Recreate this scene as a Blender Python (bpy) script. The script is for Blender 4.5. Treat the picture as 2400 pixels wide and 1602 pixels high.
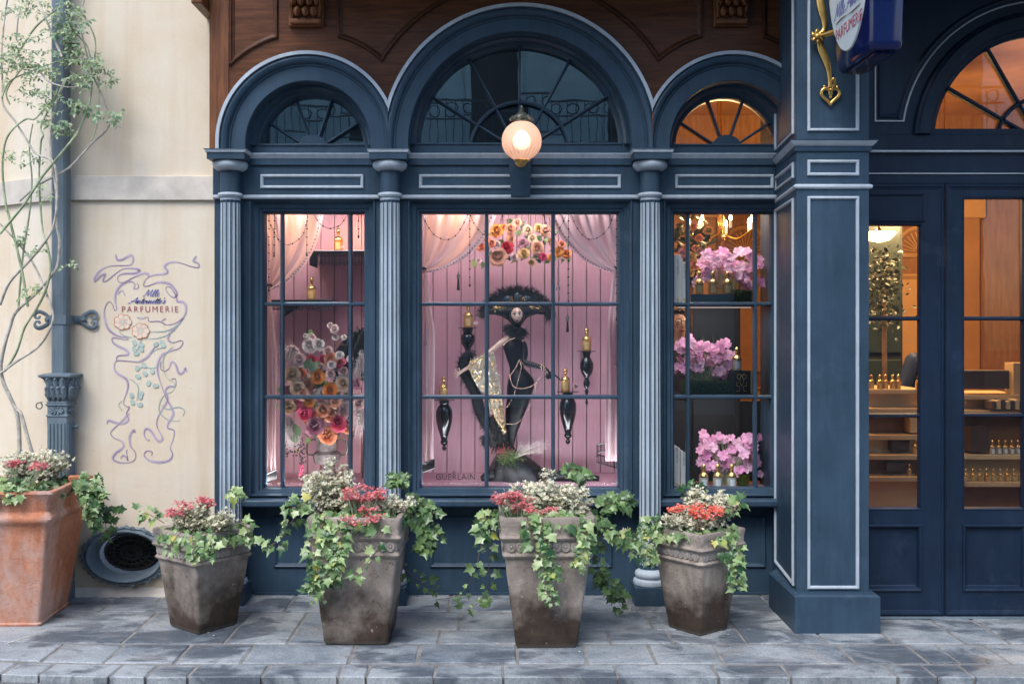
import bpy, bmesh, math, random
from mathutils import Vector, Matrix, Euler, noise
R = math.radians
sc = bpy.context.scene
for o in list(bpy.data.objects): bpy.data.objects.remove(o)
rnd = random.Random(7)

# ------------------------------------------------------------------ camera
FPX, U0, V0, DIST, EYE = 2408.0, 1170.0, 770.0, 6.0, 1.55      # lens in photo pixels, vanishing point, metres
cd = bpy.data.cameras.new('camera'); cam = bpy.data.objects.new('camera', cd)
sc.collection.objects.link(cam); sc.camera = cam
cam.location = (0, -DIST, EYE); cam.rotation_euler = (R(90), 0, 0)
cd.sensor_width = 36; cd.lens = FPX / 2400 * 36
cd.shift_x = (1200 - U0) / 2400; cd.shift_y = -(801 - V0) / 2400
cd.clip_start = 0.05; cd.clip_end = 400

# ------------------------------------------------------------------ sky, sun, exposure
w = bpy.data.worlds.new('World'); sc.world = w; w.use_nodes = True
nt = w.node_tree; nt.nodes.clear()
sky = nt.nodes.new('ShaderNodeTexSky'); sky.sky_type = 'NISHITA'; sky.sun_disc = False
SUN_EL, SUN_AZ = 54, 205
sky.sun_elevation = R(SUN_EL); sky.sun_rotation = R(SUN_AZ)
sky.air_density = 1.0; sky.dust_density = 1.2; sky.ozone_density = 1.0
bg = nt.nodes.new('ShaderNodeBackground'); bg.inputs[1].default_value = 0.15
ow = nt.nodes.new('ShaderNodeOutputWorld')
nt.links.new(sky.outputs[0], bg.inputs[0]); nt.links.new(bg.outputs[0], ow.inputs[0])
sl = bpy.data.lights.new('sun', 'SUN'); sl.energy = 1.6; sl.angle = R(36); sl.color = (1.0, 0.985, 0.965)
so = bpy.data.objects.new('sun', sl); sc.collection.objects.link(so)
sd = Vector((math.sin(R(SUN_AZ)) * math.cos(R(SUN_EL)), math.cos(R(SUN_AZ)) * math.cos(R(SUN_EL)), math.sin(R(SUN_EL))))
so.rotation_euler = (-sd).to_track_quat('-Z', 'Y').to_euler(); so.location = sd * 30
sc.view_settings.view_transform = 'Standard'; sc.view_settings.look = 'None'
sc.view_settings.gamma = 1.0; sc.view_settings.exposure = 0.95; sc.view_settings.use_curve_mapping = False
sc.render.engine = 'CYCLES'
cy = sc.cycles
cy.use_denoising = True; cy.use_adaptive_sampling = True; cy.adaptive_threshold = .025; cy.max_bounces = 5; cy.diffuse_bounces = 2; cy.glossy_bounces = 2; cy.transmission_bounces = 4
cy.transparent_max_bounces = 12; cy.sample_clamp_indirect = 4.0; cy.caustics_reflective = False; cy.caustics_refractive = False

# ------------------------------------------------------------------ helpers
def X(u, y): return (u - U0) / FPX * (DIST + y)
def ZV(v, y): return EYE - (v - V0) / FPX * (DIST + y)
def P(u, v, y): return Vector((X(u, y), y, ZV(v, y)))
OFF = {}
C = sc.collection
def tag(o, label=None, cat=None, group=None, kind=None):
    if label: o['label'] = label
    if cat: o['category'] = cat
    if group: o['group'] = group
    if kind: o['kind'] = kind
    return o
def thing(name, label, cat, loc=(0, 0, 0), group=None, rotz=0.0, kind=None):
    o = bpy.data.objects.new(name, None); C.objects.link(o); o.empty_display_size = 0.05
    o.location = loc; o.rotation_euler = (0, 0, rotz)
    OFF[o.name] = Vector(loc)
    return tag(o, label, cat, group, kind)
def pempty(name, parent):
    o = bpy.data.objects.new(name, None); C.objects.link(o); o.parent = parent
    o.empty_display_size = 0.05; OFF[o.name] = OFF.get(parent.name, Vector()); return o
def catmull(pts, n=6, closed=False):
    pts = [Vector(p) for p in pts]; out = []
    L = len(pts)
    rng = range(L) if closed else range(L - 1)
    for i in rng:
        if closed: p0, p1, p2, p3 = pts[i-1], pts[i], pts[(i+1) % L], pts[(i+2) % L]
        else: p0, p1, p2, p3 = pts[max(i-1, 0)], pts[i], pts[i+1], pts[min(i+2, L-1)]
        for k in range(n):
            t = k / n
            out.append(0.5 * ((2*p1) + (p2-p0)*t + (2*p0-5*p1+4*p2-p3)*t*t + (3*p1-p0-3*p2+p3)*t**3))
    if not closed: out.append(pts[-1])
    return out
class MB:
    def __init__(s): s.v = []; s.f = []; s.m = []
    def add(s, vs, fs, mi=0):
        b = len(s.v); s.v.extend([tuple(p) for p in vs])
        for f in fs: s.f.append(tuple(b + i for i in f)); s.m.append(mi)
        return s
    def box(s, x0, x1, y0, y1, z0, z1, mi=0, M=None):
        vs = [Vector((x, y, z)) for z in (z0, z1) for y in (y0, y1) for x in (x0, x1)]
        if M: vs = [M @ p for p in vs]
        return s.add(vs, [(0, 2, 3, 1), (4, 5, 7, 6), (0, 1, 5, 4), (2, 6, 7, 3), (0, 4, 6, 2), (1, 3, 7, 5)], mi)
    def lathe(s, prof, c=(0, 0, 0), seg=24, mi=0, M=None, rfun=None):
        vs = []; fs = []; n = len(prof)
        for r, z in prof:
            for k in range(seg):
                a = 2 * math.pi * k / seg; rr = r * (rfun(a, z) if rfun else 1)
                p = Vector((rr * math.cos(a), rr * math.sin(a), z))
                vs.append((M @ p if M else p) + Vector(c))
        for i in range(n - 1):
            for k in range(seg):
                k2 = (k + 1) % seg
                fs.append((i*seg+k, i*seg+k2, (i+1)*seg+k2, (i+1)*seg+k))
        if prof[0][0] > 1e-5: fs.append(tuple(reversed(range(seg))))
        if prof[-1][0] > 1e-5: fs.append(tuple(range((n-1)*seg, n*seg)))
        return s.add(vs, fs, mi)
    def tube(s, pts, r, seg=6, mi=0, flat=1.0):
        pts = [Vector(p) for p in pts]; n = len(pts)
        if n < 2: return s
        rr = r if hasattr(r, '__len__') else [r] * n
        vs = []; fs = []; up = Vector((0.13, 0.91, 0.38)).normalized(); prev = None
        for i, p in enumerate(pts):
            d = (pts[min(i+1, n-1)] - pts[max(i-1, 0)])
            d = d.normalized() if d.length > 1e-9 else Vector((0, 0, 1))
            a = (prev if prev else up); a = a - d * a.dot(d)
            if a.length < 1e-4: a = d.orthogonal()
            a.normalize(); b = d.cross(a); prev = a
            for k in range(seg):
                t = 2 * math.pi * k / seg
                vs.append(p + a * math.cos(t) * rr[i] * flat + b * math.sin(t) * rr[i])
        for i in range(n - 1):
            for k in range(seg):
                k2 = (k + 1) % seg; fs.append((i*seg+k, i*seg+k2, (i+1)*seg+k2, (i+1)*seg+k))
        fs.append(tuple(reversed(range(seg)))); fs.append(tuple(range((n-1)*seg, n*seg)))
        return s.add(vs, fs, mi)
    def ball(s, c, r, seg=10, rings=6, mi=0, M=None):
        sx, sy, sz = r if hasattr(r, '__len__') else (r, r, r)
        vs = []; fs = []; c = Vector(c)
        vs.append(Vector((0, 0, -sz)))
        for i in range(1, rings):
            a = -math.pi/2 + math.pi * i / rings
            for k in range(seg):
                t = 2 * math.pi * k / seg
                vs.append(Vector((sx*math.cos(a)*math.cos(t), sy*math.cos(a)*math.sin(t), sz*math.sin(a))))
        vs.append(Vector((0, 0, sz))); last = len(vs) - 1
        for k in range(seg): fs.append((0, 1+(k+1) % seg, 1+k))
        for i in range(rings - 2):
            for k in range(seg):
                k2 = (k+1) % seg; fs.append((1+i*seg+k, 1+i*seg+k2, 1+(i+1)*seg+k2, 1+(i+1)*seg+k))
        o = 1 + (rings-2)*seg
        for k in range(seg): fs.append((o+k, o+(k+1) % seg, last))
        vs = [(M @ p if M else p) + c for p in vs]
        return s.add(vs, fs, mi)
    def loops(s, loops, closed=True, mi=0, mis=None, capend=False):
        n = len(loops[0]); vs = [p for l in loops for p in l]
        b = len(s.v); s.v.extend([tuple(p) for p in vs])
        for i in range(len(loops) - 1):
            for k in range(n if closed else n - 1):
                k2 = (k+1) % n
                s.f.append((b+i*n+k, b+i*n+k2, b+(i+1)*n+k2, b+(i+1)*n+k)); s.m.append(mis[i] if mis else mi)
        if capend:
            s.f.append(tuple(b+(len(loops)-1)*n+k for k in range(n))); s.m.append(mis[-1] if mis else mi)
        return s
    def prism(s, poly, y0, y1, mi=0):
        n = len(poly); vs = [(p[0], y0, p[1]) for p in poly] + [(p[0], y1, p[1]) for p in poly]
        fs = [tuple(range(n)), tuple(reversed(range(n, 2*n)))]
        for k in range(n): k2 = (k+1) % n; fs.append((k2, k, n+k, n+k2))
        return s.add(vs, fs, mi)
    def grid(s, fn, nu, nv, mi=0):
        vs = [fn(i/nu, j/nv) for j in range(nv+1) for i in range(nu+1)]
        fs = [(j*(nu+1)+i, j*(nu+1)+i+1, (j+1)*(nu+1)+i+1, (j+1)*(nu+1)+i) for j in range(nv) for i in range(nu)]
        return s.add(vs, fs, mi)
    def mesh(s, name, mats, off=Vector(), smooth=None, recalc=True):
        me = bpy.data.meshes.new(name)
        me.from_pydata([tuple(Vector(p) - off) for p in s.v], [], s.f)
        for m in (mats if isinstance(mats, (list, tuple)) else [mats]): me.materials.append(m)
        if any(s.m): me.polygons.foreach_set('material_index', s.m)
        if recalc:
            bm = bmesh.new(); bm.from_mesh(me); bmesh.ops.recalc_face_normals(bm, faces=bm.faces); bm.to_mesh(me); bm.free()
        if smooth is not None:
            me.polygons.foreach_set('use_smooth', [True] * len(me.polygons))
            me.set_sharp_from_angle(angle=R(smooth))
        me.update(); return me
    def build(s, name, mats, parent=None, smooth=None, local=False, bevel=0, label=None, kind=None, recalc=True):
        off = Vector() if (local or parent is None) else OFF.get(parent.name, Vector())
        o = bpy.data.objects.new(name, s.mesh(name, mats, off, smooth, recalc)); C.objects.link(o)
        if parent is not None: o.parent = parent
        OFF[o.name] = off.copy()
        if bevel:
            b = o.modifiers.new('edge', 'BEVEL'); b.width = bevel; b.segments = 2; b.limit_method = 'ANGLE'; b.angle_limit = R(40)
        if label: o['label'] = label
        if kind: o['kind'] = kind
        return o
def inst(name, me, parent, loc, rot=None, scale=1.0, label=None):
    o = bpy.data.objects.new(name, me); C.objects.link(o); o.parent = parent
    if rot is not None:
        if isinstance(rot, Matrix): o.rotation_euler = rot.to_euler()
        else: o.rotation_euler = rot
    o.location = Vector(loc)
    o.scale = (scale,)*3 if not hasattr(scale, '__len__') else scale
    if label: o['label'] = label
    return o
def offset_poly(pts, d):
    n = len(pts); out = []
    for i in range(n):
        p0, p1, p2 = Vector(pts[i-1]), Vector(pts[i]), Vector(pts[(i+1) % n])
        e1 = (p1-p0).normalized(); e2 = (p2-p1).normalized()
        n1 = Vector((-e1.y, e1.x)); n2 = Vector((-e2.y, e2.x))
        m = n1 + n2
        q = m / max(m.dot(n1), 0.25) if m.length > 1e-6 else n1
        out.append(p1 + q * d)
    return out
def ccw(pts):
    a = sum(pts[i-1][0]*pts[i][1] - pts[i][0]*pts[i-1][1] for i in range(len(pts)))
    return list(pts) if a > 0 else list(reversed(pts))
def poly_mould(mb, pts, prof, y, mis=None, cap=False, frame=None):
    """sweeps prof [(inset, dy)] along a closed outline in the x-z plane (or a frame (origin, axis, normal))"""
    pts = ccw([Vector(p) for p in pts]); loops = []
    for ins, dy in prof:
        q = offset_poly(pts, ins)
        if frame:
            O, A, N = frame; loops.append([O + A * p.x + Vector((0, 0, p.y)) + N * dy for p in q])
        else: loops.append([Vector((p.x, y - dy, p.y)) for p in q])
    mb.loops(loops, True, 0, mis, cap)
def rect(x0, x1, z0, z1): return [(x0, z0), (x1, z0), (x1, z1), (x0, z1)]
def arcp(cx, cz, r, a0, a1, n): return [(cx + r*math.cos(R(a0+(a1-a0)*i/n)), cz + r*math.sin(R(a0+(a1-a0)*i/n))) for i in range(n+1)]
# ------------------------------------------------------------------ materials
def nodes_of(name):
    m = bpy.data.materials.new(name); m.use_nodes = True; t = m.node_tree; b = t.nodes['Principled BSDF']; return m, t, b
def N(t, kind, **kw):
    n = t.nodes.new(kind)
    for k, v in kw.items():
        if k.startswith('i_'):
            key = k[2:]; key = int(key) if key.isdigit() else key.replace('_', ' ')
            n.inputs[key].default_value = v
        else: setattr(n, k, v)
    return n
def rgb(c): return (c[0], c[1], c[2], 1)
def ramp(t, fac, stops):
    r = t.nodes.new('ShaderNodeValToRGB'); e = r.color_ramp.elements
    while len(e) > 1: e.remove(e[-1])
    e[0].position, e[0].color = stops[0][0], rgb(stops[0][1])
    for p, c in stops[1:]:
        q = e.new(p); q.color = rgb(c)
    t.links.new(fac, r.inputs[0]); return r.outputs[0]
def noisef(t, scale, detail=4, rough=.55, stretch=None, coord='Object', seed=None):
    tc = N(t, 'ShaderNodeTexCoord'); src = tc.outputs[coord]
    mp = N(t, 'ShaderNodeMapping'); t.links.new(src, mp.inputs[0])
    if stretch: mp.inputs['Scale'].default_value = stretch
    if seed:
        oi = N(t, 'ShaderNodeObjectInfo'); mm = N(t, 'ShaderNodeMath', operation='MULTIPLY', i_1=seed)
        t.links.new(oi.outputs['Random'], mm.inputs[0]); cx = N(t, 'ShaderNodeCombineXYZ')
        t.links.new(mm.outputs[0], cx.inputs[0]); t.links.new(mm.outputs[0], cx.inputs[2]); t.links.new(cx.outputs[0], mp.inputs['Location'])
    n = N(t, 'ShaderNodeTexNoise'); n.inputs['Scale'].default_value = scale; n.inputs['Detail'].default_value = detail; n.inputs['Roughness'].default_value = rough
    t.links.new(mp.outputs[0], n.inputs['Vector']); return n.outputs[0]
def mixc(t, fac, a, b, mode='MIX'):
    m = N(t, 'ShaderNodeMix', data_type='RGBA', blend_type=mode)
    for s, v in ((0, fac), (6, a), (7, b)):
        if hasattr(v, 'is_linked') or hasattr(v, 'links'): t.links.new(v, m.inputs[s])
        else: m.inputs[s].default_value = v if s == 0 else rgb(v)
    return m.outputs[2]
def bumpit(t, b, h, strength=.3, dist=.01):
    n = N(t, 'ShaderNodeBump'); n.inputs['Strength'].default_value = strength; n.inputs['Distance'].default_value = dist
    t.links.new(h, n.inputs['Height']); t.links.new(n.outputs[0], b.inputs['Normal'])
def pm(name, col, rough=.5, metal=0., var=.15, scale=6., bump=0., bscale=60., stretch=None, spec=None, seed=None, coat=0, sheen=0, rvar=0):
    m, t, b = nodes_of(name)
    c2 = tuple(max(0, x*(1-var)) for x in col); c3 = tuple(min(1, x*(1+var)) for x in col)
    f = noisef(t, scale, 5, .6, stretch, seed=seed)
    t.links.new(ramp(t, f, [(.3, c2), (.7, c3)]), b.inputs['Base Color'])
    b.inputs['Roughness'].default_value = rough; b.inputs['Metallic'].default_value = metal
    if spec is not None: b.inputs['Specular IOR Level'].default_value = spec
    if coat: b.inputs['Coat Weight'].default_value = coat; b.inputs['Coat Roughness'].default_value = .1
    if sheen: b.inputs['Sheen Weight'].default_value = sheen; b.inputs['Sheen Roughness'].default_value = .4
    if rvar:
        mr = N(t, 'ShaderNodeMapRange'); mr.inputs[3].default_value = rough - rvar; mr.inputs[4].default_value = rough + rvar
        t.links.new(noisef(t, scale*1.7, 4), mr.inputs[0]); t.links.new(mr.outputs[0], b.inputs['Roughness'])
    if bump: bumpit(t, b, noisef(t, bscale, 4, .6, stretch), bump, .004)
    return m
def emit(name, col, strength):
    m, t, b = nodes_of(name); b.inputs['Base Color'].default_value = rgb(col)
    b.inputs['Emission Color'].default_value = rgb(col); b.inputs['Emission Strength'].default_value = strength; return m
def painted(name, col, wear=(0.3, .33, .37), rough=.42, var=.24, wearamt=.68):
    """brushed oil paint: slow tone drift, faint vertical brush marks, dust in patches and small chips"""
    m, t, b = nodes_of(name)
    c2 = tuple(x*(1-var) for x in col); c3 = tuple(x*(1+var) for x in col)
    base = ramp(t, noisef(t, 2.2, 6, .65), [(.3, c2), (.7, c3)])
    dust = ramp(t, noisef(t, 9, 8, .7, (1, 1, .35)), [(.5, (0, 0, 0)), (.8, (.22, .22, .22))])
    base = mixc(t, dust, base, tuple(min(1, x*1.9+.03) for x in col))
    strk = ramp(t, noisef(t, 6, 7, .7, (5, 5, .35)), [(.35, (.90, .90, .90)), (.65, (1.08, 1.08, 1.08))]); base = mixc(t, 1., base, strk, 'MULTIPLY')
    scuff = ramp(t, noisef(t, 3.2, 9, .74), [(.58, (0, 0, 0)), (.70, (.30, .30, .30))]); base = mixc(t, scuff, base, tuple(min(1, x*1.5+.05) for x in col))
    chip = ramp(t, noisef(t, 38, 6, .66), [(wearamt+.05, (0, 0, 0)), (wearamt+.09, (.55, .55, .55))])
    base = mixc(t, chip, base, wear)
    t.links.new(base, b.inputs['Base Color'])
    mr = N(t, 'ShaderNodeMapRange'); mr.inputs[3].default_value = rough-.1; mr.inputs[4].default_value = rough+.14
    t.links.new(noisef(t, 7, 5), mr.inputs[0]); t.links.new(mr.outputs[0], b.inputs['Roughness'])
    bumpit(t, b, noisef(t, 90, 3, .6, (1, 1, .12)), .10, .003); b.inputs['Specular IOR Level'].default_value = .22
    return m
def glassy(name, tint=(.93, .96, .97), ior=1.5, boost=1.0, rough=0.0):
    m, t, b = nodes_of(name); out = t.nodes['Material Output']; t.nodes.remove(b)
    tr = N(t, 'ShaderNodeBsdfTransparent'); tr.inputs[0].default_value = rgb(tint)
    gl = N(t, 'ShaderNodeBsdfGlossy'); gl.inputs['Roughness'].default_value = rough; gl.inputs[0].default_value = (.9, .95, 1, 1)
    fr = N(t, 'ShaderNodeFresnel'); fr.inputs[0].default_value = ior
    mu = N(t, 'ShaderNodeMath', operation='MULTIPLY'); mu.inputs[1].default_value = boost; mu.use_clamp = True
    t.links.new(fr.outputs[0], mu.inputs[0])
    bn = N(t, 'ShaderNodeBump'); bn.inputs['Strength'].default_value = .02; bn.inputs['Distance'].default_value = .02
    t.links.new(noisef(t, 3.0, 2), bn.inputs['Height']); t.links.new(bn.outputs[0], gl.inputs['Normal'])
    mx = N(t, 'ShaderNodeMixShader'); t.links.new(mu.outputs[0], mx.inputs[0]); t.links.new(tr.outputs[0], mx.inputs[1]); t.links.new(gl.outputs[0], mx.inputs[2])
    t.links.new(mx.outputs[0], out.inputs[0]); return m
def wood(name, c1, c2, stretch=(14, 14, 1.2), rough=.38, bump=.15):
    m, t, b = nodes_of(name)
    f = noisef(t, 3.0, 9, .68, stretch); g = noisef(t, 1.3, 3)
    col = ramp(t, f, [(.28, c1), (.5, tuple((a+q)/2 for a, q in zip(c1, c2))), (.72, c2)])
    col = mixc(t, .6, col, ramp(t, g, [(.3, (.6, .6, .6)), (.7, (1.15, 1.1, 1.05))]), 'MULTIPLY')
    t.links.new(col, b.inputs['Base Color']); b.inputs['Roughness'].default_value = rough; b.inputs['Specular IOR Level'].default_value = .25
    bumpit(t, b, f, bump, .004); return m
def sheer(name, col, alpha=.2):
    m, t, b = nodes_of(name); out = t.nodes['Material Output']
    b.inputs['Base Color'].default_value = rgb(col); b.inputs['Roughness'].default_value = .38; b.inputs['Sheen Weight'].default_value = .5
    tl = N(t, 'ShaderNodeBsdfTranslucent'); tl.inputs[0].default_value = rgb(col)
    tr = N(t, 'ShaderNodeBsdfTransparent'); tr.inputs[0].default_value = rgb(tuple(min(1, c*1.1) for c in col))
    a = N(t, 'ShaderNodeMixShader', i_0=.45); q = N(t, 'ShaderNodeMixShader', i_0=alpha)
    t.links.new(b.outputs[0], a.inputs[1]); t.links.new(tl.outputs[0], a.inputs[2])
    t.links.new(a.outputs[0], q.inputs[1]); t.links.new(tr.outputs[0], q.inputs[2]); t.links.new(q.outputs[0], out.inputs[0])
    bumpit(t, b, noisef(t, 25, 3), .1, .005)
    return m
def leafmat(name, c1, c2, edge=None, rough=.45):
    m, t, b = nodes_of(name)
    oi = N(t, 'ShaderNodeObjectInfo'); mid = tuple((a*.62+q*.38) for a, q in zip(c1, c2)); col = ramp(t, oi.outputs['Random'], [(0, c1), (.45, mid), (.9, c2), (1, tuple(min(1, x*k) for x, k in zip(c2, (1.45, 1.1, .6))))])
    geo = N(t, 'ShaderNodeNewGeometry'); rp = ramp(t, geo.outputs['Random Per Island'], [(0, (.42, .48, .48)), (.6, (.95, .95, .95)), (1, (1.5, 1.4, 1.2))])
    col = mixc(t, 1.0, col, rp, 'MULTIPLY')
    if edge:
        col = mixc(t, ramp(t, noisef(t, 40 if edge[3] else 1.6, 3), [(.5, (0, 0, 0)), (.62, (1, 1, 1))]), col, edge[:3])
    t.links.new(col, b.inputs['Base Color']); b.inputs['Roughness'].default_value = rough
    b.inputs['Subsurface Weight'].default_value = 0.0
    out = t.nodes['Material Output']; tl = N(t, 'ShaderNodeBsdfTranslucent'); t.links.new(col, tl.inputs[0])
    mx = N(t, 'ShaderNodeMixShader', i_0=.22); t.links.new(b.outputs[0], mx.inputs[1]); t.links.new(tl.outputs[0], mx.inputs[2]); t.links.new(mx.outputs[0], out.inputs[0])
    return m
M = {}
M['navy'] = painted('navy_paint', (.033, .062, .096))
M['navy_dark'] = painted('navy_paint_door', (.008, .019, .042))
M['trim'] = painted('pale_trim_paint', (.40, .455, .51), (.14, .16, .19), var=.16, wearamt=.60)
M['wood'] = wood('oak_stain', (.075, .026, .012), (.26, .105, .045), (16, 16, 1.4))
M['wood_h'] = wood('oak_stain_across', (.045, .015, .007), (.17, .062, .024), (1.4, 16, 16))
M['wood_panel'] = wood('oak_stain_field', (.034, .013, .008), (.11, .040, .018), (1.6, 14, 14))
M['gold'] = pm('gilded_metal', (.55, .34, .10), .32, .85, .2, 20, .2, 50)
M['brass'] = pm('brass', (.62, .40, .13), .22, 1.0, .15, 30)
M['bronze'] = pm('aged_bronze', (.16, .16, .13), .45, .7, .35, 40, .3, 90)
M['glass'] = glassy('window_glass', boost=1.1)
M['glass_lunette'] = glassy('lunette_glass', (.75, .85, .9), boost=5.5)
M['glass_door'] = glassy('door_glass', boost=.9)
M['pipe'] = painted('pipe_paint', (.145, .185, .215), (.03, .035, .04), .5, .2, .66)
M['black_gloss'] = pm('black_lacquer', (.006, .006, .007), .2, 0, .2, 10, coat=.25)
M['black'] = pm('black_matt', (.012, .012, .013), .6, 0, .3, 20)
M['velvet'] = pm('black_satin', (.0045, .0045, .007), .42, 0, .3, 9, .6, 14, (1, 1, .25), sheen=.08, spec=.35)
M['feather'] = pm('black_feather', (.006, .006, .007), .55, 0, .5, 30)
M['whitefeather'] = pm('pale_feather', (.62, .55, .55), .6, 0, .2, 30)
M['skin'] = pm('porcelain_skin', (.56, .39, .32), .38, 0, .06, 14)
M['pink'] = wood('pink_plank', (.54, .30, .36), (.66, .40, .47), (20, 20, 1.5), .55, .08)
M['pinkplain'] = pm('pink_paint', (.60, .35, .42), .55, 0, .1, 5)
M['sheer'] = sheer('sheer_pink', (.86, .67, .685), .06)
M['crystal'] = glassy('crystal', (.95, .93, .93), boost=4.0)
M['interior'] = pm('warm_interior', (.36, .17, .06), .5, 0, .25, 3)
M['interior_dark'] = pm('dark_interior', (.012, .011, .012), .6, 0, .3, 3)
M['interior_wood'] = wood('interior_wood', (.22, .10, .035), (.40, .20, .08), (10, 10, 1.2))
M['soil'] = pm('soil', (.03, .02, .013), .9, 0, .5, 60, .8, 90)
M['white_card'] = pm('white_card', (.66, .66, .66), .5, 0, .04, 8)
M['ink'] = pm('grey_ink', (.12, .13, .15), .6, 0, .1, 8)
M['stem'] = pm('vine_stem', (.47, .43, .37), .7, 0, .35, 30, .4, 120)
M['stem_green'] = pm('vine_stem_green', (.33, .39, .23), .6, 0, .35, 20, .3, 120)
M['stem_brown'] = pm('brown_stem', (.20, .12, .07), .7, 0, .3, 30)
# plaster
def plaster():
    m, t, b = nodes_of('cream_plaster')
    base = ramp(t, noisef(t, 1.6, 7, .62), [(.3, (.67, .53, .375)), (.5, (.715, .61, .47)), (.72, (.745, .675, .56))])
    drip = ramp(t, noisef(t, 2.2, 6, .6, (2.6, 2.6, .22)), [(.48, (0, 0, 0)), (.75, (.75, .75, .75))])
    base = mixc(t, drip, base, (.60, .43, .27))
    pale = ramp(t, noisef(t, .9, 4), [(.5, (0, 0, 0)), (.72, (.5, .5, .5))]); base = mixc(t, pale, base, (.755, .735, .70))
    pit = ramp(t, noisef(t, 21, 8, .72), [(.66, (0, 0, 0)), (.70, (.6, .6, .6))]); base = mixc(t, pit, base, (.33, .24, .16))
    # rising damp near the pavement: a stain with the wall's own height
    tc = N(t, 'ShaderNodeTexCoord'); sp = N(t, 'ShaderNodeSeparateXYZ'); t.links.new(tc.outputs['Object'], sp.inputs[0])
    ad = N(t, 'ShaderNodeMath', operation='MULTIPLY_ADD', i_1=.5); t.links.new(noisef(t, 5, 5), ad.inputs[0]); t.links.new(sp.outputs[2], ad.inputs[2])
    st = ramp(t, ad.outputs[0], [(.26, (.8, .8, .8)), (.5, (0, 0, 0))]); base = mixc(t, st, base, (.46, .36, .25))
    t.links.new(base, b.inputs['Base Color']); b.inputs['Roughness'].default_value = .85
    bumpit(t, b, noisef(t, 22, 8, .7), .35, .006)
    return m
M['plaster'] = plaster()
M['band'] = pm('band_plaster', (.60, .54, .47), .85, 0, .22, 5, .35, 40)
def slate():
    m, t, b = nodes_of('slate_flag')
    def wn(scale, detail, rough, stretch=None):
        g = N(t, 'ShaderNodeNewGeometry'); mp = N(t, 'ShaderNodeMapping'); t.links.new(g.outputs['Position'], mp.inputs[0])
        if stretch: mp.inputs['Scale'].default_value = stretch
        n = N(t, 'ShaderNodeTexNoise'); n.inputs['Scale'].default_value = scale; n.inputs['Detail'].default_value = detail; n.inputs['Roughness'].default_value = rough
        n.inputs['Distortion'].default_value = .6
        t.links.new(mp.outputs[0], n.inputs['Vector']); return n.outputs[0]
    oi = N(t, 'ShaderNodeObjectInfo')
    a = ramp(t, oi.outputs['Random'], [(0, (.16, .19, .22)), (.4, (.22, .25, .275)), (.7, (.27, .295, .31)), (1, (.19, .22, .245))])
    pale = ramp(t, wn(1.9, 9, .68), [(.44, (0, 0, 0)), (.60, (.9, .9, .9))]); base = mixc(t, pale, a, (.38, .40, .415))
    dk = ramp(t, wn(1.5, 9, .66, (1.3, 2, 1)), [(.48, (0, 0, 0)), (.57, (.88, .88, .88))]); base = mixc(t, dk, base, (.075, .092, .115))
    br = ramp(t, wn(3.6, 6, .6), [(.55, (0, 0, 0)), (.72, (.45, .45, .45))]); base = mixc(t, br, base, (.22, .19, .165))
    sm = ramp(t, noisef(t, 6, 8, .7, (1, 3.5, 1), seed=40), [(.5, (0, 0, 0)), (.72, (.6, .6, .6))]); base = mixc(t, sm, base, (.30, .32, .335))
    gr = ramp(t, wn(110, 3, .6), [(.3, (.7, .7, .7)), (.7, (1.25, 1.25, 1.25))]); base = mixc(t, 1., base, gr, 'MULTIPLY')
    t.links.new(base, b.inputs['Base Color'])
    mr = N(t, 'ShaderNodeMapRange'); mr.inputs[1].default_value = .35; mr.inputs[2].default_value = .65; mr.inputs[3].default_value = .75; mr.inputs[4].default_value = .34
    t.links.new(wn(1.5, 9, .66, (1.3, 2, 1)), mr.inputs[0]); t.links.new(mr.outputs[0], b.inputs['Roughness'])
    bumpit(t, b, wn(24, 9, .72), .6, .008); return m
M['slate'] = slate()
M['mortar'] = pm('mortar', (.22, .21, .195), .9, 0, .35, 12, .5, 120)
def asphalt():
    m, t, b = nodes_of('asphalt')
    base = ramp(t, noisef(t, 160, 3, .7), [(.32, (.075, .075, .08)), (.55, (.15, .15, .155)), (.72, (.34, .33, .32))])
    base = mixc(t, 1., base, ramp(t, noisef(t, 1.5, 5), [(.3, (.75, .75, .78)), (.7, (1.2, 1.2, 1.2))]), 'MULTIPLY')
    t.links.new(base, b.inputs['Base Color']); b.inputs['Roughness'].default_value = .75
    bumpit(t, b, noisef(t, 140, 4), .8, .008); return m
M['asphalt'] = asphalt()
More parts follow.
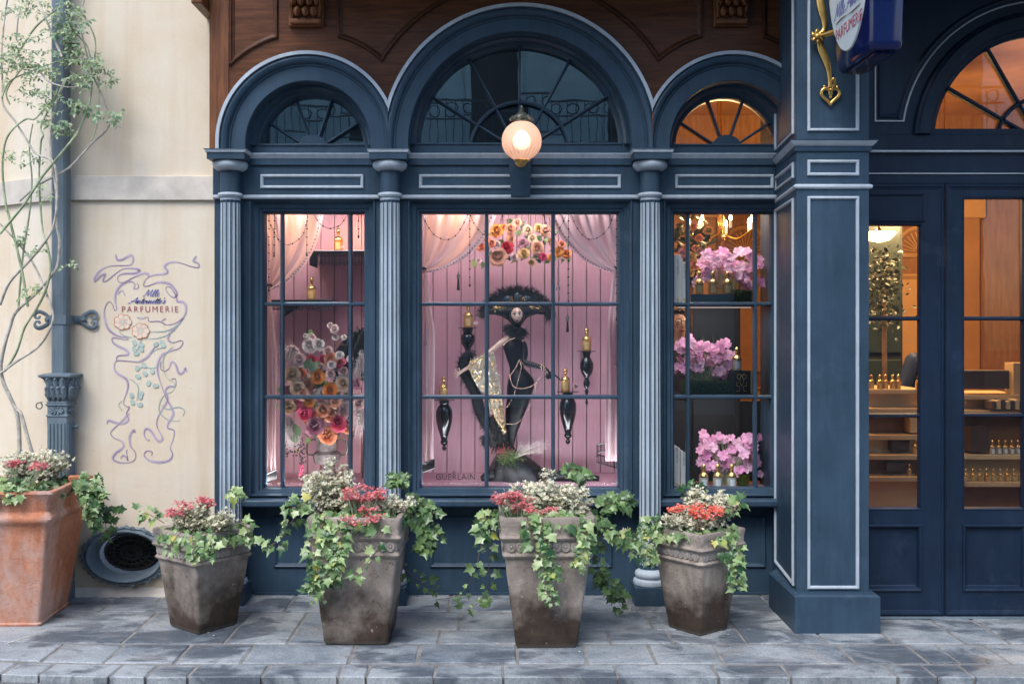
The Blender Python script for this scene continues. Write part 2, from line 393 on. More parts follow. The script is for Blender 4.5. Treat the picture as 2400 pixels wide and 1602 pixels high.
def stonepot(name, c1, c2, dark, wet=True, seed=30):
    m, t, b = nodes_of(name)
    base = ramp(t, noisef(t, 5, 9, .7, seed=seed), [(.3, c1), (.66, c2)])
    base = mixc(t, ramp(t, noisef(t, 2.6, 8, .68, (2, 2, .6), seed=seed), [(.5, (0, 0, 0)), (.66, (.75, .75, .75))]), base, tuple(min(1, x*1.4) for x in c2))
    drip = ramp(t, noisef(t, 5, 6, .6, (3, 3, .25), seed=seed), [(.52, (0, 0, 0)), (.75, (.5, .5, .5))]); base = mixc(t, drip, base, tuple(x*.62 for x in c1))
    if wet:       # damp drawn up from the pavement: an uneven tide line on the clay itself
        tc = N(t, 'ShaderNodeTexCoord'); sp = N(t, 'ShaderNodeSeparateXYZ'); t.links.new(tc.outputs['Object'], sp.inputs[0])
        ad = N(t, 'ShaderNodeMath', operation='MULTIPLY_ADD', i_1=1.05); t.links.new(noisef(t, 2.7, 8, .66, seed=seed), ad.inputs[0]); t.links.new(sp.outputs[2], ad.inputs[2])
        f = ramp(t, ad.outputs[0], [(.62, (.95, .95, .95)), (.73, (.55, .55, .55)), (.85, (0, 0, 0))])
        damp = ramp(t, noisef(t, 7, 8, .68, seed=seed), [(.35, tuple(x*.7 for x in dark)), (.68, tuple(x*2.3 for x in dark))]); base = mixc(t, f, base, damp)
        # lime bloom along the foot
        fo = ramp(t, sp.outputs[2], [(.0, (.55, .55, .55)), (.022, (0, 0, 0))]); base = mixc(t, fo, base, (.22, .20, .17))
    if not wet:
        lime = ramp(t, noisef(t, 3.4, 9, .74, (1.6, 1.6, .8), seed=seed+3), [(.46, (0, 0, 0)), (.62, (.7, .7, .7))]); base = mixc(t, lime, base, tuple(min(1, x*.55+.27) for x in c2))
    sp2 = ramp(t, noisef(t, 32, 7, .72, seed=seed), [(.60, (0, 0, 0)), (.67, (.75, .75, .75))]); base = mixc(t, sp2, base, tuple(x*1.3 for x in dark))
    sp3 = ramp(t, noisef(t, 19, 6, .7, seed=seed+9), [(.64, (0, 0, 0)), (.70, (.6, .6, .6))]); base = mixc(t, sp3, base, tuple(min(1, x*1.5) for x in c2))
    t.links.new(base, b.inputs['Base Color']); b.inputs['Roughness'].default_value = .7; b.inputs['Specular IOR Level'].default_value = .3
    bumpit(t, b, noisef(t, 30, 10, .75, seed=seed), .75, .01); return m
M['pot'] = stonepot('weathered_stoneware', (.22, .18, .155), (.40, .335, .285), (.034, .020, .013))
M['pot_dry'] = stonepot('weathered_stoneware_band', (.24, .20, .175), (.40, .345, .305), (.060, .040, .030), wet=False)
M['terracotta'] = stonepot('terracotta', (.40, .115, .045), (.56, .25, .15), (.30, .09, .045), wet=False)
M['ivy'] = leafmat('ivy_leaf', (.03, .105, .035), (.36, .50, .20), rough=.28)
M['ivy_pale'] = leafmat('ivy_leaf_pale', (.24, .38, .14), (.46, .55, .25), (.66, .68, .46, 0), rough=.3)
M['vineleaf'] = leafmat('vine_leaf', (.07, .16, .085), (.30, .41, .23), rough=.35)
M['sedum'] = leafmat('sedum_leaf', (.72, .66, .50), (.80, .74, .59), (.48, .53, .33, 1))
M['blossom'] = leafmat('red_blossom', (.60, .07, .10), (.66, .15, .16), (.74, .36, .34, 1))
M['moss'] = leafmat('moss', (.05, .10, .03), (.12, .18, .05))
# ------------------------------------------------------------------ ground
road = MB().add([(-60, -70, -.035), (60, -70, -.035), (60, 30, -.035), (-60, 30, -.035)], [(0, 1, 2, 3)]).build('road', M['asphalt'])
tag(road, 'dark asphalt street surface along the kerb', 'road', kind='structure')
pav = MB()
def bend(x, y):            # the kerb swings in towards the wall at the far left
    t = min(1, max(0, (-x - 1.55) / 1.1)); return y + .10 * t * t * min(1, max(0, (-y - .55) / .7))
def slab_mesh(poly, z0, z1, ch=.006):
    mb = MB(); poly = ccw(poly); n = len(poly); ins = offset_poly(poly, ch)
    lo = [Vector((p[0], p[1], z0)) for p in poly]; mi_ = [Vector((p[0], p[1], z1 - ch*.7)) for p in poly]; hi = [Vector((p.x, p.y, z1)) for p in ins]
    mb.loops([lo, mi_, hi], True, 0, None, True); return mb
base_poly = [(-6, .6), (-6, bend(-6, -1.405))] + [(x/10, bend(x/10, -1.405)) for x in range(-36, -10, 2)] + [(6, -1.405), (6, .6)]
pm_ = slab_mesh(base_poly, -.06, -.005)
pavement = pm_.build('pavement', M['mortar']); tag(pavement, 'slate flagstone pavement in front of the shop', 'pavement', kind='structure')
rowsF = [
 (0.02, -.36, [-3.6, -2.9, -2.2, -1.75, -1.18, -.72, -.28, .31, .72, 1.16, 1.52, 2.3, 2.75, 3.4]),
 (-.375, -.935, [-3.5, -2.62, -1.866, -1.36, -1.049, -.555]),
 (-.375, -.70, [-.555, -.208, .36, .80, 1.22]),
 (-.375, -.935, [1.22, 1.62, 1.95, 2.3, 2.52, 2.9, 3.5]),
 (-.712, -.935, [-.555, -.30, .12, .55, .86, 1.22]),
 (-.95, -1.235, [-3.5, -2.5, -2.14, -1.84, -1.51, -1.20, -.70, -.385, .088, .41, .73, 1.05, 1.66, 2.0, 2.14, 2.38, 2.85, 3.5]),
 (-1.252, -1.425, [-3.4, -2.9, -2.56, -2.24, -2.06, -1.74, -1.575, -1.39, -1.06, -.72, -.595, -.29, .02, .53, .98, 1.30, 1.78, 1.95, 2.12, 2.5, 3.0, 3.5]),
]
skip_merge = {1: (-1.866,)}
for ri, (ya, yb, xs) in enumerate(rowsF):
    for i in range(len(xs) - 1):
        a, b = xs[i], xs[i+1]
        g = .005 + rnd.random()*.004; j = lambda: (rnd.random()-.5)*.012
        xa, xb = a + g, b - g
        poly = []
        n = 5
        for k in range(n+1): poly.append((xa + (xb-xa)*k/n + (0 if 0 < k < n else j()*.5), ya - .004 + j()*.35))
        for k in range(n+1): poly.append((xb - (xb-xa)*k/n + (0 if 0 < k < n else j()*.5), yb + .004 + j()*.35))
        poly = [(p[0], bend(p[0], p[1])) for p in poly]
        c = (sum(p[0] for p in poly)/len(poly), sum(p[1] for p in poly)/len(poly))
        dz = (rnd.random()-.5)*.004
        mb = slab_mesh([(p[0]-c[0], p[1]-c[1]) for p in poly], -.05, .0)
        o = mb.build('flagstone', M['slate'], None, local=True); o.parent = pavement
        o.location = (c[0], c[1], dz); o.rotation_euler = ((rnd.random()-.5)*.008, (rnd.random()-.5)*.006, 0)

# ------------------------------------------------------------------ house across the street (seen mirrored in the arched panes)
M['opp_wall'] = pm('opposite_render', (.42, .60, .64), .8, 0, .15, 1.2)
M['opp_dark'] = pm('opposite_dark', (.07, .08, .09), .6, 0, .3, 1)
M['opp_iron'] = pm('opposite_iron', (.10, .13, .15), .5, .3, .2, 4)
opp = thing('opposite_house', 'pale blue rendered house across the street with iron balcony', 'house', (0, -14, 0))
MB().box(-9, 9, -16, -14, 5.0, 7.4).build('wall', M['opp_wall'], opp)
MB().box(-9, 9, -16, -14.0, -.03, 4.98).build('ground_storey', M['opp_wall'], opp)
for i in range(6): MB().box(-7.9+i*2.8, -5.9+i*2.8, -14.02, -14.001, .1, 3.6).build('shop_opening', M['opp_dark'], opp)
MB().box(-9, 9, -14.3, -14.001, 4.2, 4.9).build('fascia_board', M['opp_dark'], opp)
MB().box(-9, 9, -16, -13.5, 7.42, 7.9).build('cornice', M['opp_dark'], opp)
MB().box(-9, 9, -14, -13.2, 4.85, 4.98).build('balcony_slab', M['opp_wall'], opp)
for i in range(7):
    x = -7.2 + i*2.4
    wd = MB().box(x-.45, x+.45, -13.99, -13.96, 5.15, 7.1).build('window', M['opp_dark'], opp)
    MB().box(x-.55, x-.452, -13.985, -13.93, 5.1, 7.2).box(x+.452, x+.55, -13.985, -13.93, 5.1, 7.2).box(x-.55, x+.55, -13.985, -13.93, 7.205, 7.3).build('window_frame', M['opp_wall'], wd)
mb = MB().box(-9, 9, -13.24, -13.2, 5.83, 5.87).box(-9, 9, -13.235, -13.205, 5.55, 5.58).box(-9, 9, -13.235, -13.205, 5.05, 5.08)
for i in range(120): mb.box(-9+i*.15, -8.985+i*.15, -13.225, -13.215, 5.08, 5.83)
for i in range(60): mb.tube([(-8.9+i*.3+.1*math.cos(a*.785), -13.22, 5.70+.1*math.sin(a*.785)) for a in range(9)], .012, 4)
mb.build('balcony_railing', M['opp_iron'], opp)

# ------------------------------------------------------------------ cream house on the left
cream = thing('cream_house', 'cream plastered house wall with a painted ribbon mural', 'building', (-2.0, -.04, 0))
WY = -.04
CX = -2.54
def holed(outer, inner):
    bm = bmesh.new()
    for lp_ in (outer, inner):
        vs_ = [bm.verts.new(p) for p in lp_]
        for i_ in range(len(vs_)): bm.edges.new((vs_[i_-1], vs_[i_]))
    bmesh.ops.triangle_fill(bm, edges=bm.edges[:], use_beauty=True, normal=(0, -1, 0))
    bm.verts.index_update(); out_ = [tuple(v_.co) for v_ in bm.verts], [tuple(v_.index for v_ in f_.verts) for f_ in bm.faces]
    bm.free(); return out_
vcw = P(296, 1301, -.045)
hv, hf = holed([(CX, WY, -.05), (-1.50, WY, -.05), (-1.50, WY, 3.75), (CX, WY, 3.75)], [(vcw.x+.252*.88*math.cos(k*.1309), WY, vcw.z+.168*.88*math.sin(k*.1309)) for k in range(48)])
mb = MB().add(hv, hf)
d = Vector((-.848, .53, 0)); q = Vector((CX, WY, 0)) + d*4
mb.add([(q.x, q.y, -.05), (CX, WY, -.05), (CX, WY, 3.75), (q.x, q.y, 3.75)], [(0, 1, 2, 3)])
mb.add([(-1.5, WY, -.05), (-1.5, .5, -.05), (-1.5, .5, 3.75), (-1.5, WY, 3.75), (q.x, .5, 3.75), (q.x, q.y, 3.75), (CX, WY, 3.75)], [(0, 1, 2, 3), (3, 2, 4, 5, 6)])
mb.build('wall', M['plaster'], cream, recalc=False)
zb0, zb1 = ZV(469, -.06), ZV(412, -.06)
nrm = Vector((-.53, -.848, 0))
bc = MB().box(CX, -1.512, WY-.022, WY-.0005, zb0, zb1)
bc.build('band_course', M['band'], cream, bevel=.004)
bc = MB()
a0 = Vector((CX, WY, 0)) + nrm*.0005; a1 = a0 + d*3.9; b0 = a0 + nrm*.0225; b1 = a1 + nrm*.0225
z0, z1 = zb0+.004, zb1+.004
bc.add([(*a0.xy, z0), (*a1.xy, z0), (*b1.xy, z0), (*b0.xy, z0), (*a0.xy, z1), (*a1.xy, z1), (*b1.xy, z1), (*b0.xy, z1)], [(0, 1, 2, 3), (4, 5, 6, 7), (3, 2, 6, 7), (0, 3, 7, 4), (1, 2, 6, 5)])
bc.build('band_course', M['band'], cream)
# skirting of rough render at the foot of the wall
mb = MB(); prev = None
def foot(i, j):
    x = CX + .06 + (1.02) * i; z = .0 + .055*j
    return Vector((x, WY - .028*(1-j)*(0.7+.5*noise.noise(Vector((x*9, 0, 3)))) - .001, z - .004 + .01*j*noise.noise(Vector((x*14, 5, 3)))))
mb.grid(foot, 40, 3); mb.build('render_skirting', M['band'], cream, smooth=60)
# small iron eye in the wall
e = P(94, 950, -.05)
hk = MB().tube([e + Vector((.018*math.cos(a), -.012, .018*math.sin(a))) for a in [k*.52 for k in range(13)]], .0035, 5).tube([e+Vector((0, -.012, .018)), e+Vector((0, .03, .018))], .003, 5)
hk.build('wall_eye', M['bronze'], cream, smooth=60)
# ---- mural
mural = pempty('mural', cream)
MY = WY - .0008
def mu(x, y): return Vector((X(200 + x/3.014, MY), MY, ZV(580 + y/3.014, MY)))
M['violet'] = pm('violet_wash', (.50, .42, .48), .85, 0, .22, 9)
M['violet_deep'] = pm('violet_line', (.30, .19, .27), .85, 0, .25, 9)
M['sage'] = pm('sage_wash', (.43, .52, .47), .85, 0, .2, 12)
M['sage_deep'] = pm('sage_line', (.30, .41, .38), .85, 0, .2, 12)
M['rust'] = pm('rust_line', (.55, .23, .11), .85, 0, .2, 12)
M['petalwash'] = pm('petal_wash', (.72, .60, .49), .85, 0, .1, 12)
M['script'] = pm('script_blue', (.17, .17, .42), .8, 0, .15, 9)
M['capitals'] = pm('capital_red', (.33, .05, .09), .8, 0, .15, 9)
def ribbon(mb, pts, wmin, wmax, dy=0, freq=.9, mi=0, ph=0):
    n = len(pts); L = []; Rr = []
    s = 0
    for i, p in enumerate(pts):
        t = (pts[min(i+1, n-1)] - pts[max(i-1, 0)]); t.y = 0
        if t.length < 1e-7: t = Vector((1, 0, 0))
        t.normalize(); nn = Vector((-t.z, 0, t.x))
        if i: s += (pts[i]-pts[i-1]).length
        wv = wmin + (wmax-wmin) * (.5+.5*math.sin(s/.055*freq+ph)) * min(1, (i+1)/5, (n-i)/5)
        L.append(p + nn*wv + Vector((0, dy, 0))); Rr.append(p - nn*wv + Vector((0, dy, 0)))
    fs = [(i, i+1, n+i+1, n+i) for i in range(n-1)]
    mb.add(L + Rr, fs, mi)
RIB = [
 [(215,45),(225,85),(260,85),(320,55),(338,75),(330,110),(300,125),(180,130),(110,160),(70,210),(65,245)],
 [(65,245),(110,200),(140,190),(125,235),(150,235),(210,185),(270,150),(340,148),(385,160),(350,180),(270,185),(230,205),(235,240),(270,245),(330,215),(400,185),(440,185),(445,210)],
 [(785,60),(765,95),(800,115),(795,140),(740,130),(650,103),(590,108),(560,135),(580,165),(560,185),(480,195),(430,220),(410,265),(440,270),(520,245),(590,255),(630,290),(648,330),(630,350),(600,340),(570,300),(575,275),(605,285),(640,340),(650,380),(690,385),(712,420),(700,480),(640,530),(570,545),(540,520),(570,500)],
 [(570,545),(520,520),(450,520),(440,490),(400,500),(365,492)],
 [(365,250),(375,280),(340,290),(350,260),(320,240),(260,260),(220,310),(210,370),(220,430),(205,440),(190,400),(165,380),(140,420),(135,480),(160,570),(220,620),(300,640),(280,650),(200,635),(190,660),(220,690),(290,725),(300,755),(230,765),(220,800)],
 [(280,340),(265,305),(245,310),(230,330)],
 [(700,490),(640,560),(600,600),(585,650),(620,670),(670,655),(688,670),(660,710),(600,730),(540,760),(510,830),(515,900),(540,980),(570,1060),(610,1130),(620,1180),(590,1230),(580,1270),(625,1290),(620,1350),(600,1410),(615,1460),(590,1500),(520,1515),(450,1500),(415,1465),(430,1435),(470,1440),(465,1465)],
 [(490,700),(440,770),(380,805),(300,800),(220,800),(205,850),(230,890),(290,930),(300,990),(270,1090),(290,1120),(310,1125),(290,1170),(305,1210),(280,1235),(230,1240),(165,1220),(155,1245)],
 [(310,1170),(240,1240),(180,1300),(200,1340),(260,1370),(265,1410),(215,1450),(195,1490),(240,1515),(310,1515),(350,1490),(350,1440),(320,1400),(315,1330),(340,1290),(350,1305)],
 [(250,1490),(265,1465),(290,1480),(300,1500),(290,1440),(298,1425)],
 [(535,800),(530,850),(560,870),(590,850),(610,805),(640,830),(660,885),(690,880),(705,850),(718,880)],
 [(605,930),(635,925),(635,975),(590,980),(565,1010),(580,1070),(550,1130),(510,1200),(505,1260),(540,1330),(540,1360),(510,1360),(460,1290),(425,1280),(415,1320),(440,1360),(455,1350)],
]
for k, r_ in enumerate(RIB):
    pts = catmull([mu(*p) for p in r_], 8); mb = MB()
    ribbon(mb, pts, .0026, .0088, -.00006*k, 1.0, 0, k); ribbon(mb, [p + Vector((.0016, -.0008, -.0016)) for p in pts], .0006, .0024, -.00006*k, 1.7, 1, k*2.)
    mb.build('ribbon', [M['violet'], M['violet_deep']], mural, recalc=False)
STM = [[(240,590),(270,620),(330,635)], [(455,595),(560,590),(640,555),(690,500)], [(440,645),(530,635),(620,590),(690,500)],
 [(620,700),(560,760),(550,840),(580,920),(630,960),(620,1010),(560,1040),(525,1100),(530,1170),(600,1220),(670,1220)], [(540,1110),(580,1140),(660,1125),(700,1150),(690,1185)],
 [(310,925),(350,950),(375,990),(365,1080)], [(480,740),(500,720),(560,700)], [(260,1080),(235,1110),(260,1150)], [(520,830),(480,850),(400,845),(370,870)], [(400,650),(380,690),(370,730)]]
mb = MB()
for k, r_ in enumerate(STM): ribbon(mb, catmull([mu(*p) + Vector((0, -.0016, 0)) for p in r_], 8), .0012, .0026, 0, 1)
mb.build('painted_stem', M['sage_deep'], mural, recalc=False)
for k, (x, y) in enumerate([(345,665),(345,710),(405,690),(400,725),(370,745),(495,688),(540,665),(555,695),(410,825),(368,860),(428,895),(475,880),(380,915),(445,965),(490,975),(400,1025),(330,1050),(390,1060),(338,1100),(395,1110)]):
    a = rnd.uniform(0, 6.28); c = mu(x, y) + Vector((0, -.0024 - .0004*(k % 3), 0)); s_ = .0175
    out = []
    for q_ in range(14):
        t = 2*math.pi*q_/14; rr = s_*(1+.35*math.cos(t))*(1 if math.cos(t) < .9 else 1.25)*.78
        lx, lz = rr*math.cos(t), rr*.8*math.sin(t)
        out.append(c + Vector((lx*math.cos(a)-lz*math.sin(a), 0, lx*math.sin(a)+lz*math.cos(a))))
    mb = MB().add(out, [tuple(range(14))]); ribbon(mb, [p + Vector((0, -.0003, 0)) for p in out] + [out[0] + Vector((0, -.0003, 0))], .0007, .0012, 0, 1, 1)
    ribbon(mb, [c + Vector((-s_*.5*math.cos(a), -.0002, -s_*.5*math.sin(a))), c + Vector((s_*.8*math.cos(a), -.0002, s_*.8*math.sin(a)))], .0006, .0011, 0, 1, 1)
    mb.build('painted_leaf', [M['sage'], M['sage_deep']], mural, recalc=False)
for (x, y) in ((265, 525), (392, 588)):
    c = mu(x, y) + Vector((0, -.0040 - (.0010 if x > 300 else 0), 0)); s_ = .049; n = 72; out = []
    for q_ in range(n):
        t = 2*math.pi*q_/n + .3; rr = s_*(.80 + .20*abs(math.cos(3.5*t))**.6 + .035*math.sin(19*t)); out.append(c + Vector((rr*math.cos(t)*1.05, 0, rr*math.sin(t)*.93)))
    mb = MB().add(out, [tuple(range(n))])
    ribbon(mb, [p + Vector((0, -.0002, 0)) for p in out] + [out[0] + Vector((0, -.0002, 0))], .0016, .0026, 0, 3, 1)
    for k in range(14):
        t = 2*math.pi*(k+.5)/14+.3; f1 = .95 if k % 2 == 0 else .55
        ribbon(mb, catmull([c + Vector((s_*r_*math.cos(t+.08*(r_-.3)), -.0002, s_*r_*math.sin(t+.08*(r_-.3)))) for r_ in (.24, .45, .8*f1)], 4), .0009, .0016, 0, 1, 1)
    for k in range(9):
        t = k*.7; mb.add([c + Vector((.010*math.cos(t)+.0035*math.cos(a), -.0003-.00002*k, .010*math.sin(t)*.6+.0035*math.sin(a))) for a in (0, 1.05, 2.1, 3.14, 4.2, 5.25)], [(0, 1, 2, 3, 4, 5)], 2)
    mb.build('painted_flower', [M['petalwash'], M['rust'], M['sage']], mural, recalc=False)
GL = {'M': ([[(-.1,.1),(0,0),(.1,.25),(.28,1),(.34,.6),(.40,.2),(.46,.2),(.74,1),(.74,.4),(.80,.02),(.92,.1)]], .92),
 'A': ([[(-.22,.12),(-.12,0),(.1,.25),(.42,.8),(.52,1),(.54,.5),(.60,.03),(.72,.1)], [(-.05,.42),(.3,.36),(.68,.42)]], .72),
 'l': ([[(0,.1),(.14,.45),(.22,.85),(.17,1.0),(.10,.8),(.09,.2),(.16,0),(.28,.1)]], .28),
 'e': ([[(0,.1),(.13,.25),(.21,.42),(.13,.5),(.05,.3),(.08,.06),(.18,0),(.30,.1)]], .30),
 'n': ([[(0,.1),(.06,.48),(.06,.25),(.05,0),(.08,.25),(.20,.5),(.27,.4),(.25,.1),(.32,0),(.42,.1)]], .42),
 't': ([[(0,.1),(.12,.5),(.18,.9),(.10,.3),(.13,.03),(.20,0),(.28,.1)], [(-.03,.6),(.3,.62)]], .26),
 'o': ([[(.0,.12),(.06,.38),(.19,.5),(.09,.42),(.04,.2),(.12,0),(.24,.08),(.29,.3),(.19,.5),(.34,.40)]], .34),
 'i': ([[(0,.1),(.09,.48),(.07,.15),(.13,0),(.25,.1)], [(.13,.70),(.14,.74)]], .25),
 's': ([[(0,.06),(.10,.3),(.15,.52),(.22,.22),(.15,0),(.03,.04)]], .28),
 "'": ([[(.08,1.0),(.04,.78)]], .10), '.': ([[(.05,0),(.07,.03)]], .12), ' ': ([], .3)}
def script_text(mb, s, org, ax, up, size, wline, push, slant=.33, mi=0):
    """pen-stroke lettering: every glyph is a few smoothed strokes drawn with a broad nib"""
    x = 0
    for ch in s:
        st, adv = GL[ch]
        for k in st:
            pts = catmull([Vector((x+p[0]+slant*p[1], p[1], 0)) for p in k], 5) if len(k) > 2 else [Vector((x+p[0]+slant*p[1], p[1], 0)) for p in k]
            pts = [org + ax*(p.x*size) + up*(p.y*size) + push for p in pts]
            n = len(pts); L = []; Q = []
            nib = (ax*.80 + up*.45).normalized()
            for i, p in enumerate(pts):
                d_ = pts[min(i+1, n-1)]-pts[max(i-1, 0)]
                d_ = d_.normalized() if d_.length > 1e-9 else ax
                side = (up*d_.dot(ax) - ax*d_.dot(up)); wv = wline*(.45+.75*abs(side.dot(nib)))
                L.append(p+side*wv); Q.append(p-side*wv)
            mb.add(L+Q, [(i, i+1, n+i+1, n+i) for i in range(n-1)], mi)
        x += adv
    return x*size
ax, up = Vector((1, 0, 0)), Vector((0, 0, 1))
mb = MB()
script_text(mb, "Mlle.", mu(412, 345), ax*1.25, up, .040, .0016, Vector((0, -.0025, 0)))
script_text(mb, "Antoinette's", mu(318, 394), ax*1.5, up, .034, .0015, Vector((0, -.0025, 0)))
mb.build('script_lettering', M['script'], mural, recalc=False)
def text(name, s, mat, parent, loc, size, rot=(R(90), 0, 0), spacing=1.0, sx=1.0, align='LEFT', shear=0., ext=.0004, thin=0.0):
    cu = bpy.data.curves.new(name, 'FONT'); cu.body = s; cu.size = size; cu.space_character = spacing; cu.align_x = align; cu.extrude = ext; cu.shear = shear; cu.offset = thin
    cu.materials.append(mat); o = bpy.data.objects.new(name, cu); C.objects.link(o); o.parent = parent
    bpy.context.view_layer.update(); me = bpy.data.meshes.new_from_object(o.evaluated_get(bpy.context.evaluated_depsgraph_get())); me.name = name
    bpy.data.objects.remove(o); o = bpy.data.objects.new(name, me); C.objects.link(o); o.parent = parent
    o.location = Vector(loc) - OFF.get(parent.name, Vector()); o.rotation_euler = rot; o.scale = (sx, 1, 1); OFF[o.name] = Vector(); return o
tl = mu(255, 455)
text('capital_lettering', 'PARFUMERIE', M['capitals'], mural, (tl.x, MY-.0025, tl.z), .050, spacing=1.34, sx=.93, thin=-.0006)
# ------------------------------------------------------------------ the shopfront
shop = thing('perfume_shop', 'navy blue perfume shopfront with arched display windows and oak panelling', 'building', (0, 0, 0))
COLY = -.16
COLX = [X(540, COLY), X(914, COLY), X(1523.6, COLY)]
PIL_BL, PIL_FL, PIL_FR = X(1814.5, -.05), X(1866.7, -.70), X(2037, -.70)
zAb0, zAb1 = ZV(379, COLY), ZV(350, -.255)
SPR = ZV(335, -.24)
GY = 0.0                                   # window glass plane
# -- columns
def flute_prof(r, nf=14, g=.16):
    pts = []; mi = []
    for k in range(nf):
        a0 = 2*math.pi*k/nf; da = 2*math.pi/nf
        for f_, dr in ((0, 0), (.30, 0), (.34, .03), (.48, .11), (.65, .14), (.82, .11), (.96, .03)):
            pts.append((a0 + f_*da, r*(1-dr))); mi.append(0 if f_ < .3 else 1)
    return pts, mi
for cx in COLX:
    mb = MB(); loops = []; nseg = 8
    zs = [(.192, 1.0), (.215, 1.0), (.6, .995), (1.0, .98), (1.5, .95), (1.9, .925), (2.262, .90), (2.277, .90)]
    for i, (z, k) in enumerate(zs):
        pr, mi = flute_prof(.062*k)
        fl = 0 if i in (0, len(zs)-1) else 1
        loops.append([Vector((cx + (r if fl else .062*k)*math.cos(a), COLY + (r if fl else .062*k)*math.sin(a), z)) for a, r in pr])
    n = len(mi); b = 0; mb.v = [tuple(p) for l in loops for p in l]
    for i in range(len(zs)-1):
        for k in range(n):
            k2 = (k+1) % n; mb.f.append((i*n+k, i*n+k2, (i+1)*n+k2, (i+1)*n+k)); mb.m.append(mi[k] if 0 < i < len(zs)-2 else 0)
    col = mb.build('column', [M['navy'], M['trim']], shop, smooth=35)
    MB().box(cx-.098, cx+.098, COLY-.098, COLY+.098, 0, .102).build('plinth', M['navy'], col, bevel=.003)
    MB().lathe([(.085, .1021), (.094, .105), (.097, .118), (.093, .131), (.084, .134), (.078, .138), (.076, .142), (.083, .147), (.087, .160), (.083, .175), (.074, .180), (.066, .184), (.062, .192)], (cx, COLY, 0), 32).build('base_moulding', M['trim'], col, smooth=50)
    MB().lathe([(.0565, 2.277), (.0565, 2.294), (.066, 2.296), (.0715, 2.306), (.066, 2.318), (.0575, 2.32)], (cx, COLY, 0), 32).build('astragal', M['trim'], col, smooth=40)
    MB().lathe([(.0562, 2.3195), (.0562, 2.432), (.062, 2.437), (.062, 2.443)], (cx, COLY, 0), 32).build('necking', M['navy'], col, smooth=40)
    MB().lathe([(.062, 2.443), (.078, 2.448), (.094, 2.462), (.0985, 2.478), (.094, 2.4935), (.085, zAb0)], (cx, COLY, 0), 32).build('echinus', M['trim'], col, smooth=50)
    a = MB().box(cx-.105, cx+.105, COLY-.105, COLY+.12, zAb0, zAb0+.034)
    q = rect(cx-.108, cx+.108, COLY-.108, COLY+.12)
    lp = []
    for ins, z in ((0, zAb0+.034), (-.004, zAb0+.038), (-.007, zAb0+.05), (-.012, zAb0+.055)): lp.append([Vector((p.x, p.y, z)) for p in offset_poly([Vector(v_) for v_ in q], ins)])
    a.loops(lp, True, 1, None, True)
    lp = []
    for ins, z in ((-.0125, zAb0+.0552), (-.0125, zAb1)): lp.append([Vector((p.x, p.y, z)) for p in offset_poly([Vector(v_) for v_ in q], ins)])
    a.loops(lp, True, 0, None, True)
    a.build('abacus', [M['navy'], M['trim']], col)
# -- frieze with cornice, bead and panels between the capitals
FY = -.115
xl, xr = X(503, -.08), PIL_BL + .06
zB = ZV(461, FY-.01)
fr = MB().box(xl, xr, FY, .10, zB-.012, ZV(388, FY))
fr.build('frieze', M['navy'], shop)
MB().box(xl+.001, xr, FY-.014, .10, ZV(387.5, FY), ZV(371, FY-.014)).build('corona', M['navy'], shop, bevel=.002)
mb = MB()
z0, z1 = ZV(371, FY-.02), ZV(359.5, FY-.02)
lo = []
for y_, z_ in ((.1, z0), (FY-.016, z0), (FY-.020, z0+.006), (FY-.028, z0+.016), (FY-.034, z1-.004), (FY-.034, z1), (.1, z1)): lo.append((y_, z_))
mb.loops([[Vector((xx, y_, z_)) for y_, z_ in lo] for xx in (xl+.002, xr)], True, 0); mb.build('cornice_moulding', M['trim'], shop)
mb = MB(); mb.loops([[Vector((xx, FY+.003-.013*math.cos(a), zB+.013*math.sin(a))) for a in [-1.57+.314*k for k in range(11)]] for xx in (xl+.003, xr)], False, 0)
mb.build('bead_moulding', M['trim'], shop, smooth=60)
PRF = [(0, 0), (0, .008), (.004, .012), (.010, .012), (.016, .006), (.018, 0)]
for u0, u1 in ((610.7, 852.3), (982.3, 1455), (1582, 1813)):
    mb = MB(); poly_mould(mb, rect(X(u0, FY), X(u1, FY), ZV(441.8, FY), ZV(409, FY)), PRF, FY-.0005); mb.build('frieze_panel_moulding', M['trim'], shop)
# -- arches
def arch_profile(ri, ro):
    return [(ri, .02), (ri, -.225), (ri+.004, -.23), (ro-.078, -.23), (ro-.074, -.238), (ro-.066, -.238), (ro-.062, -.252), (ro-.052, -.264), (ro-.038, -.268), (ro-.026, -.262), (ro-.021, -.25), (ro-.019, -.25)], \
           [(ro-.019, -.249), (ro-.019, -.274), (ro, -.274), (ro, -.19)]
def sweep_arch(prof, cx, zs, zbot, n=72):
    lp = []
    for i in range(-1, n+2):
        if i == -1: a, z_ = 0, zbot - SPR
        elif i == n+1: a, z_ = math.pi, zbot - SPR
        else: a, z_ = math.pi*i/n, None
        lp.append([Vector((cx + r*math.cos(a), y_, zs + (r*math.sin(a) if z_ is None else z_))) for r, y_ in prof])
    return lp
def cut(o, xlo, xhi):
    bm = bmesh.new(); bm.from_mesh(o.data)
    for co, no in ((xlo, -1), (xhi, 1)):
        if co is None: continue
        bmesh.ops.bisect_plane(bm, geom=bm.verts[:]+bm.edges[:]+bm.faces[:], plane_co=(co, 0, 0), plane_no=(no, 0, 0), clear_outer=True)
    bm.to_mesh(o.data); bm.free()
B3C = COLX[2] + (COLX[1]-COLX[0])/2
ARCH = [((COLX[0]+COLX[1])/2, X(578+292, -.23)-X(578, -.23), None, COLX[1]-.0007, .289, .509),
        ((COLX[1]+COLX[2])/2, 2*262/FPX*5.77, COLX[1]+.0007, COLX[2]-.0007, .576, .776),
        (B3C, X(578+292, -.23)-X(578, -.23), COLX[2]+.0007, PIL_BL+.03, .289, .509)]
M['lun_dark'] = M['navy']
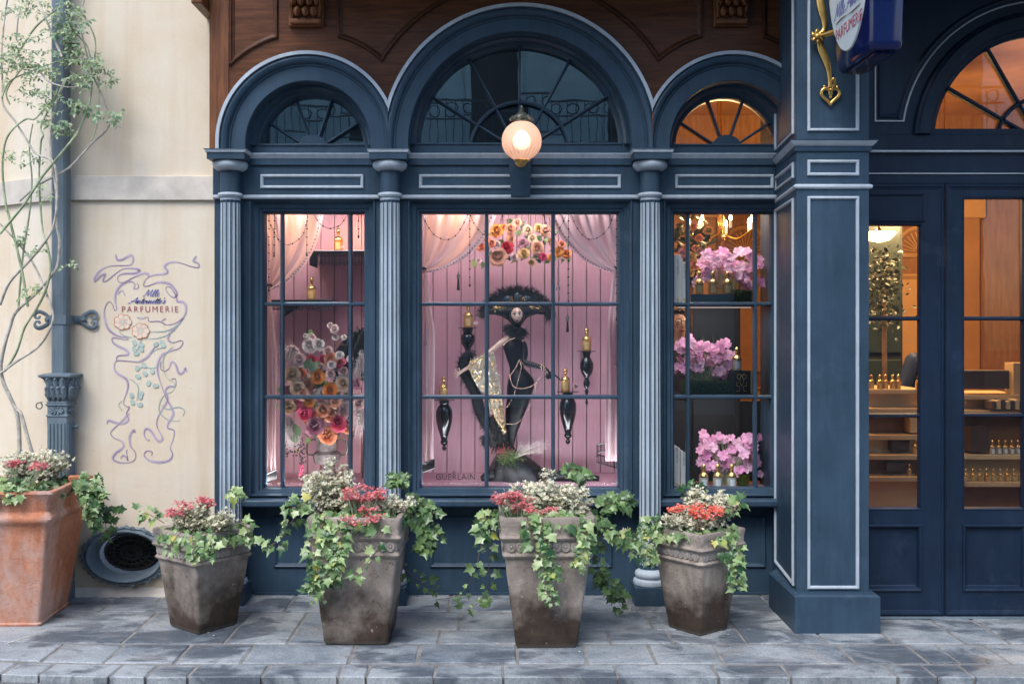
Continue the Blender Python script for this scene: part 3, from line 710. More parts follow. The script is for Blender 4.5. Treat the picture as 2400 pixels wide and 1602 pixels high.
for ai, (cx, dia, xlo, xhi, rg, ro) in enumerate(ARCH):
    ri = dia/2; p1, p2 = arch_profile(ri, ro)
    mb = MB(); mb.loops(sweep_arch(p1, cx, SPR, zAb1), False); a = mb.build('arch_surround', M['navy'], shop, smooth=35); cut(a, xlo, xhi)
    mb = MB(); mb.loops(sweep_arch(p2, cx, SPR, zAb1), False); b = mb.build('arch_fillet', M['trim'], a, smooth=35); cut(b, xlo, xhi)
    # lunette: stepped frame, rail, hub, bars, panes
    LY = -.03; zr = ZV(342, LY) if ai != 1 else ZV(339.6, LY); zc = zr - .012
    mb = MB(); prof = [(ri-.0005, -.13), (ri-.02, -.13), (ri-.024, -.12), (ri-.03, -.10), (ri-.034, -.075), (rg+.02, -.07), (rg+.012, -.06), (rg+.006, -.045), (rg, -.035), (rg, .03)]
    lp = []; n = 60
    for i in range(n+1):
        t = math.pi*i/n; lp.append([Vector((cx + r*math.cos(t), y_, zc - .01*0 + r*math.sin(t))) for r, y_ in prof])
    mb.loops(lp, False)
    # clip frame verts below rail not needed; rail closes it
    wn = mb.build('arched_window', M['navy'], shop, smooth=35)
    if ai == 2: cut(wn, None, PIL_BL + .03)
    MB().box(cx-ri+.0005, min(cx+ri-.0005, PIL_BL+.03), -.10, .03, z1+.0005, zr-.0001).build('bottom_rail', M['navy'], wn, bevel=.003)
    mb = MB(); mb.box(cx-rg-.01, min(cx+rg+.01, PIL_BL+.02), -.108, -.101, zr-.012, zr-.001); mb.build('rail_bead', M['navy'], wn, bevel=.002)
    hc = Vector((cx, 0, ZV(357, LY)))
    if ai != 1:
        hubr = .092
        mb = MB(); mb.prism([(p[0], p[1]) for p in arcp(cx, hc.z, hubr, 0, 180, 20)], -.085, -.01); mb.build('fan_hub', M['navy'], wn, smooth=30)
        angs = [33, 71, 109, 147]; r0 = hubr
    else:
        angs = [32.3, 61.4, 90, 118.6, 147.7]; r0 = .02
        mb = MB(); prof = [(.274, -.045), (.282, -.058), (.290, -.058), (.298, -.045), (.298, -.01), (.274, -.01)]
        lp = []
        for i in range(41):
            t = math.pi*i/40; lp.append([Vector((cx + r*math.cos(t), y_, hc.z + r*math.sin(t))) for r, y_ in prof])
        mb.loops([[p for p in l] for l in lp], False)
        mb.build('fan_arc', M['navy'], wn, smooth=35)
    def rim_r(a):      # distance from hub centre to the glass edge along angle a
        dz = zc - hc.z; s_, c_ = math.sin(a), math.cos(a)
        bq = -2*dz*s_; return (-bq + math.sqrt(bq*bq - 4*(dz*dz - rg*rg)))/2
    for a_ in angs:
        t = R(a_); dv = Vector((math.cos(t), 0, math.sin(t))); sv = Vector((-dv.z, 0, dv.x)); r1 = rim_r(t) + .012
        mb = MB(); lp = []
        for rr in (r0 - .006, r1):
            c_ = hc + dv*rr; lp.append([c_ + sv*o_ + Vector((0, y_, 0)) for o_, y_ in ((-.0075, -.012), (-.0075, -.045), (-.003, -.055), (.003, -.055), (.0075, -.045), (.0075, -.012))])
        mb.loops(lp, True); o = mb.build('fan_bar', M['navy'], wn)
        if ai == 2 and hc.x + dv.x*r1 > PIL_BL: pass
    edges = [0] + angs + [180]
    gm = M['glass_lunette'] if ai < 2 else M['glass']
    for i in range(len(edges)-1):
        bands = [(r0, None)] if ai != 1 else [(.012, .285), (.287, None)]
        for (ra, rb) in bands:
            pts = []
            for k in range(9):
                t = R(edges[i]+(edges[i+1]-edges[i])*k/8); rr = rb if rb else rim_r(t)+.004; pts.append(hc + Vector((math.cos(t)*rr, -.018, math.sin(t)*rr)))
            for k in range(9):
                t = R(edges[i+1]+(edges[i]-edges[i+1])*k/8); pts.append(hc + Vector((math.cos(t)*ra, -.018, math.sin(t)*ra)))
            for p in pts: p.z = max(p.z, zr-.004)
            tilt = (rnd.random()-.5)*.012; tw = (rnd.random()-.5)*.012
            c0 = sum(pts, Vector())/len(pts)
            pts = [Vector((p.x, p.y + (p.z-c0.z)*tilt + (p.x-c0.x)*tw, p.z)) for p in pts]
            MB().add(pts, [tuple(range(18))]).build('pane', gm, wn)
# -- oak fascia above the arches
WF = -.205
c1, c2, c3 = ARCH[0][0], ARCH[1][0], ARCH[2][0]; r1, r2 = ARCH[0][5]-.004, ARCH[1][5]-.004
def isect(ca, ra, cb, rb):
    d_ = cb-ca; x = (d_*d_ + ra*ra - rb*rb)/(2*d_); return math.sqrt(ra*ra-x*x), x
h12, x12 = isect(c1, r1, c2, r2); h23, x23 = isect(c2, r2, c3, r1)
xL = X(492, WF); xR = PIL_BL+.03; TOP = 3.95
poly = [(xL, zAb1-.005), (c1-r1, zAb1-.005)]
a1 = math.degrees(math.atan2(h12, x12)); poly += arcp(c1, SPR, r1, 180, a1, 40)[0:]
a2 = math.degrees(math.atan2(h12, c1+x12-c2)); a3 = math.degrees(math.atan2(h23, x23)); poly += arcp(c2, SPR, r2, a2, a3, 60)[1:]
a4 = math.degrees(math.atan2(h23, c2+x23-c3)); a5 = math.degrees(math.acos((xR-c3)/r1)); poly += arcp(c3, SPR, r1, a4, a5, 30)[1:]
poly += [(xR, TOP), (xL, TOP)]
fas = MB().prism(poly, WF, -.15).build('oak_fascia', M['wood_h'], shop)
MB().box(xL-.001, X(537.5, WF), WF-.006, -.15, zAb1-.004, TOP).build('oak_stile', M['wood'], fas, bevel=.003)
cut(fas.children[0], None, X(537.5, WF))
bmx = fas.children[0]
# keep the stile clear of the arch: trim its lower right corner along the fillet
st_poly = [(xL-.001, zAb1-.004), (c1-r1-.002, zAb1-.004)] + [p for p in arcp(c1, SPR, r1+.002, 180, 90, 60) if p[0] < X(537.5, WF)] + [(X(537.5, WF), TOP), (xL-.001, TOP)]
bpy.data.objects.remove(bmx); MB().prism(st_poly, WF-.006, -.15).build('oak_stile', M['wood'], fas)
POAK = [(0, 0), (0, .008), (.005, .016), (.011, .016), (.015, .008), (.024, .004), (.034, -.004), (.044, -.012), (.052, -.012), (.056, -.004), (.061, -.004), (.066, -.016), (.075, -.02)]
def W(u): return X(u, WF)
def WZ(v): return ZV(v, WF)
kk = (DIST+WF)/FPX
ra1 = 259*kk; ra2 = 376*kk; SC = SPR - .003
def panelA(sgn=1):
    xa, xb = W(538.5), W(652); pts = [(xa, 3.85)] + [p for p in arcp(c1, SC, ra1, 180, 90, 60) if xa < p[0] < xb] + [(xb, 3.85)]
    lo_ = math.sqrt(ra1**2-(xa-c1)**2); hi_ = math.sqrt(ra1**2-(xb-c1)**2)
    return [(xa, 3.85), (xa, SC+lo_)] + pts[1:-1] + [(xb, SC+hi_), (xb, 3.85)]
def panelB():
    xa = W(791.8); h_, x_ = isect(c1, ra1, c2, ra2); xt = c1+x_
    A_ = [p for p in arcp(c1, SC, ra1, 90, 0, 60) if xa < p[0] < xt-.004]; B_ = [p for p in arcp(c2, SC, ra2, 180, 90, 80) if xt+.004 < p[0] < c2-.16]
    return [(xa, 3.85), (xa, SC+math.sqrt(ra1**2-(xa-c1)**2))] + A_ + [(xt, SC+h_)] + B_ + [(c2-.16, 3.85)]
for pl, mir in ((panelA(), 0), (panelB(), 0), (panelB(), 1), (panelA(), 1)):
    q = [((2*c2-p[0]) if mir else p[0], p[1]) for p in pl]
    if mir and max(p[0] for p in q) > xR: q = [(min(p[0], xR-.004), p[1]) for p in q]; q = [p for i, p in enumerate(q) if (Vector(p)-Vector(q[i-1])).length > 1e-4]
    mb = MB(); poly_mould(mb, q, POAK, WF-.001, cap=True); mb.build('oak_panel', [M['wood_panel']], fas, smooth=30)
for uc in (719.5, 1711):
    x = W(uc); cb = MB().box(x-.098, x+.098, WF-.03, WF-.001, WZ(65), TOP).build('carved_corbel', M['wood'], fas, bevel=.006)
    mb = MB(); mb.box(x-.088, x+.088, WF-.055, WF-.031, WZ(62), WZ(50)); mb.build('corbel_ledge', M['wood'], cb, bevel=.008)
    mb = MB()
    for zz, n_, rr in ((WZ(33), 3, .030), (WZ(10), 4, .026), (WZ(-12), 3, .034)):
        for k in range(n_):
            mb.ball((x + (k-(n_-1)/2)*.046, WF-.045, zz), (.024, .03, rr), 12, 8)
            mb.ball((x + (k-(n_-1)/2)*.046, WF-.07, zz-.012), (.008, .012, rr*.7), 8, 6)
    for s_ in (-1, 1): mb.tube(catmull([(x+s_*.074, WF-.04, WZ(45)), (x+s_*.082, WF-.055, WZ(20)), (x+s_*.07, WF-.06, WZ(-5)), (x+s_*.08, WF-.05, WZ(-40))], 5), .011, 6)
    mb.build('carved_leaves', M['wood'], cb, smooth=60)
MB().box(X(452, -.3), X(478, -.3), -.34, -.042, ZV(13, -.3), TOP).build('eave_bracket', M['wood'], shop, bevel=.008)
# -- corner strip next to the cream wall
MB().box(X(503, -.09), COLX[0]-.03, -.095, .1, 0, 2.46).build('corner_strip', M['navy'], shop, bevel=.002)
# -- display windows
WB = [dict(c=(COLX[0]+COLX[1])/2, l=COLX[0], r=COLX[1], gx=(X(623.5, GY), X(854.5, GY)), mx=(661, 821), name='left'),
      dict(c=c2, l=COLX[1], r=COLX[2], gx=(X(989, GY), X(1447, GY)), mx=(1140.5, 1296.5), name='mid'),
      dict(c=0, l=COLX[2], r=PIL_BL+.05, gx=(X(1579, GY), X(1805, GY)), mx=(1613, 1771), name='right')]
gz0, gz1 = ZV(1140, GY), ZV(502, GY)
CASE = [(0, -.02), (0, .1), (.005, .106), (.012, .106), (.017, .098), (.022, .072), (.028, .066), (.048, .060), (.052, .05), (.066, .046), (.074, .034), (.078, .02), (.078, -.03)]
RING = .078
sill_z0, sill_z1 = .534, .578
for bi, b in enumerate(WB):
    g0, g1 = b['gx']; right_tight = bi == 2
    mb = MB(); poly_mould(mb, rect(g0-RING, g1+(RING if not right_tight else .02)+ (.058 if right_tight else 0), gz0-.030, gz1+RING), [(min(i_, RING), d_) for i_, d_ in CASE], 0)
    # narrow the ring at the bottom so that the rail matches the photo: move loops down there
    win = mb.build('display_window', M['navy'], shop, smooth=25)
    for v_ in win.data.vertices:
        if v_.co.z < gz0 + .06 and v_.co.z > gz0 - .2: v_.co.z = gz0 - (gz0+RING-.030 - v_.co.z)*.5 if v_.co.z < gz0+RING-.03 else v_.co.z
    rx = g1 + (RING if not right_tight else RING)
    mb = MB(); mb.box(b['l'], g0-RING+.0006, -.098, .06, sill_z1-.001, zB-.0125)
    if not right_tight: mb.box(rx-.0006, b['r'], -.098, .06, sill_z1-.001, zB-.0125)
    mb.box(g0-RING+.0006, rx-.0006, -.097, .06, gz1+RING-.0004, zB-.0125)
    mb.build('window_casing', M['navy'], win, bevel=.002)
    mb = MB(); mb.box(g0-RING, rx, -.085, .05, sill_z1-.0005, gz0-.036); mb.build('apron_rail', M['navy'], win, bevel=.002)
    sx0, sx1 = b['l'] + .02, (b['r']-.02 if not right_tight else PIL_BL+.04)
    lo = [(.05, sill_z0), (-.148, sill_z0), (-.156, sill_z0+.008), (-.156, sill_z1-.012), (-.150, sill_z1-.004), (-.14, sill_z1), (.05, sill_z1+.004)]
    mb = MB(); mb.loops([[Vector((xx, y_, z_)) for y_, z_ in lo] for xx in (sx0, sx1)], True); mb.add([(sx0, *p) for p in lo], [tuple(range(7))]).add([(sx1, *p) for p in lo], [tuple(range(7))])
    mb.build('sill', M['navy'], win, bevel=.002)
    zz = [gz0-.002, ZV(930, -.02), ZV(712, -.02), gz1+.002]; xx = [g0-.002, X(b['mx'][0], -.02), X(b['mx'][1], -.02), g1+.002]
    barp = [(-.012, .012), (-.012, -.012), (-.006, -.028), (.006, -.028), (.012, -.012), (.012, .012)]
    for z_ in zz[1:3]:
        MB().loops([[Vector((x_, GY + p[1], z_ + p[0]*.95)) for p in barp] for x_ in (g0-.004, g1+.004)], True).build('glazing_bar', M['navy'], win)
    for x_ in xx[1:3]:
        MB().loops([[Vector((x_ + p[0]*.93, GY + p[1]*.94 - .001, z_)) for p in barp] for z_ in (gz0-.004, gz1+.004)], True).build('glazing_bar', M['navy'], win)
    for i in range(3):
        for j in range(3):
            cx_, cz_ = (xx[i]+xx[i+1])/2, (zz[j]+zz[j+1])/2; tl_, tw = (rnd.random()-.5)*.01, (rnd.random()-.5)*.01
            MB().add([(x_, GY + .003 + (x_-cx_)*tw + (z_-cz_)*tl_, z_) for x_, z_ in ((xx[i], zz[j]), (xx[i+1], zz[j]), (xx[i+1], zz[j+1]), (xx[i], zz[j+1]))], [(0, 1, 2, 3)]).build('pane', M['glass'], win)
    b['win'] = win
    # stall riser below the sill
    ap = MB().box(b['l'], sx1+.02, 0, .08, 0, sill_z0-.0003).build('stall_riser', M['navy'], shop)
    us = [(642, 878), (1008, 1434), (1590, 1794)][bi]
    mb = MB(); poly_mould(mb, rect(X(us[0], 0), X(us[1], 0), ZV(1328, 0), ZV(1208, 0)), [(0, 0), (0, .009), (.006, .014), (.012, .010), (.02, .002), (.032, -.008), (.038, -.010), (.045, -.0015)], -.0005, cap=True); mb.build('riser_panel', M['navy'], ap)
    MB().box(b['l']+.1, sx1-.06, -.016, -.0006, .002, .014).build('riser_foot', M['navy'], ap)
# gilt-free lettering on the glass of the middle window
tx = P(1021, 1123.5, -.004)
text('shop_name_lettering', 'GUERLAIN', M['black'], WB[1]['win'], tx, .049, spacing=1.12, sx=.92, ext=.0002, thin=-.0004)
e = P(1064, 1104, -.004); mb = MB()
for s_ in (-1, 0, 1):
    for k in range(10):
        t = k/9*6.28; 
    pts = [e + Vector((s_*.006 + .003*math.cos(t)*(1 if s_ == 0 else .6), 0, (.011 if s_ == 0 else .006)*math.sin(t) - (0 if s_ == 0 else .005))) for t in [k*.628 for k in range(11)]]
    mb.tube(pts, .0007, 4)
mb.build('emblem', M['black'], WB[1]['win'])
# -- keystone bracket
kx0, kx1, kx2, kx3 = X(1191.8, -.2), X(1246, -.2), X(1198, -.2), X(1243, -.2)
mb = MB(); zt, zb = ZV(362, -.2), ZV(459, -.19)
mb.add([(kx0, -.215, zt), (kx1, -.215, zt), (kx3, -.165, zb), (kx2, -.165, zb), (kx0, -.11, zt), (kx1, -.11, zt), (kx3, -.11, zb), (kx2, -.11, zb)], [(0, 1, 2, 3), (4, 5, 6, 7), (0, 1, 5, 4), (3, 2, 6, 7), (0, 3, 7, 4), (1, 2, 6, 5)])
mb.build('keystone', M['navy'], shop, bevel=.003)
# -- corner pillar with pale-edged panels
def prism_xy(mb, pts, z0, z1, mi=0):
    n = len(pts); mb.add([(p[0], p[1], z0) for p in pts] + [(p[0], p[1], z1) for p in pts], [tuple(reversed(range(n))), tuple(range(n, 2*n))] + [(k, (k+1) % n, n+(k+1) % n, n+k) for k in range(n)], mi)
FP = [(PIL_FL, -.70), (PIL_FR, -.70), (PIL_FR, .3), (PIL_BL+.008, .3), (PIL_BL, -.05)]
mb = MB(); prism_xy(mb, FP, 0, 3.95); pil = mb.build('corner_pillar', M['navy'], shop, bevel=.003)
def expand(pts, d_): return [tuple(p) for p in offset_poly([Vector(p) for p in ccw(pts)], -d_)]
FPc = [(PIL_FL, -.70), (PIL_FR, -.70), (PIL_FR, -.1), (PIL_BL+.004, -.1)]
bf = X(1863, -.773)
BP = [(bf, -.773), (PIL_FR+.032, -.773), (PIL_FR+.032, -.1), (PIL_BL+.02, -.1), (bf+.002, -.262)]
mb = MB(); prism_xy(mb, BP, 0, .186); lp = [[Vector((p[0], p[1], .186)) for p in BP], [Vector((p.x, p.y, .196)) for p in offset_poly([Vector(q) for q in ccw(BP)], .012)]]
mb.loops(lp, True, 0, None, True); mb.build('pillar_base', M['navy'], pil, bevel=.002)
zc0, zc1 = ZV(354, -.71), ZV(326, -.74)
def belt(prof, name, mats, mis=None):
    lp = [[Vector((p[0], p[1], z_)) for p in expand(FPc, d_)] for d_, z_ in prof]
    mb = MB(); mb.loops(lp, True, 0, mis); return mb.build(name, mats, pil, smooth=30)
belt([(-.001, zc0), (.008, zc0), (.010, zc0+.004), (.010, zc0+.026)], 'pillar_cornice', [M['navy']])
belt([(.0101, zc0+.026), (.018, zc0+.030), (.030, zc0+.044), (.034, zc0+.050)], 'cornice_moulding', [M['trim']])
belt([(.0342, zc0+.0502), (.036, zc0+.056), (.036, zc1), (-.001, zc1+.002)], 'cornice_cap', [M['navy']])
zq = ZV(436.7, -.71)
belt([(-.001, zq-.013)] + [(.0005+.014*math.cos(a), zq+.013*math.sin(a)) for a in [-1.4+.35*k for k in range(9)]] + [(-.001, zq+.013)], 'bead_moulding', [M['trim']])
PIP = [(0, -.001), (0, .007), (.004, .011), (.011, .011), (.015, .005), (.017, -.001)]
fO = Vector((0, -.70, 0))
front = (fO, Vector((1, 0, 0)), Vector((0, -1, 0)))
sv_ = Vector((PIL_BL-PIL_FL, .65, 0)).normalized(); sn = Vector((-sv_.y, sv_.x, 0)); side = (Vector((PIL_FL, -.70, 0)), sv_, sn)
pz = [(ZV(1379, -.7), ZV(460, -.7)), (ZV(412, -.7), ZV(375, -.7)), (ZV(308, -.7), 3.9)]
def panel_ring(z0, z1, fr, a0, a1):
    mb = MB(); poly_mould(mb, rect(a0, a1, z0, z1), PIP, 0, frame=fr); mb.build('panel_moulding', M['trim'], pil)
for z0_, z1_ in pz:
    panel_ring(z0_, z1_, front, X(1892, -.7), X(2013, -.7))
    panel_ring(z0_, z1_, side, .065, .60)
# -- entrance bay
DY = -.50
ent = pempty('entrance_bay', shop)
EC, EZ = X(2447, DY), ZV(330, DY); ERG = 250/FPX*(DIST+DY)
ex0, ex1 = PIL_FR-.004, 2*EC - PIL_FR
# wall with arched opening
n = 48; zt = ZV(300, DY)
op = [p for p in arcp(EC, EZ, ERG+.035, 180, 0, n) if p[1] > zt-.03]
op = [(op[0][0]-.0005, zt-.03)] + op + [(op[-1][0]+.0005, zt-.03)]
wallp = [(ex0, zt-.0305), ] + op + [(ex1+.3, zt-.0305), (ex1+.3, 3.95), (ex0, 3.95)]
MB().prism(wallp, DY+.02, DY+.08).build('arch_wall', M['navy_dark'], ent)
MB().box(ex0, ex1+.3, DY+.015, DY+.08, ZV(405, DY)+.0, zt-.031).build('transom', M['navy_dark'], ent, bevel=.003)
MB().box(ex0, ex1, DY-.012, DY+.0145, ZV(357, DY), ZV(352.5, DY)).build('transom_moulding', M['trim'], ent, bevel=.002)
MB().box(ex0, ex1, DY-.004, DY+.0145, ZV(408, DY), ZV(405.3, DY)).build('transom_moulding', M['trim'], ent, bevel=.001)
# archivolt moulding and thin pale-lined spandrel panel
mb = MB(); prof = [(ERG+.036, .06), (ERG+.036, -.005), (ERG+.044, -.012), (ERG+.10, -.012), (ERG+.108, -.004), (ERG+.12, .0), (ERG+.128, .019)]
mb.loops([[Vector((EC+r*math.cos(t), DY+y_, EZ+r*math.sin(t))) for r, y_ in prof] for t in [math.pi*i/60 for i in range(61)]], False)
o = mb.build('archivolt', M['navy_dark'], ent, smooth=30)
bm = bmesh.new(); bm.from_mesh(o.data); bmesh.ops.bisect_plane(bm, geom=bm.verts[:]+bm.edges[:]+bm.faces[:], plane_co=(0, 0, zt-.03), plane_no=(0, 0, -1), clear_outer=True); bm.to_mesh(o.data); bm.free()
ra = 328/FPX*(DIST+DY); xs0 = X(2052.5, DY); zs0 = ZV(284, DY)
pts = [p for p in arcp(EC, EZ, ra, 180, 95, 50) if p[1] > zs0 and p[0] > xs0]
sp = [(xs0, zs0), (EC-math.sqrt(ra**2-(zs0-EZ)**2), zs0)] + pts + [(pts[-1][0], 3.9), (xs0, 3.9)]
for mir in (0, 1):
    q = [((2*EC-p[0]) if mir else p[0], p[1]) for p in sp]; mb = MB(); poly_mould(mb, q, [(0, 0), (0, .006), (.004, .008), (.007, .006), (.009, 0)], DY+.0195); mb.build('spandrel_moulding', M['trim'], ent)
    mb = MB(); poly_mould(mb, q, [(.022, 0), (.024, .008), (.032, .010), (.04, .004), (.052, -.004)], DY+.0195); mb.build('spandrel_panel', M['navy_dark'], ent)
# lunette over the door
mb = MB(); prof = [(ERG+.036, .02), (ERG+.02, .02), (ERG+.01, .035), (ERG, .04), (ERG, .07), (ERG+.036, .07)]
mb.loops([[Vector((EC+r*math.cos(t), DY+y_, EZ+r*math.sin(t))) for r, y_ in prof] for t in [R(-4+188*i/60) for i in range(61)]], False)
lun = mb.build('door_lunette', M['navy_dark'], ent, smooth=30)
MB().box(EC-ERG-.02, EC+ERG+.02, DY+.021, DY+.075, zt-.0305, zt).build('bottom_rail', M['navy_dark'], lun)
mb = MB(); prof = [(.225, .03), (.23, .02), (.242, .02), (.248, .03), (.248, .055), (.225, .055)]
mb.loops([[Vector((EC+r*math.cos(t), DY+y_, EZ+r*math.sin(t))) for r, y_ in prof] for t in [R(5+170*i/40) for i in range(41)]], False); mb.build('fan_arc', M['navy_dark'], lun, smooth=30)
angs = [30, 60, 90, 120, 150]
for a_ in angs:
    t = R(a_); dv = Vector((math.cos(t), 0, math.sin(t))); s2 = Vector((-dv.z, 0, dv.x)); hc = Vector((EC, DY, EZ))
    MB().loops([[hc + dv*rr + s2*o_ + Vector((0, y_, 0)) for o_, y_ in ((-.011, .055), (-.011, .03), (-.005, .02), (.005, .02), (.011, .03), (.011, .055))] for rr in (.03, ERG+.01)], True).build('fan_bar', M['navy_dark'], lun)
ed = [-2.5] + angs + [182.5]
for i in range(6):
    for ra_, rb_ in ((.0, .236), (.238, ERG+.003)):
        pts = [Vector((EC+rb_*math.cos(R(ed[i]+(ed[i+1]-ed[i])*k/8)), DY+.05, max(zt-.002, EZ+rb_*math.sin(R(ed[i]+(ed[i+1]-ed[i])*k/8))))) for k in range(9)]
        pts += [Vector((EC+ra_*math.cos(R(ed[i+1]+(ed[i]-ed[i+1])*k/8)), DY+.05, max(zt-.002, EZ+ra_*math.sin(R(ed[i+1]+(ed[i]-ed[i+1])*k/8))))) for k in range(9)] if ra_ > 0 else [Vector((EC, DY+.05, max(zt-.002, EZ)))]
        MB().add(pts, [tuple(range(len(pts)))]).build('pane', M['glass_door'], lun)
# header beam under the transom
MB().box(ex0, ex1, DY+.004, DY+.07, ZV(430, DY), ZV(408.2, DY)).build('header', M['navy_dark'], ent, bevel=.003)
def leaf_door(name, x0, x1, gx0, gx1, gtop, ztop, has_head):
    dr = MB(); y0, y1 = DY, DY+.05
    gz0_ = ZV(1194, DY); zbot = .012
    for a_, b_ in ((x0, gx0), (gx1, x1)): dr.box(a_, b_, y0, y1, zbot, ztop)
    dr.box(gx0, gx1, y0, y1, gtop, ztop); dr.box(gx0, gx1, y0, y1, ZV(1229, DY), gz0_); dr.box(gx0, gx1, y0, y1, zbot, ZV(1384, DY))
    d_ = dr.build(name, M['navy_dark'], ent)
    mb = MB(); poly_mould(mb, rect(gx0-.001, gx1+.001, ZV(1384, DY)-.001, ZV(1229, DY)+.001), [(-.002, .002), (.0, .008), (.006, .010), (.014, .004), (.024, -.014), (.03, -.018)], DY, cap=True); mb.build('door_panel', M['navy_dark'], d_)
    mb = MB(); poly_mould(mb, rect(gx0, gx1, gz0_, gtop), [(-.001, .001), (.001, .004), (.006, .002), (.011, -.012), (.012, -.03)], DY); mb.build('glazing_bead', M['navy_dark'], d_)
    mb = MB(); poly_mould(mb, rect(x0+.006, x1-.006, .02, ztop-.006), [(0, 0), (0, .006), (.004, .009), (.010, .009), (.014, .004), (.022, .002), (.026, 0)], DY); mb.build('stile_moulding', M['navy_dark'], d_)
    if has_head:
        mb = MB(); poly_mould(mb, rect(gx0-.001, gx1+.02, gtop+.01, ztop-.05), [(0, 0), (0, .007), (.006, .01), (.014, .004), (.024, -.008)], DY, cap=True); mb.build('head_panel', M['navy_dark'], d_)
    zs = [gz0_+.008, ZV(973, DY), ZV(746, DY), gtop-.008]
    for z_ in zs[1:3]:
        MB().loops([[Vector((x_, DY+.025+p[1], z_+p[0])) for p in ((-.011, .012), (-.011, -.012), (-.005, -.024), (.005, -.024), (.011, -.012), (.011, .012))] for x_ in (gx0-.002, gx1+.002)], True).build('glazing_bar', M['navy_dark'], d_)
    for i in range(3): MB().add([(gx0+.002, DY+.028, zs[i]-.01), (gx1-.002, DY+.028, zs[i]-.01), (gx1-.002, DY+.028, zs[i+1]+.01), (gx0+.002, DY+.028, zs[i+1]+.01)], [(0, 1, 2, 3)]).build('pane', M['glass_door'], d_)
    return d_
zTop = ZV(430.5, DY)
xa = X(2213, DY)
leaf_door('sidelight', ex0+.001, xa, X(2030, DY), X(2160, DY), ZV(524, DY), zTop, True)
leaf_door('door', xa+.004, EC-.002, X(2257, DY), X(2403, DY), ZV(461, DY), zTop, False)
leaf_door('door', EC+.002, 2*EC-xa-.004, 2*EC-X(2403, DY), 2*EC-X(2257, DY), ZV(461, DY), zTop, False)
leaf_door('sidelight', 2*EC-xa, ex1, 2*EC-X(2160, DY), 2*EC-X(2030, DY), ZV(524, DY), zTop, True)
MB().box(ex0+.001, ex1, DY-.01, DY+.06, .001, .0115).build('threshold', M['pipe'], ent)
MB().box(ex1, ex1+1.2, -.7, .3, 0, 3.95).build('end_pier', M['navy'], ent)
# -- unseen storey above, with a slab and canopy added to shade arches and door
bal = pempty('added_overhang', shop)
MB().box(-1.25, PIL_FL-.01, -.98, -.1, 3.60, 3.76).build('added_shade_slab', M['wood'], bal)  # unseen slab, placed to shade the upper arches
MB().box(-1.63, 5.2, -.2, .6, 3.96, 6.6).build('upper_wall', M['navy'], bal)
MB().box(PIL_FR+.05, 5.4, -1.55, -.4, 3.44, 3.60).build('added_door_shade', M['wood'], bal)  # unseen canopy, added to keep the door bay dark
# ------------------------------------------------------------------ rooms behind the glass
inn = pempty('shop_interior', shop)
def room(mb, x0, x1, y0, y1, z0, z1, sides='lrbtf', mi=0):
    if 'l' in sides: mb.add([(x0, y0, z0), (x0, y1, z0), (x0, y1, z1), (x0, y0, z1)], [(0, 1, 2, 3)], mi)
    if 'r' in sides: mb.add([(x1, y0, z0), (x1, y1, z0), (x1, y1, z1), (x1, y0, z1)], [(0, 1, 2, 3)], mi)
    if 'b' in sides: mb.add([(x0, y1, z0), (x1, y1, z0), (x1, y1, z1), (x0, y1, z1)], [(0, 1, 2, 3)], mi)
    if 't' in sides: mb.add([(x0, y0, z1), (x1, y0, z1), (x1, y1, z1), (x0, y1, z1)], [(0, 1, 2, 3)], mi)
    if 'f' in sides: mb.add([(x0, y0, z0), (x1, y0, z0), (x1, y1, z0), (x0, y1, z0)], [(0, 1, 2, 3)], mi)
    return mb
BXZ0, BXZ1, BXY = .605, 2.42, .72
boxes = [(-1.52, -.635), (-.615, .845)]
for k, (x0, x1) in enumerate(boxes):
    wb = pempty('display_box', shop)
    room(MB(), x0, x1, .061, BXY+.03, BXZ0, BXZ1, 'lr').build('side_panel', M['pinkplain'], wb, recalc=False)
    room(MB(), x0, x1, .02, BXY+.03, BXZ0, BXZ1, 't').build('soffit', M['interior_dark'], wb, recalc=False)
    room(MB(), x0, x1, .02, BXY+.03, BXZ0, BXZ1, 'f').build('display_floor', M['pinkplain'], wb, recalc=False)
    n = 10 if k == 0 else 16; pw = (x1-x0)/n; g = .0022
    pme = MB().box(-pw/2+g, pw/2-g, 0, .018, 0, BXZ1-BXZ0-.002).mesh('plank', M['pink'])
    for i in range(n):
        o = inst('plank', pme, wb, (x0+pw*(i+.5), BXY + rnd.uniform(-.0015, .0015), BXZ0+.001))
        bv = o.modifiers.new('edge', 'BEVEL'); bv.width = .002; bv.segments = 1
    MB().box(x0+.001, x1-.001, BXY+.019, BXY+.029, BXZ0+.002, BXZ1-.002).build('backing_board', M['interior_dark'], wb)
# dark loft behind the two left lunettes
room(MB(), -1.55, .86, .031, 1.2, BXZ1+.03, 3.9, 'lrbt').build('loft_wall', M['interior_dark'], inn, recalc=False)
MB().box(-1.55, .86, .031, 1.2, BXZ1+.012, BXZ1+.028).build('loft_floor', M['interior_dark'], inn)
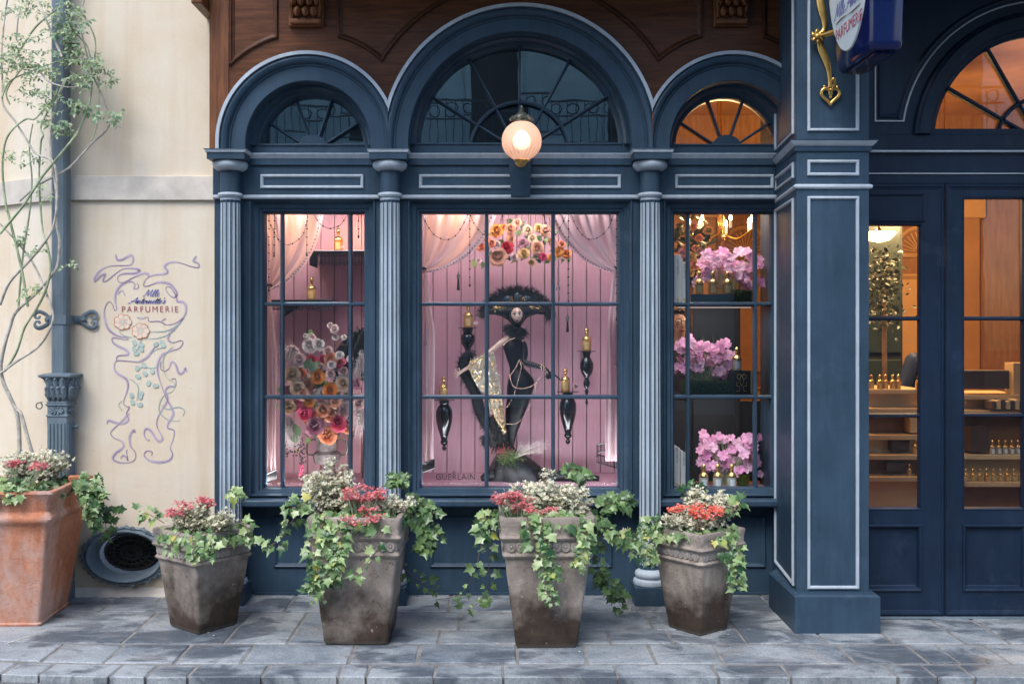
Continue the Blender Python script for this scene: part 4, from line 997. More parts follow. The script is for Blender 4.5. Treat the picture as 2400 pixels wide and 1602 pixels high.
# the lit sales room
RX0, RX1, RY1, RZ1 = .875, 5.0, 3.4, 3.5
room(MB(), RX0, RX1, .09, RY1, -.002, RZ1, 'lb').build('room_wall', M['interior_wood'], inn, recalc=False)
room(MB(), RX0, RX1, -.42, RY1, -.002, RZ1, 'r').build('room_wall', M['interior'], inn, recalc=False)
room(MB(), PIL_FR+.002, RX1, -.42, .3, -.002, RZ1, 'l').build('porch_wall', M['interior_wood'], inn, recalc=False)
room(MB(), RX0, RX1, .1, RY1, .012, RZ1, 't').build('room_ceiling', M['interior'], inn, recalc=False)
MB().box(PIL_FR, RX1, -.42, .1, 3.3, 3.32).build('porch_ceiling', M['interior'], inn)
M['parquet'] = wood('parquet', (.30, .11, .03), (.45, .19, .06), (2, 20, 20), .3, .05)
MB().box(RX0, RX1, .082, RY1, -.05, .006).box(PIL_FR+.003, RX1, -.435, .0815, -.05, .006).build('room_floor', M['parquet'], inn)
# wall panelling: pilasters, arches and framed fields on the back wall
M['amber'] = pm('amber_panelling', (.40, .20, .065), .45, 0, .15, 4)
M['amber_pale'] = pm('amber_pale', (.52, .30, .12), .45, 0, .1, 4)
for i, px in enumerate((1.05, 1.85, 2.65, 3.45, 4.25)):
    MB().box(px-.12, px+.12, RY1-.07, RY1-.001, .006, 2.75).build('pilaster', M['amber'], inn, bevel=.01)
    MB().box(px-.16, px+.16, RY1-.10, RY1-.071, 2.55, 2.75).build('pilaster_capital', M['amber_pale'], inn, bevel=.02)
for i, px in enumerate((1.45, 2.25, 3.05, 3.85)):
    mb = MB(); poly_mould(mb, rect(px-.24, px+.24, 1.15, 2.05), [(0, 0), (0, .02), (.015, .03), (.03, .02), (.05, 0)], RY1-.002, cap=True); mb.build('wall_panel', M['amber_pale'] if i != 1 else M['amber'], inn)
    mb = MB(); poly_mould(mb, rect(px-.24, px+.24, .25, 1.02), [(0, 0), (0, .02), (.015, .03), (.03, .02), (.05, 0)], RY1-.002, cap=True); mb.build('wall_panel', M['amber'], inn)
    mb = MB(); poly_mould(mb, [(px-.24, 2.2), (px+.24, 2.2)] + arcp(px, 2.25, .24, 0, 180, 16), [(0, 0), (0, .02), (.015, .03), (.03, .02), (.04, .004)], RY1-.002); mb.build('arch_panel', M['amber_pale'], inn)
    mb = MB()
    for k in range(13): t = R(8+164*k/12); mb.tube([(px+.05*math.cos(t), RY1-.012, 2.25+.05*math.sin(t)), (px+.19*math.cos(t), RY1-.012, 2.25+.19*math.sin(t))], .006, 5)
    mb.build('shell_carving', M['amber_pale'], inn)
MB().box(RX0, RX1, RY1-.2, RY1-.001, 2.78, 2.9).build('room_cornice', M['amber'], inn, bevel=.03)
MB().box(RX0, RX1, RY1-.12, RY1-.001, 2.9005, 2.97).build('room_cornice', M['amber_pale'], inn, bevel=.02)
# ceiling lamps of the sales room: lit glass bowls
M['bowl'] = emit('lit_bowl', (1.0, .66, .32), 4.5)
def room_lamp(x, y, z, power, lab, rr=.11):
    t_ = thing('ceiling_lamp', lab, 'lamp', (x, y, z), 'lit bowls hanging in the sales room')
    MB().lathe([(.0, -rr*.55), (rr*.6, -rr*.42), (rr, 0), (rr*.92, .005)], (0, 0, 0), 20).build('glass_bowl', M['bowl'], t_, local=True, smooth=60)
    MB().tube([(0, 0, 0), (0, 0, RZ1-.004-z)], .006, 6).lathe([(.02, .0), (.012, .03), (.004, .04)], (0, 0, 0), 10).build('rod', M['brass'], t_, local=True)
    l = bpy.data.lights.new('bowl_light', 'POINT'); l.energy = power; l.color = (1.0, .62, .28); l.shadow_soft_size = .09
    lo_ = bpy.data.objects.new('bowl_light', l); C.objects.link(lo_); lo_.parent = t_; lo_.location = (0, 0, -rr*.9)
room_lamp(1.55, 1.3, 2.72, 42, 'lit glass bowl lamp behind the window of pink orchids')
room_lamp(2.42, .55, 2.16, 8, 'lit glass bowl lamp at the top of the narrow sidelight')
room_lamp(3.25, 1.5, 2.65, 105, 'lit glass bowl lamp inside the shop behind the door')
# ------------------------------------------------------------------ street lamp on the keystone
LX, LY_, LZ = X(1222.7, -.42), -.42, ZV(330, -.42); LR = 46.9/FPX*(DIST-.42)
lamp = thing('globe_lamp', 'lit frosted globe lamp with bronze crown on the keystone', 'lamp', (LX, LY_, LZ - LR))
def frosted():
    m, t, b = nodes_of('frosted_globe')
    b.inputs['Base Color'].default_value = (.74, .54, .46, 1); b.inputs['Roughness'].default_value = .3
    out = t.nodes['Material Output']; tl = N(t, 'ShaderNodeBsdfTranslucent'); tl.inputs[0].default_value = (.85, .56, .44, 1)
    mx = N(t, 'ShaderNodeMixShader', i_0=.5); t.links.new(b.outputs[0], mx.inputs[1]); t.links.new(tl.outputs[0], mx.inputs[2])
    rf = N(t, 'ShaderNodeBsdfRefraction'); rf.inputs['Color'].default_value = (1, .86, .76, 1); rf.inputs['Roughness'].default_value = .32; rf.inputs['IOR'].default_value = 1.08
    mx2 = N(t, 'ShaderNodeMixShader', i_0=.3)
    t.links.new(mx.outputs[0], mx2.inputs[1]); t.links.new(rf.outputs[0], mx2.inputs[2]); t.links.new(mx2.outputs[0], out.inputs[0]); return m
prof = [(LR*math.cos(a), LR*math.sin(a)) for a in [R(-82+ (82+68)*k/22) for k in range(23)]]
mb = MB().lathe(prof, (LX, LY_, LZ), 40); mb.f = [f for f in mb.f if len(f) == 4]; mb.m = [0]*len(mb.f)
mb.build('globe', frosted(), lamp, smooth=80)
mb = MB()
for k in range(24):       # cut flutes round the lower half
    t = 2*math.pi*k/24; a1_ = -.18 - .22*(k % 2)
    pts = [Vector((LX + (LR+.0006)*math.cos(a)*math.cos(t), LY_ + (LR+.0006)*math.cos(a)*math.sin(t), LZ + (LR+.0006)*math.sin(a))) for a in [a1_ - (1.15+a1_)*q/8 for q in range(9)]]
    mb.tube(pts, [.0012*(.3+.7*math.sin(math.pi*(q+.4)/9)) for q in range(9)], 4)
mb.build('cut_flute', pm('etched_glass', (.55, .36, .27), .4, 0, .1, 20), lamp)
MB().ball((LX, LY_-.012, LZ+.012), (.034, .034, .036), 16, 10).build('bulb', emit('bulb_glow', (1.0, .88, .76), 8), lamp, smooth=80)
lg = bpy.data.lights.new('globe_light', 'POINT'); lg.energy = .17; lg.color = (1.0, .76, .56); lg.shadow_soft_size = .05
lo_ = bpy.data.objects.new('globe_light', lg); C.objects.link(lo_); lo_.parent = lamp; lo_.location = (0, 0, LR)
mb = MB().lathe([(.046, LR*.91), (.05, LR*.96), (.047, LR*1.02), (.043, LR*1.04), (.040, LR*1.06), (.043, LR*1.12), (.036, LR*1.26), (.020, LR*1.40), (.011, LR*1.46), (.013, LR*1.52), (.008, LR*1.58), (.011, LR*1.64), (.003, LR*1.78)], (LX, LY_, LZ), 20, rfun=lambda a, z: 1+.07*math.cos(8*a)*(1 if LR*1.05 < z < LR*1.45 else 0))
for k in range(8):
    t = 2*math.pi*k/8
    mb.tube(catmull([(LX+.042*math.cos(t), LY_+.042*math.sin(t), LZ+LR*1.2), (LX+.058*math.cos(t), LY_+.058*math.sin(t), LZ+LR*1.06), (LX+.066*math.cos(t), LY_+.066*math.sin(t), LZ+LR*1.1)], 4), [.010, .011, .011, .011, .010, .009, .007, .005, .003], 5, flat=.5)
mb.build('crown', M['bronze'], lamp, smooth=50)
mb = MB().lathe([(.0, -LR*1.20), (.012, -LR*1.16), (.030, -LR*1.08), (.042, -LR*.98), (.036, -LR*.93)], (LX, LY_, LZ), 20, rfun=lambda a, z: 1+.14*math.cos(7*a))
mb.build('leaf_cup', M['gold'], lamp, smooth=50)
mb = MB().tube(catmull([(LX, LY_, LZ-LR*1.10), (LX, LY_+.06, LZ-LR*1.14), (LX, LY_+.15, LZ-LR*.86), (LX, -.2, LZ-LR*.72)], 5), .010, 8)
mb.lathe([(.03, 0), (.034, .008), (.02, .016), (.011, .02)], (LX, -.204, LZ-LR*.72), 16, M=Matrix.Rotation(R(90), 4, 'X'))
mb.build('bracket_arm', M['gold'], lamp, smooth=50)
# ------------------------------------------------------------------ hanging bottle sign
sx = X(1958, -.85)
sign = thing('bottle_sign', 'blue bottle-shaped hanging sign with white oval plate on a gilded bracket', 'sign', (sx+.08, -1.09, ZV(175, -.85)))
M['bluegloss'] = pm('cobalt_enamel', (.003, .009, .062), .14, 0, .25, 3, spec=.5)
zb = ZV(175, -.85)
lp = []
for z_, ya, yb, hx in ((zb, -1.312, -.868, .066), (zb+.012, -1.322, -.858, .074), (zb+.04, -1.327, -.850, .078), (zb+.4, -1.352, -.748, .086), (zb+.62, -1.36, -.735, .09), (zb+.70, -1.33, -.77, .08), (zb+.75, -1.23, -.87, .06), (zb+.78, -1.12, -.98, .045), (zb+.88, -1.115, -.985, .045), (zb+.89, -1.14, -.96, .05), (zb+.98, -1.13, -.97, .045)):
    q = []; yc, hy = (ya+yb)/2, (yb-ya)/2
    for sx_, sy_ in ((-1, -1), (1, -1), (1, 1), (-1, 1)):
        c_ = (sx_*(hx-.03), sy_*(hy-.03))
        a0_ = {(-1, -1): 180, (1, -1): 270, (1, 1): 0, (-1, 1): 90}[(sx_, sy_)]
        q += [(c_[0]+.03*math.cos(R(a0_+30*k)), c_[1]+.03*math.sin(R(a0_+30*k))) for k in range(4)]
    lp.append([Vector((sx+.08+p[0], yc+p[1], z_)) for p in q])
mb = MB(); mb.loops(lp, True, 0, None, True); mb.add(lp[0], [tuple(range(16))]); body = mb.build('bottle_body', M['bluegloss'], sign, smooth=40)
# carved ridges under the bottle
mb = MB()
for k in range(5): mb.tube([(sx+.045+.017*k, -1.28, zb-.006), (sx+.045+.017*k, -.90, zb-.006)], .008, 6)
mb.build('base_ridge', M['bluegloss'], body, smooth=60)
oc = Vector((sx+.0, -1.055, zb+.40)); fxx = sx - .003
def face_x(z_): return sx + .08 - (.078 + (.086-.078)*(z_-zb-.04)/.36) - .001
ov = [Vector((face_x(oc.z+.33*math.sin(t))-.006, oc.y+.262*math.cos(t)*(1-.10*(math.sin(t) < 0)*abs(math.sin(t))), oc.z+.33*math.sin(t))) for t in [2*math.pi*k/48 for k in range(48)]]
ob = [Vector((p.x+.012, oc.y+(p.y-oc.y)*1.03, oc.z+(p.z-oc.z)*1.02)) for p in ov]
mb = MB(); mb.loops([ob, ov], True, 0, None, True); mb.build('oval_plate', pm('enamel_white', (.62, .68, .70), .25, 0, .05, 5), sign, smooth=40)
slope = (.086-.078)/.36
upv = Vector((-slope, 0, 1)).normalized(); axv = Vector((0, -1, 0)); push = Vector((-.008, 0, 0))
mb = MB(); o0 = Vector((face_x(zb+.262), -.875, zb+.262)); script_text(mb, "Mlle. Antoinette's", o0, axv*1.12, upv, .072, .003, push, .3)
mb.build('script_lettering', M['script'], sign, recalc=False)
mb = MB(); o0 = Vector((face_x(zb+.235)-.008, -.885, zb+.236)); pts = [o0 + axv*(.36*k/20) + upv*(.006*math.sin(k/20*6.28)) for k in range(21)]
mb.tube(pts, [.0006+.0034*abs(math.sin(math.pi*k/10)) for k in range(21)], 5, flat=.3); mb.build('gilt_flourish', M['gold'], sign)
rotm = Matrix((( 0, -upv.x*-1, -1), (-1, 0, 0), (0, 1, 0)))
ztxt = zb + .155
tx = text('capital_lettering', 'PARFUMERIE', M['capitals'], sign, (face_x(ztxt)-.008, -.880, ztxt), .078, spacing=1.05, sx=.9)
tx.scale.x *= .41/max(.01, tx.dimensions.x)
tx.rotation_euler = (R(90), 0, R(-90))
# bracket on the pillar
def GP(x, y, yy=-.715): return P(1850+x/3.136, y/3.136, yy)
mb = MB()
spine = [((222, -30), 24), ((228, 20), 27), ((243, 90), 26), ((258, 160), 19), ((256, 215), 14), ((235, 250), 17), ((222, 300), 20), ((240, 370), 27), ((272, 450), 25), ((290, 520), 17), ((297, 590), 12), ((300, 640), 16)]
cs = [GP(*p) for p, _ in spine]; ws = [w_/3.136/FPX*5.28 for _, w_ in spine]
pp = catmull(cs, 5); wn_ = [w_.x for w_ in catmull([Vector((w_, 0, 0)) for w_ in ws], 5)]
mb.tube(pp, wn_, 10, flat=.35)
bracket = mb.build('bracket_plate', M['gold'], sign, smooth=50)
hc = GP(302, 700); mb = MB()
heart = []
for k in range(40):
    t = 2*math.pi*k/40; hx_ = 16*math.sin(t)**3; hz_ = 13*math.cos(t)-5*math.cos(2*t)-2*math.cos(3*t)-math.cos(4*t); heart.append(hc + Vector((hx_*.0029, 0, hz_*.0029)))
mb.tube(heart + [heart[0]], .0085, 8, flat=.7)
mb.ball(GP(305, 660, -.728), .009, 10, 6); mb.tube(catmull([GP(265, 640), GP(255, 632), GP(258, 650), GP(285, 655)], 4), .005, 6); mb.tube(catmull([GP(345, 640), GP(352, 632), GP(348, 650), GP(325, 655)], 4), .005, 6)
mb.tube(catmull([GP(302, 672), GP(302, 700), GP(302, 728)], 4), [.011]*4+[.007]*4+[.001], 6, flat=.6)
mb.tube(catmull([GP(318, 640, -.73), GP(335, 610, -.745), GP(325, 580, -.76), GP(310, 600, -.75)], 5), .009, 7)
mb.build('heart_finial', M['gold'], bracket, smooth=60)
mb = MB()
for k in range(6):
    a = R(60*k+20); mb.tube(catmull([GP(205, 268, -.73), GP(205+34*math.cos(a), 268+38*math.sin(a), -.745), GP(205+52*math.cos(a+.4), 268+56*math.sin(a+.4), -.735)], 4), [.010, .011, .011, .011, .010, .008, .006, .004, .001], 6)
mb.ball(GP(205, 268, -.75), .016, 10, 8)
mb.tube([GP(215, 265, -.74), Vector((sx+.05, -.84, GP(0, 262).z)), Vector((sx+.08, -.9, GP(0, 262).z+.01))], .010, 8)
mb.tube([GP(235, 275, -.735), Vector((sx+.06, -.86, GP(0, 280).z))], .007, 8)
mb.build('bracket_rosette', M['gold'], bracket, smooth=60); mb = MB()
mb.tube([Vector((sx+.05, -.71, zb+1.05)), Vector((sx+.08, -1.4, zb+1.05))], .014, 8); mb.tube([Vector((sx+.08, -1.09, zb+.97)), Vector((sx+.08, -1.09, zb+1.05))], .01, 8)
mb.build('support_rod', M['gold'], bracket, smooth=60)
# ------------------------------------------------------------------ downpipe
dpx0, dpx1 = X(118.6, -.16), X(153, -.16); dcx = (dpx0+dpx1)/2; dhw = (dpx1-dpx0)/2
dp = thing('downpipe', 'grey blue cast iron downpipe with leafy capital and fluted foot', 'downpipe', (dcx, -.11, 0))
def sq(mb, prof, cx, cy, ch=.012, mi=0):
    lp = []
    for h, z_ in prof:
        c_ = min(ch, h*.3); q = [(h-c_, -h), (h, -h+c_), (h, h-c_), (h-c_, h), (-h+c_, h), (-h, h-c_), (-h, -h+c_), (-h+c_, -h)]
        lp.append([Vector((cx+p[0], cy+p[1], z_)) for p in q])
    mb.loops(lp, True, mi, None, True); return mb
zc_, zn1, zn0 = ZV(877, -.17), ZV(946, -.17), ZV(977, -.17)
sq(MB(), [(dhw, zc_-.02), (dhw, 3.95)], dcx, -.118).build('pipe_shaft', M['pipe'], dp)
k_ = dhw/.041
cap = sq(MB(), [(.058, zn1), (.060, zn1+.01), (.054, zn1+.02), (.056, zn1+.09), (.072, zc_-.030), (.074, zc_-.026), (.094, zc_-.012), (.094, zc_-.002), (.07, zc_+.004), (dhw, zc_+.008)], dcx, -.118, .006).build('capital', M['pipe'], dp)
mb = MB()
for fx, fy in ((0, -1), (1, 0)):
    sx_ = Vector((-fy, fx, 0)); nn = Vector((fx, fy, 0)); base = Vector((dcx, -.118, 0))
    for row, (zz0, hh, cnt) in enumerate(((zn1+.02, .075, 4), (zn1+.06, .085, 3), (zn1+.02, .14, 2))):
        for k in range(cnt):
            o_ = (k-(cnt-1)/2)*(.112/cnt); r_ = .056 if row < 2 else .05
            pts = [base + nn*(r_+.004) + sx_*o_ + Vector((0, 0, zz0)), base + nn*(r_+.012) + sx_*o_*1.05 + Vector((0, 0, zz0+hh*.5)), base + nn*(r_+.024) + sx_*o_*1.15 + Vector((0, 0, zz0+hh*.95)), base + nn*(r_+.036) + sx_*o_*1.2 + Vector((0, 0, zz0+hh*.88))]
            mb.tube(catmull(pts, 4), [.006, .010, .013, .014, .015, .015, .014, .013, .012, .010, .008, .006, .003], 6)
            for s_ in (-1, 1):
                for f_ in (.3, .6):
                    c_ = base + nn*(r_+.014) + sx_*(o_+s_*.010) + Vector((0, 0, zz0+hh*f_)); mb.tube([c_, c_ + sx_*s_*.008 + nn*.008 + Vector((0, 0, .016))], [.006, .002], 5)
mb.build('acanthus_leaves', M['pipe'], cap, smooth=60)
blk = sq(MB(), [(.055, zn0), (.062, zn0+.004), (.062, zn0+.012), (.056, zn0+.016), (.056, zn1-.014), (.064, zn1-.008), (.064, zn1)], dcx, -.118, .004).build('neck_block', M['pipe'], dp)
mb = MB()
for fx, fy in ((0, -1), (1, 0)):
    sx_ = Vector((-fy, fx, 0)); nn = Vector((fx, fy, 0)); c0 = Vector((dcx, -.118, (zn0+zn1)/2)) + nn*.058
    for k in range(10):
        t = 2*math.pi*k/10; ell = (.040, .022); mb.tube([c0, c0 + sx_*ell[0]*math.cos(t) + Vector((0, 0, ell[1]*math.sin(t))) + nn*.003], [.003, .007], 6)
    mb.ball(c0, .008, 8, 6)
mb.build('rosette', M['pipe'], blk, smooth=60)
# fluted foot
mb = MB(); hw = .056
sq(mb, [(.058, 0), (.058, .09), (hw, .10), (hw, zn0-.06), (hw+.002, zn0)], dcx, -.118, .004)
foot_ = mb.build('fluted_foot', M['pipe'], dp)
for fx, fy in ((0, -1), (1, 0)):
    sx_ = Vector((-fy, fx, 0)); nn = Vector((fx, fy, 0)); c0 = Vector((dcx, -.118, 0)) + nn*hw
    for k in range(5):
        o_ = (k-2)*.0205; mb = MB(); mb.tube([c0 + sx_*o_ + Vector((0, 0, .12)), c0 + sx_*o_ + Vector((0, 0, zn0-.035))], .0072, 8); mb.build('reed', M['pipe'], foot_, smooth=60)
# strap with heart scrolls, fixed to the wall
zs_ = ZV(749, -.16); sh = .026
st = MB().box(dcx-dhw-.006, dcx+dhw+.006, -.118-dhw-.006, -.118-dhw-.0005, zs_-sh, zs_+sh).box(dcx+dhw+.0005, dcx+dhw+.006, -.118-dhw, -.045, zs_-sh, zs_+sh).box(dcx-dhw-.006, dcx-dhw-.0005, -.118-dhw, -.045, zs_-sh, zs_+sh)
strap = st.build('pipe_strap', M['pipe'], dp, bevel=.002)
for s_ in (-1, 1):
    bx = dcx + s_*(dhw+.004); mb = MB(); yy = -.055
    mb.tube(catmull([(bx, yy, zs_), (bx+s_*.05, yy, zs_), (bx+s_*.075, yy, zs_)], 4), [sh]*5+[.022, .018, .014, .010], 8, flat=.25)
    for q in (-1, 1):
        pts = [(bx+s_*.04, yy, zs_+q*.008), (bx+s_*.075, yy, zs_+q*.035), (bx+s_*.11, yy, zs_+q*.048), (bx+s_*.132, yy, zs_+q*.034), (bx+s_*.128, yy, zs_+q*.012), (bx+s_*.108, yy, zs_+q*.010), (bx+s_*.106, yy, zs_+q*.024)]
        pc = catmull(pts, 5); mb.tube(pc, [.010+.003*math.sin(i*.2) for i in range(len(pc))], 8, flat=.35)
    mb.ball((bx+s_*.055, yy-.008, zs_), (.010, .008, .010), 8, 6)
    mb.build('heart_scroll', M['pipe'], strap, smooth=60)
MB().tube([(dcx+.06, -.11, ZV(1001, -.15)), (dcx+.085, -.11, ZV(1001, -.15))], .008, 8).ball((dcx+.085, -.11, ZV(1001, -.15)), .012, 8, 6).build('rod_lug', M['pipe'], dp, smooth=60)
# ------------------------------------------------------------------ oval vent in the plaster
vc = P(296, 1301, -.045); va, vb = .252, .168
vent = thing('oval_vent', 'oval cast iron basement vent with scalloped rim low on the wall', 'vent', (vc.x, -.045, vc.z-vb))
n = 96; rings = []
for f_, y_, sc_ in ((1.00, .004, 1), (1.0, -.018, 1), (.965, -.028, .6), (.93, -.022, .2), (.90, -.030, 0), (.87, -.040, 0), (.83, -.038, 0), (.80, -.028, 0), (.74, .02, 0), (.70, .055, 0)):
    lp = []
    for k in range(n):
        t = 2*math.pi*k/n; scl = 1 + sc_*(.045*math.cos(16*t) + .02*math.cos(48*t))
        lp.append(Vector((vc.x + va*f_*scl*math.cos(t), -.045+y_, vc.z + vb*f_*scl*math.sin(t)))) 
    rings.append(lp)
mb = MB(); mb.loops(rings, True); mb.build('vent_rim', M['pipe'], vent, smooth=50)
MB().add([Vector((vc.x + va*.68*math.cos(2*math.pi*k/40), .062, vc.z + vb*.68*math.sin(2*math.pi*k/40))) for k in range(40)], [tuple(range(40))]).build('vent_back', M['interior_dark'], vent)
mb = MB()
for k in range(16):
    t = 2*math.pi*(k+.5)/16; c_ = Vector((vc.x + va*.955*math.cos(t), -.072, vc.z + vb*.955*math.sin(t)))
    mb.tube([c_ + Vector((.013*math.cos(a), 0, .013*math.sin(a))) for a in [q*.785 for q in range(9)]], .005, 5); mb.ball(c_, .005, 6, 5)
mb.build('rim_scroll', M['pipe'], vent, smooth=60)
mb = MB()
for rr in (.25, .42, .60):
    mb.tube([Vector((vc.x + va*rr*math.cos(a), .045, vc.z + vb*rr*math.sin(a))) for a in [q*.262 for q in range(25)]], .006, 5)
for k in range(20):
    t = 2*math.pi*k/20; mb.tube([Vector((vc.x + va*.08*math.cos(t), .045, vc.z+vb*.08*math.sin(t))), Vector((vc.x + va*.66*math.cos(t), .045, vc.z + vb*.66*math.sin(t)))], .005, 5)
mb.build('vent_grille', M['black'], vent, smooth=60)
# ------------------------------------------------------------------ planters
def make_pot(name, label, x, y, rot, hb, ht, H, mat, plain=False):
    t_ = thing(name, label, 'planter', (x, y, 0), 'square pots along the shopfront' if not plain else None, rot)
    def ring(h, z_, rr=.018, n=4):
        q = []
        for sx_, sy_, a0_ in ((1, -1, 270), (1, 1, 0), (-1, 1, 90), (-1, -1, 180)):
            for k in range(n): a = R(a0_ + 90*k/(n-1)); q.append(Vector((sx_*(h-rr)+rr*math.cos(a), sy_*(h-rr)+rr*math.sin(a), z_)))
        # subdivide the straight edges so that the hand-made wobble shows
        out = []
        for i in range(len(q)):
            p, p2 = q[i], q[(i+1) % len(q)]; out.append(p)
            if (p2-p).length > h: out += [p.lerp(p2, k/5) for k in range(1, 5)]
        return [p + Vector((noise.noise(Vector((p.x*5+x*7, p.y*5, z_*6)))*.004, noise.noise(Vector((p.y*5+9, p.x*5+x*3, z_*6)))*.004, noise.noise(Vector((p.x*7, p.y*7+x*5, 4)))*.003)) for p in out]
    def hw(f): return hb + (ht-hb)*(f**.92)
    if not plain: prof = [(0, -.004), (.012, 0), (.03, .002)] + [(f, 0) for f in (.1, .25, .4, .55, .66, .685)] + [(.695, .008), (.715, .012), (.732, .006), (.74, 0), (.76, .001), (.80, .001), (.82, .002), (.83, .010), (.85, .014), (.865, .008), (.875, .004), (.93, .002), (.985, .004), (1, 0)]
    else: prof = [(0, .006), (.02, .008), (.03, 0)] + [(f, 0) for f in (.1, .25, .4, .55, .68, .74)] + [(.76, .006), (.775, .018), (.80, .022), (.82, .016), (.835, .004), (.85, -.004), (.92, -.002), (.96, .008), (.985, .016), (1, .012)]
    mb = MB(); lp = [ring(hw(f)+d_, f*H) for f, d_ in prof]
    wall_t = .03
    lp += [ring(hw(1)-wall_t*.4, H+.003), ring(hw(1)-wall_t, H-.006), ring(hw(.9)-wall_t, H*.86)]
    mb.loops(lp, True); mb.add(lp[0], [tuple(range(len(lp[0])))]); body = mb.build('pot_body', mat, t_, smooth=38, local=True)
    mb = MB(); mb.add(ring(hw(.9)-wall_t+.004, H*.9), [tuple(range(len(lp[0])))]); mb.build('soil', M['soil'], t_, local=True)
    if not plain:
        zc_ = H*.7815; rm = H*.033; hh = hw(.78)
        md = MB()
        for rr, dp_ in ((1.0, .004), (.66, .004)): md.tube([(rm*rr*.82*math.cos(a), -dp_*.5, rm*rr*math.sin(a)) for a in [k*.5236 for k in range(13)]], .0038, 5)
        md.ball((0, -.002, 0), (rm*.34, .006, rm*.42), 8, 6)
        me = md.mesh('medallion', M['pot_dry'], smooth=60)
        nn = max(5, int(2*hh/(rm*2.0)))
        for a0_ in (0, 90, 270):
            for k in range(nn):
                o_ = (k-(nn-1)/2)*(2*hh-.03)/nn; c_ = Matrix.Rotation(R(a0_), 3, 'Z') @ Vector((o_, -hh-.0015, zc_))
                inst('medallion', me, t_, c_, (0, 0, R(a0_)))
    return t_
POT = {}
POT['T'] = make_pot('terracotta_pot', 'large orange terracotta pot at the foot of the downpipe', -2.615, -.45, R(3), .205, .30, .715, M['terracotta'], True)
POT['A'] = make_pot('stone_pot', 'squat stoneware pot set cornerwise by the oval vent', -1.545, -.625, R(51), .122, .186, .515, M['pot'])
POT['B'] = make_pot('stone_pot', 'tall stoneware pot standing before the window with the bouquet', -.70, -.80, R(-1.5), .155, .228, .632, M['pot'])
POT['C'] = make_pot('stone_pot', 'tall stoneware pot standing below the mannequin window', .228, -.86, R(1.2), .146, .228, .645, M['pot'])
POT['D'] = make_pot('stone_pot', 'squat stoneware pot set cornerwise beside the corner pillar', 1.03, -.672, R(38), .108, .174, .525, M['pot'])
POT_R = {'T': (.30, .715), 'A': (.212, .51), 'B': (.237, .632), 'C': (.237, .645), 'D': (.188, .52)}
# ------------------------------------------------------------------ leaves
def leaf_mesh(name, mat, outline, fold=.18, curl=.12):
    """flat lobed blade folded along its midrib and curled at the tip; base at origin, tip towards +y, face towards +z"""
    c_ = Vector((0, .34, 0)); vs = [c_]; fs = []
    def bend_(p): return Vector((p[0], p[1], abs(p[0])*fold - curl*p[1]*p[1]))
    vs = [bend_(c_)] + [bend_(p) for p in outline]; n = len(outline)
    fs = [(0, 1+k, 1+(k+1) % n) for k in range(n)]
    mb = MB().add(vs, fs); return mb.mesh(name, mat, recalc=False, smooth=70)
ivy_out = [(.06, 0), (.34, -.10), (.46, .10), (.36, .26), (.58, .50), (.34, .52), (.20, .62), (0, 1.05)]
ivy_out = ivy_out + [(-p[0], p[1]) for p in reversed(ivy_out[:-1])]
ov_out = [(.03, 0), (.22, .18), (.30, .42), (.20, .74), (0, 1.0)]; ov_out = ov_out + [(-p[0], p[1]) for p in reversed(ov_out[:-1])]
def warp(o_, sd, sx=1.0):
    r_ = random.Random(sd); return [(p[0]*sx*r_.uniform(.82, 1.15), p[1]*r_.uniform(.9, 1.1)) for p in o_]
IVY = [leaf_mesh('ivy_leaf', M['ivy'], warp(ivy_out, 1), .22, .15), leaf_mesh('ivy_leaf', M['ivy'], warp(ivy_out, 2, .8), .45, .35), leaf_mesh('ivy_leaf', M['ivy_pale'], warp(ivy_out, 3), .15, .3), leaf_mesh('ivy_leaf', M['ivy'], warp(ivy_out, 4, .9), -.2, .5), leaf_mesh('ivy_leaf', M['ivy'], warp(ivy_out, 5, 1.05), .6, .1)]
VINE = [leaf_mesh('vine_leaf', M['vineleaf'], ov_out, .25, .2), leaf_mesh('vine_leaf', M['vineleaf'], [(p[0]*.8, p[1]) for p in ov_out], .1, .4)]
def orient(normal, tip, spin=0):
    """rotation with +z along normal and +y close to tip"""
    z_ = Vector(normal).normalized(); y_ = Vector(tip) - z_*Vector(tip).dot(z_)
    if y_.length < 1e-4: y_ = z_.orthogonal()
    y_.normalize(); x_ = y_.cross(z_); return Matrix((x_, y_, z_)).transposed()
class Foliage:
    """first `limit` leaves become objects of their own, largest first; the rest one joined part"""
    def __init__(s, parent, limit, name): s.p = parent; s.l = []; s.limit = limit; s.name = name
    def leaf(s, me, loc, rot, size): s.l.append((me, Vector(loc) - OFF[s.p.name], rot, size))
    def finish(s, mat):
        s.l.sort(key=lambda e: e[1].y - e[3]*3)
        for me, loc, rot, size in s.l[:s.limit]: inst(s.name, me, s.p, loc, rot, size)
        rest = s.l[s.limit:]
        if rest:
            mb = MB()
            for me, loc, rot, size in rest:
                mb.add([rot @ (v_.co*size) + loc for v_ in me.vertices], [tuple(p.vertices) for p in me.polygons], 0)
            mb.build('foliage', mat, s.p, local=True, kind='stuff', recalc=False)
def rvec(): 
    v_ = Vector((rnd.gauss(0, 1), rnd.gauss(0, 1), rnd.gauss(0, 1))); return v_.normalized()
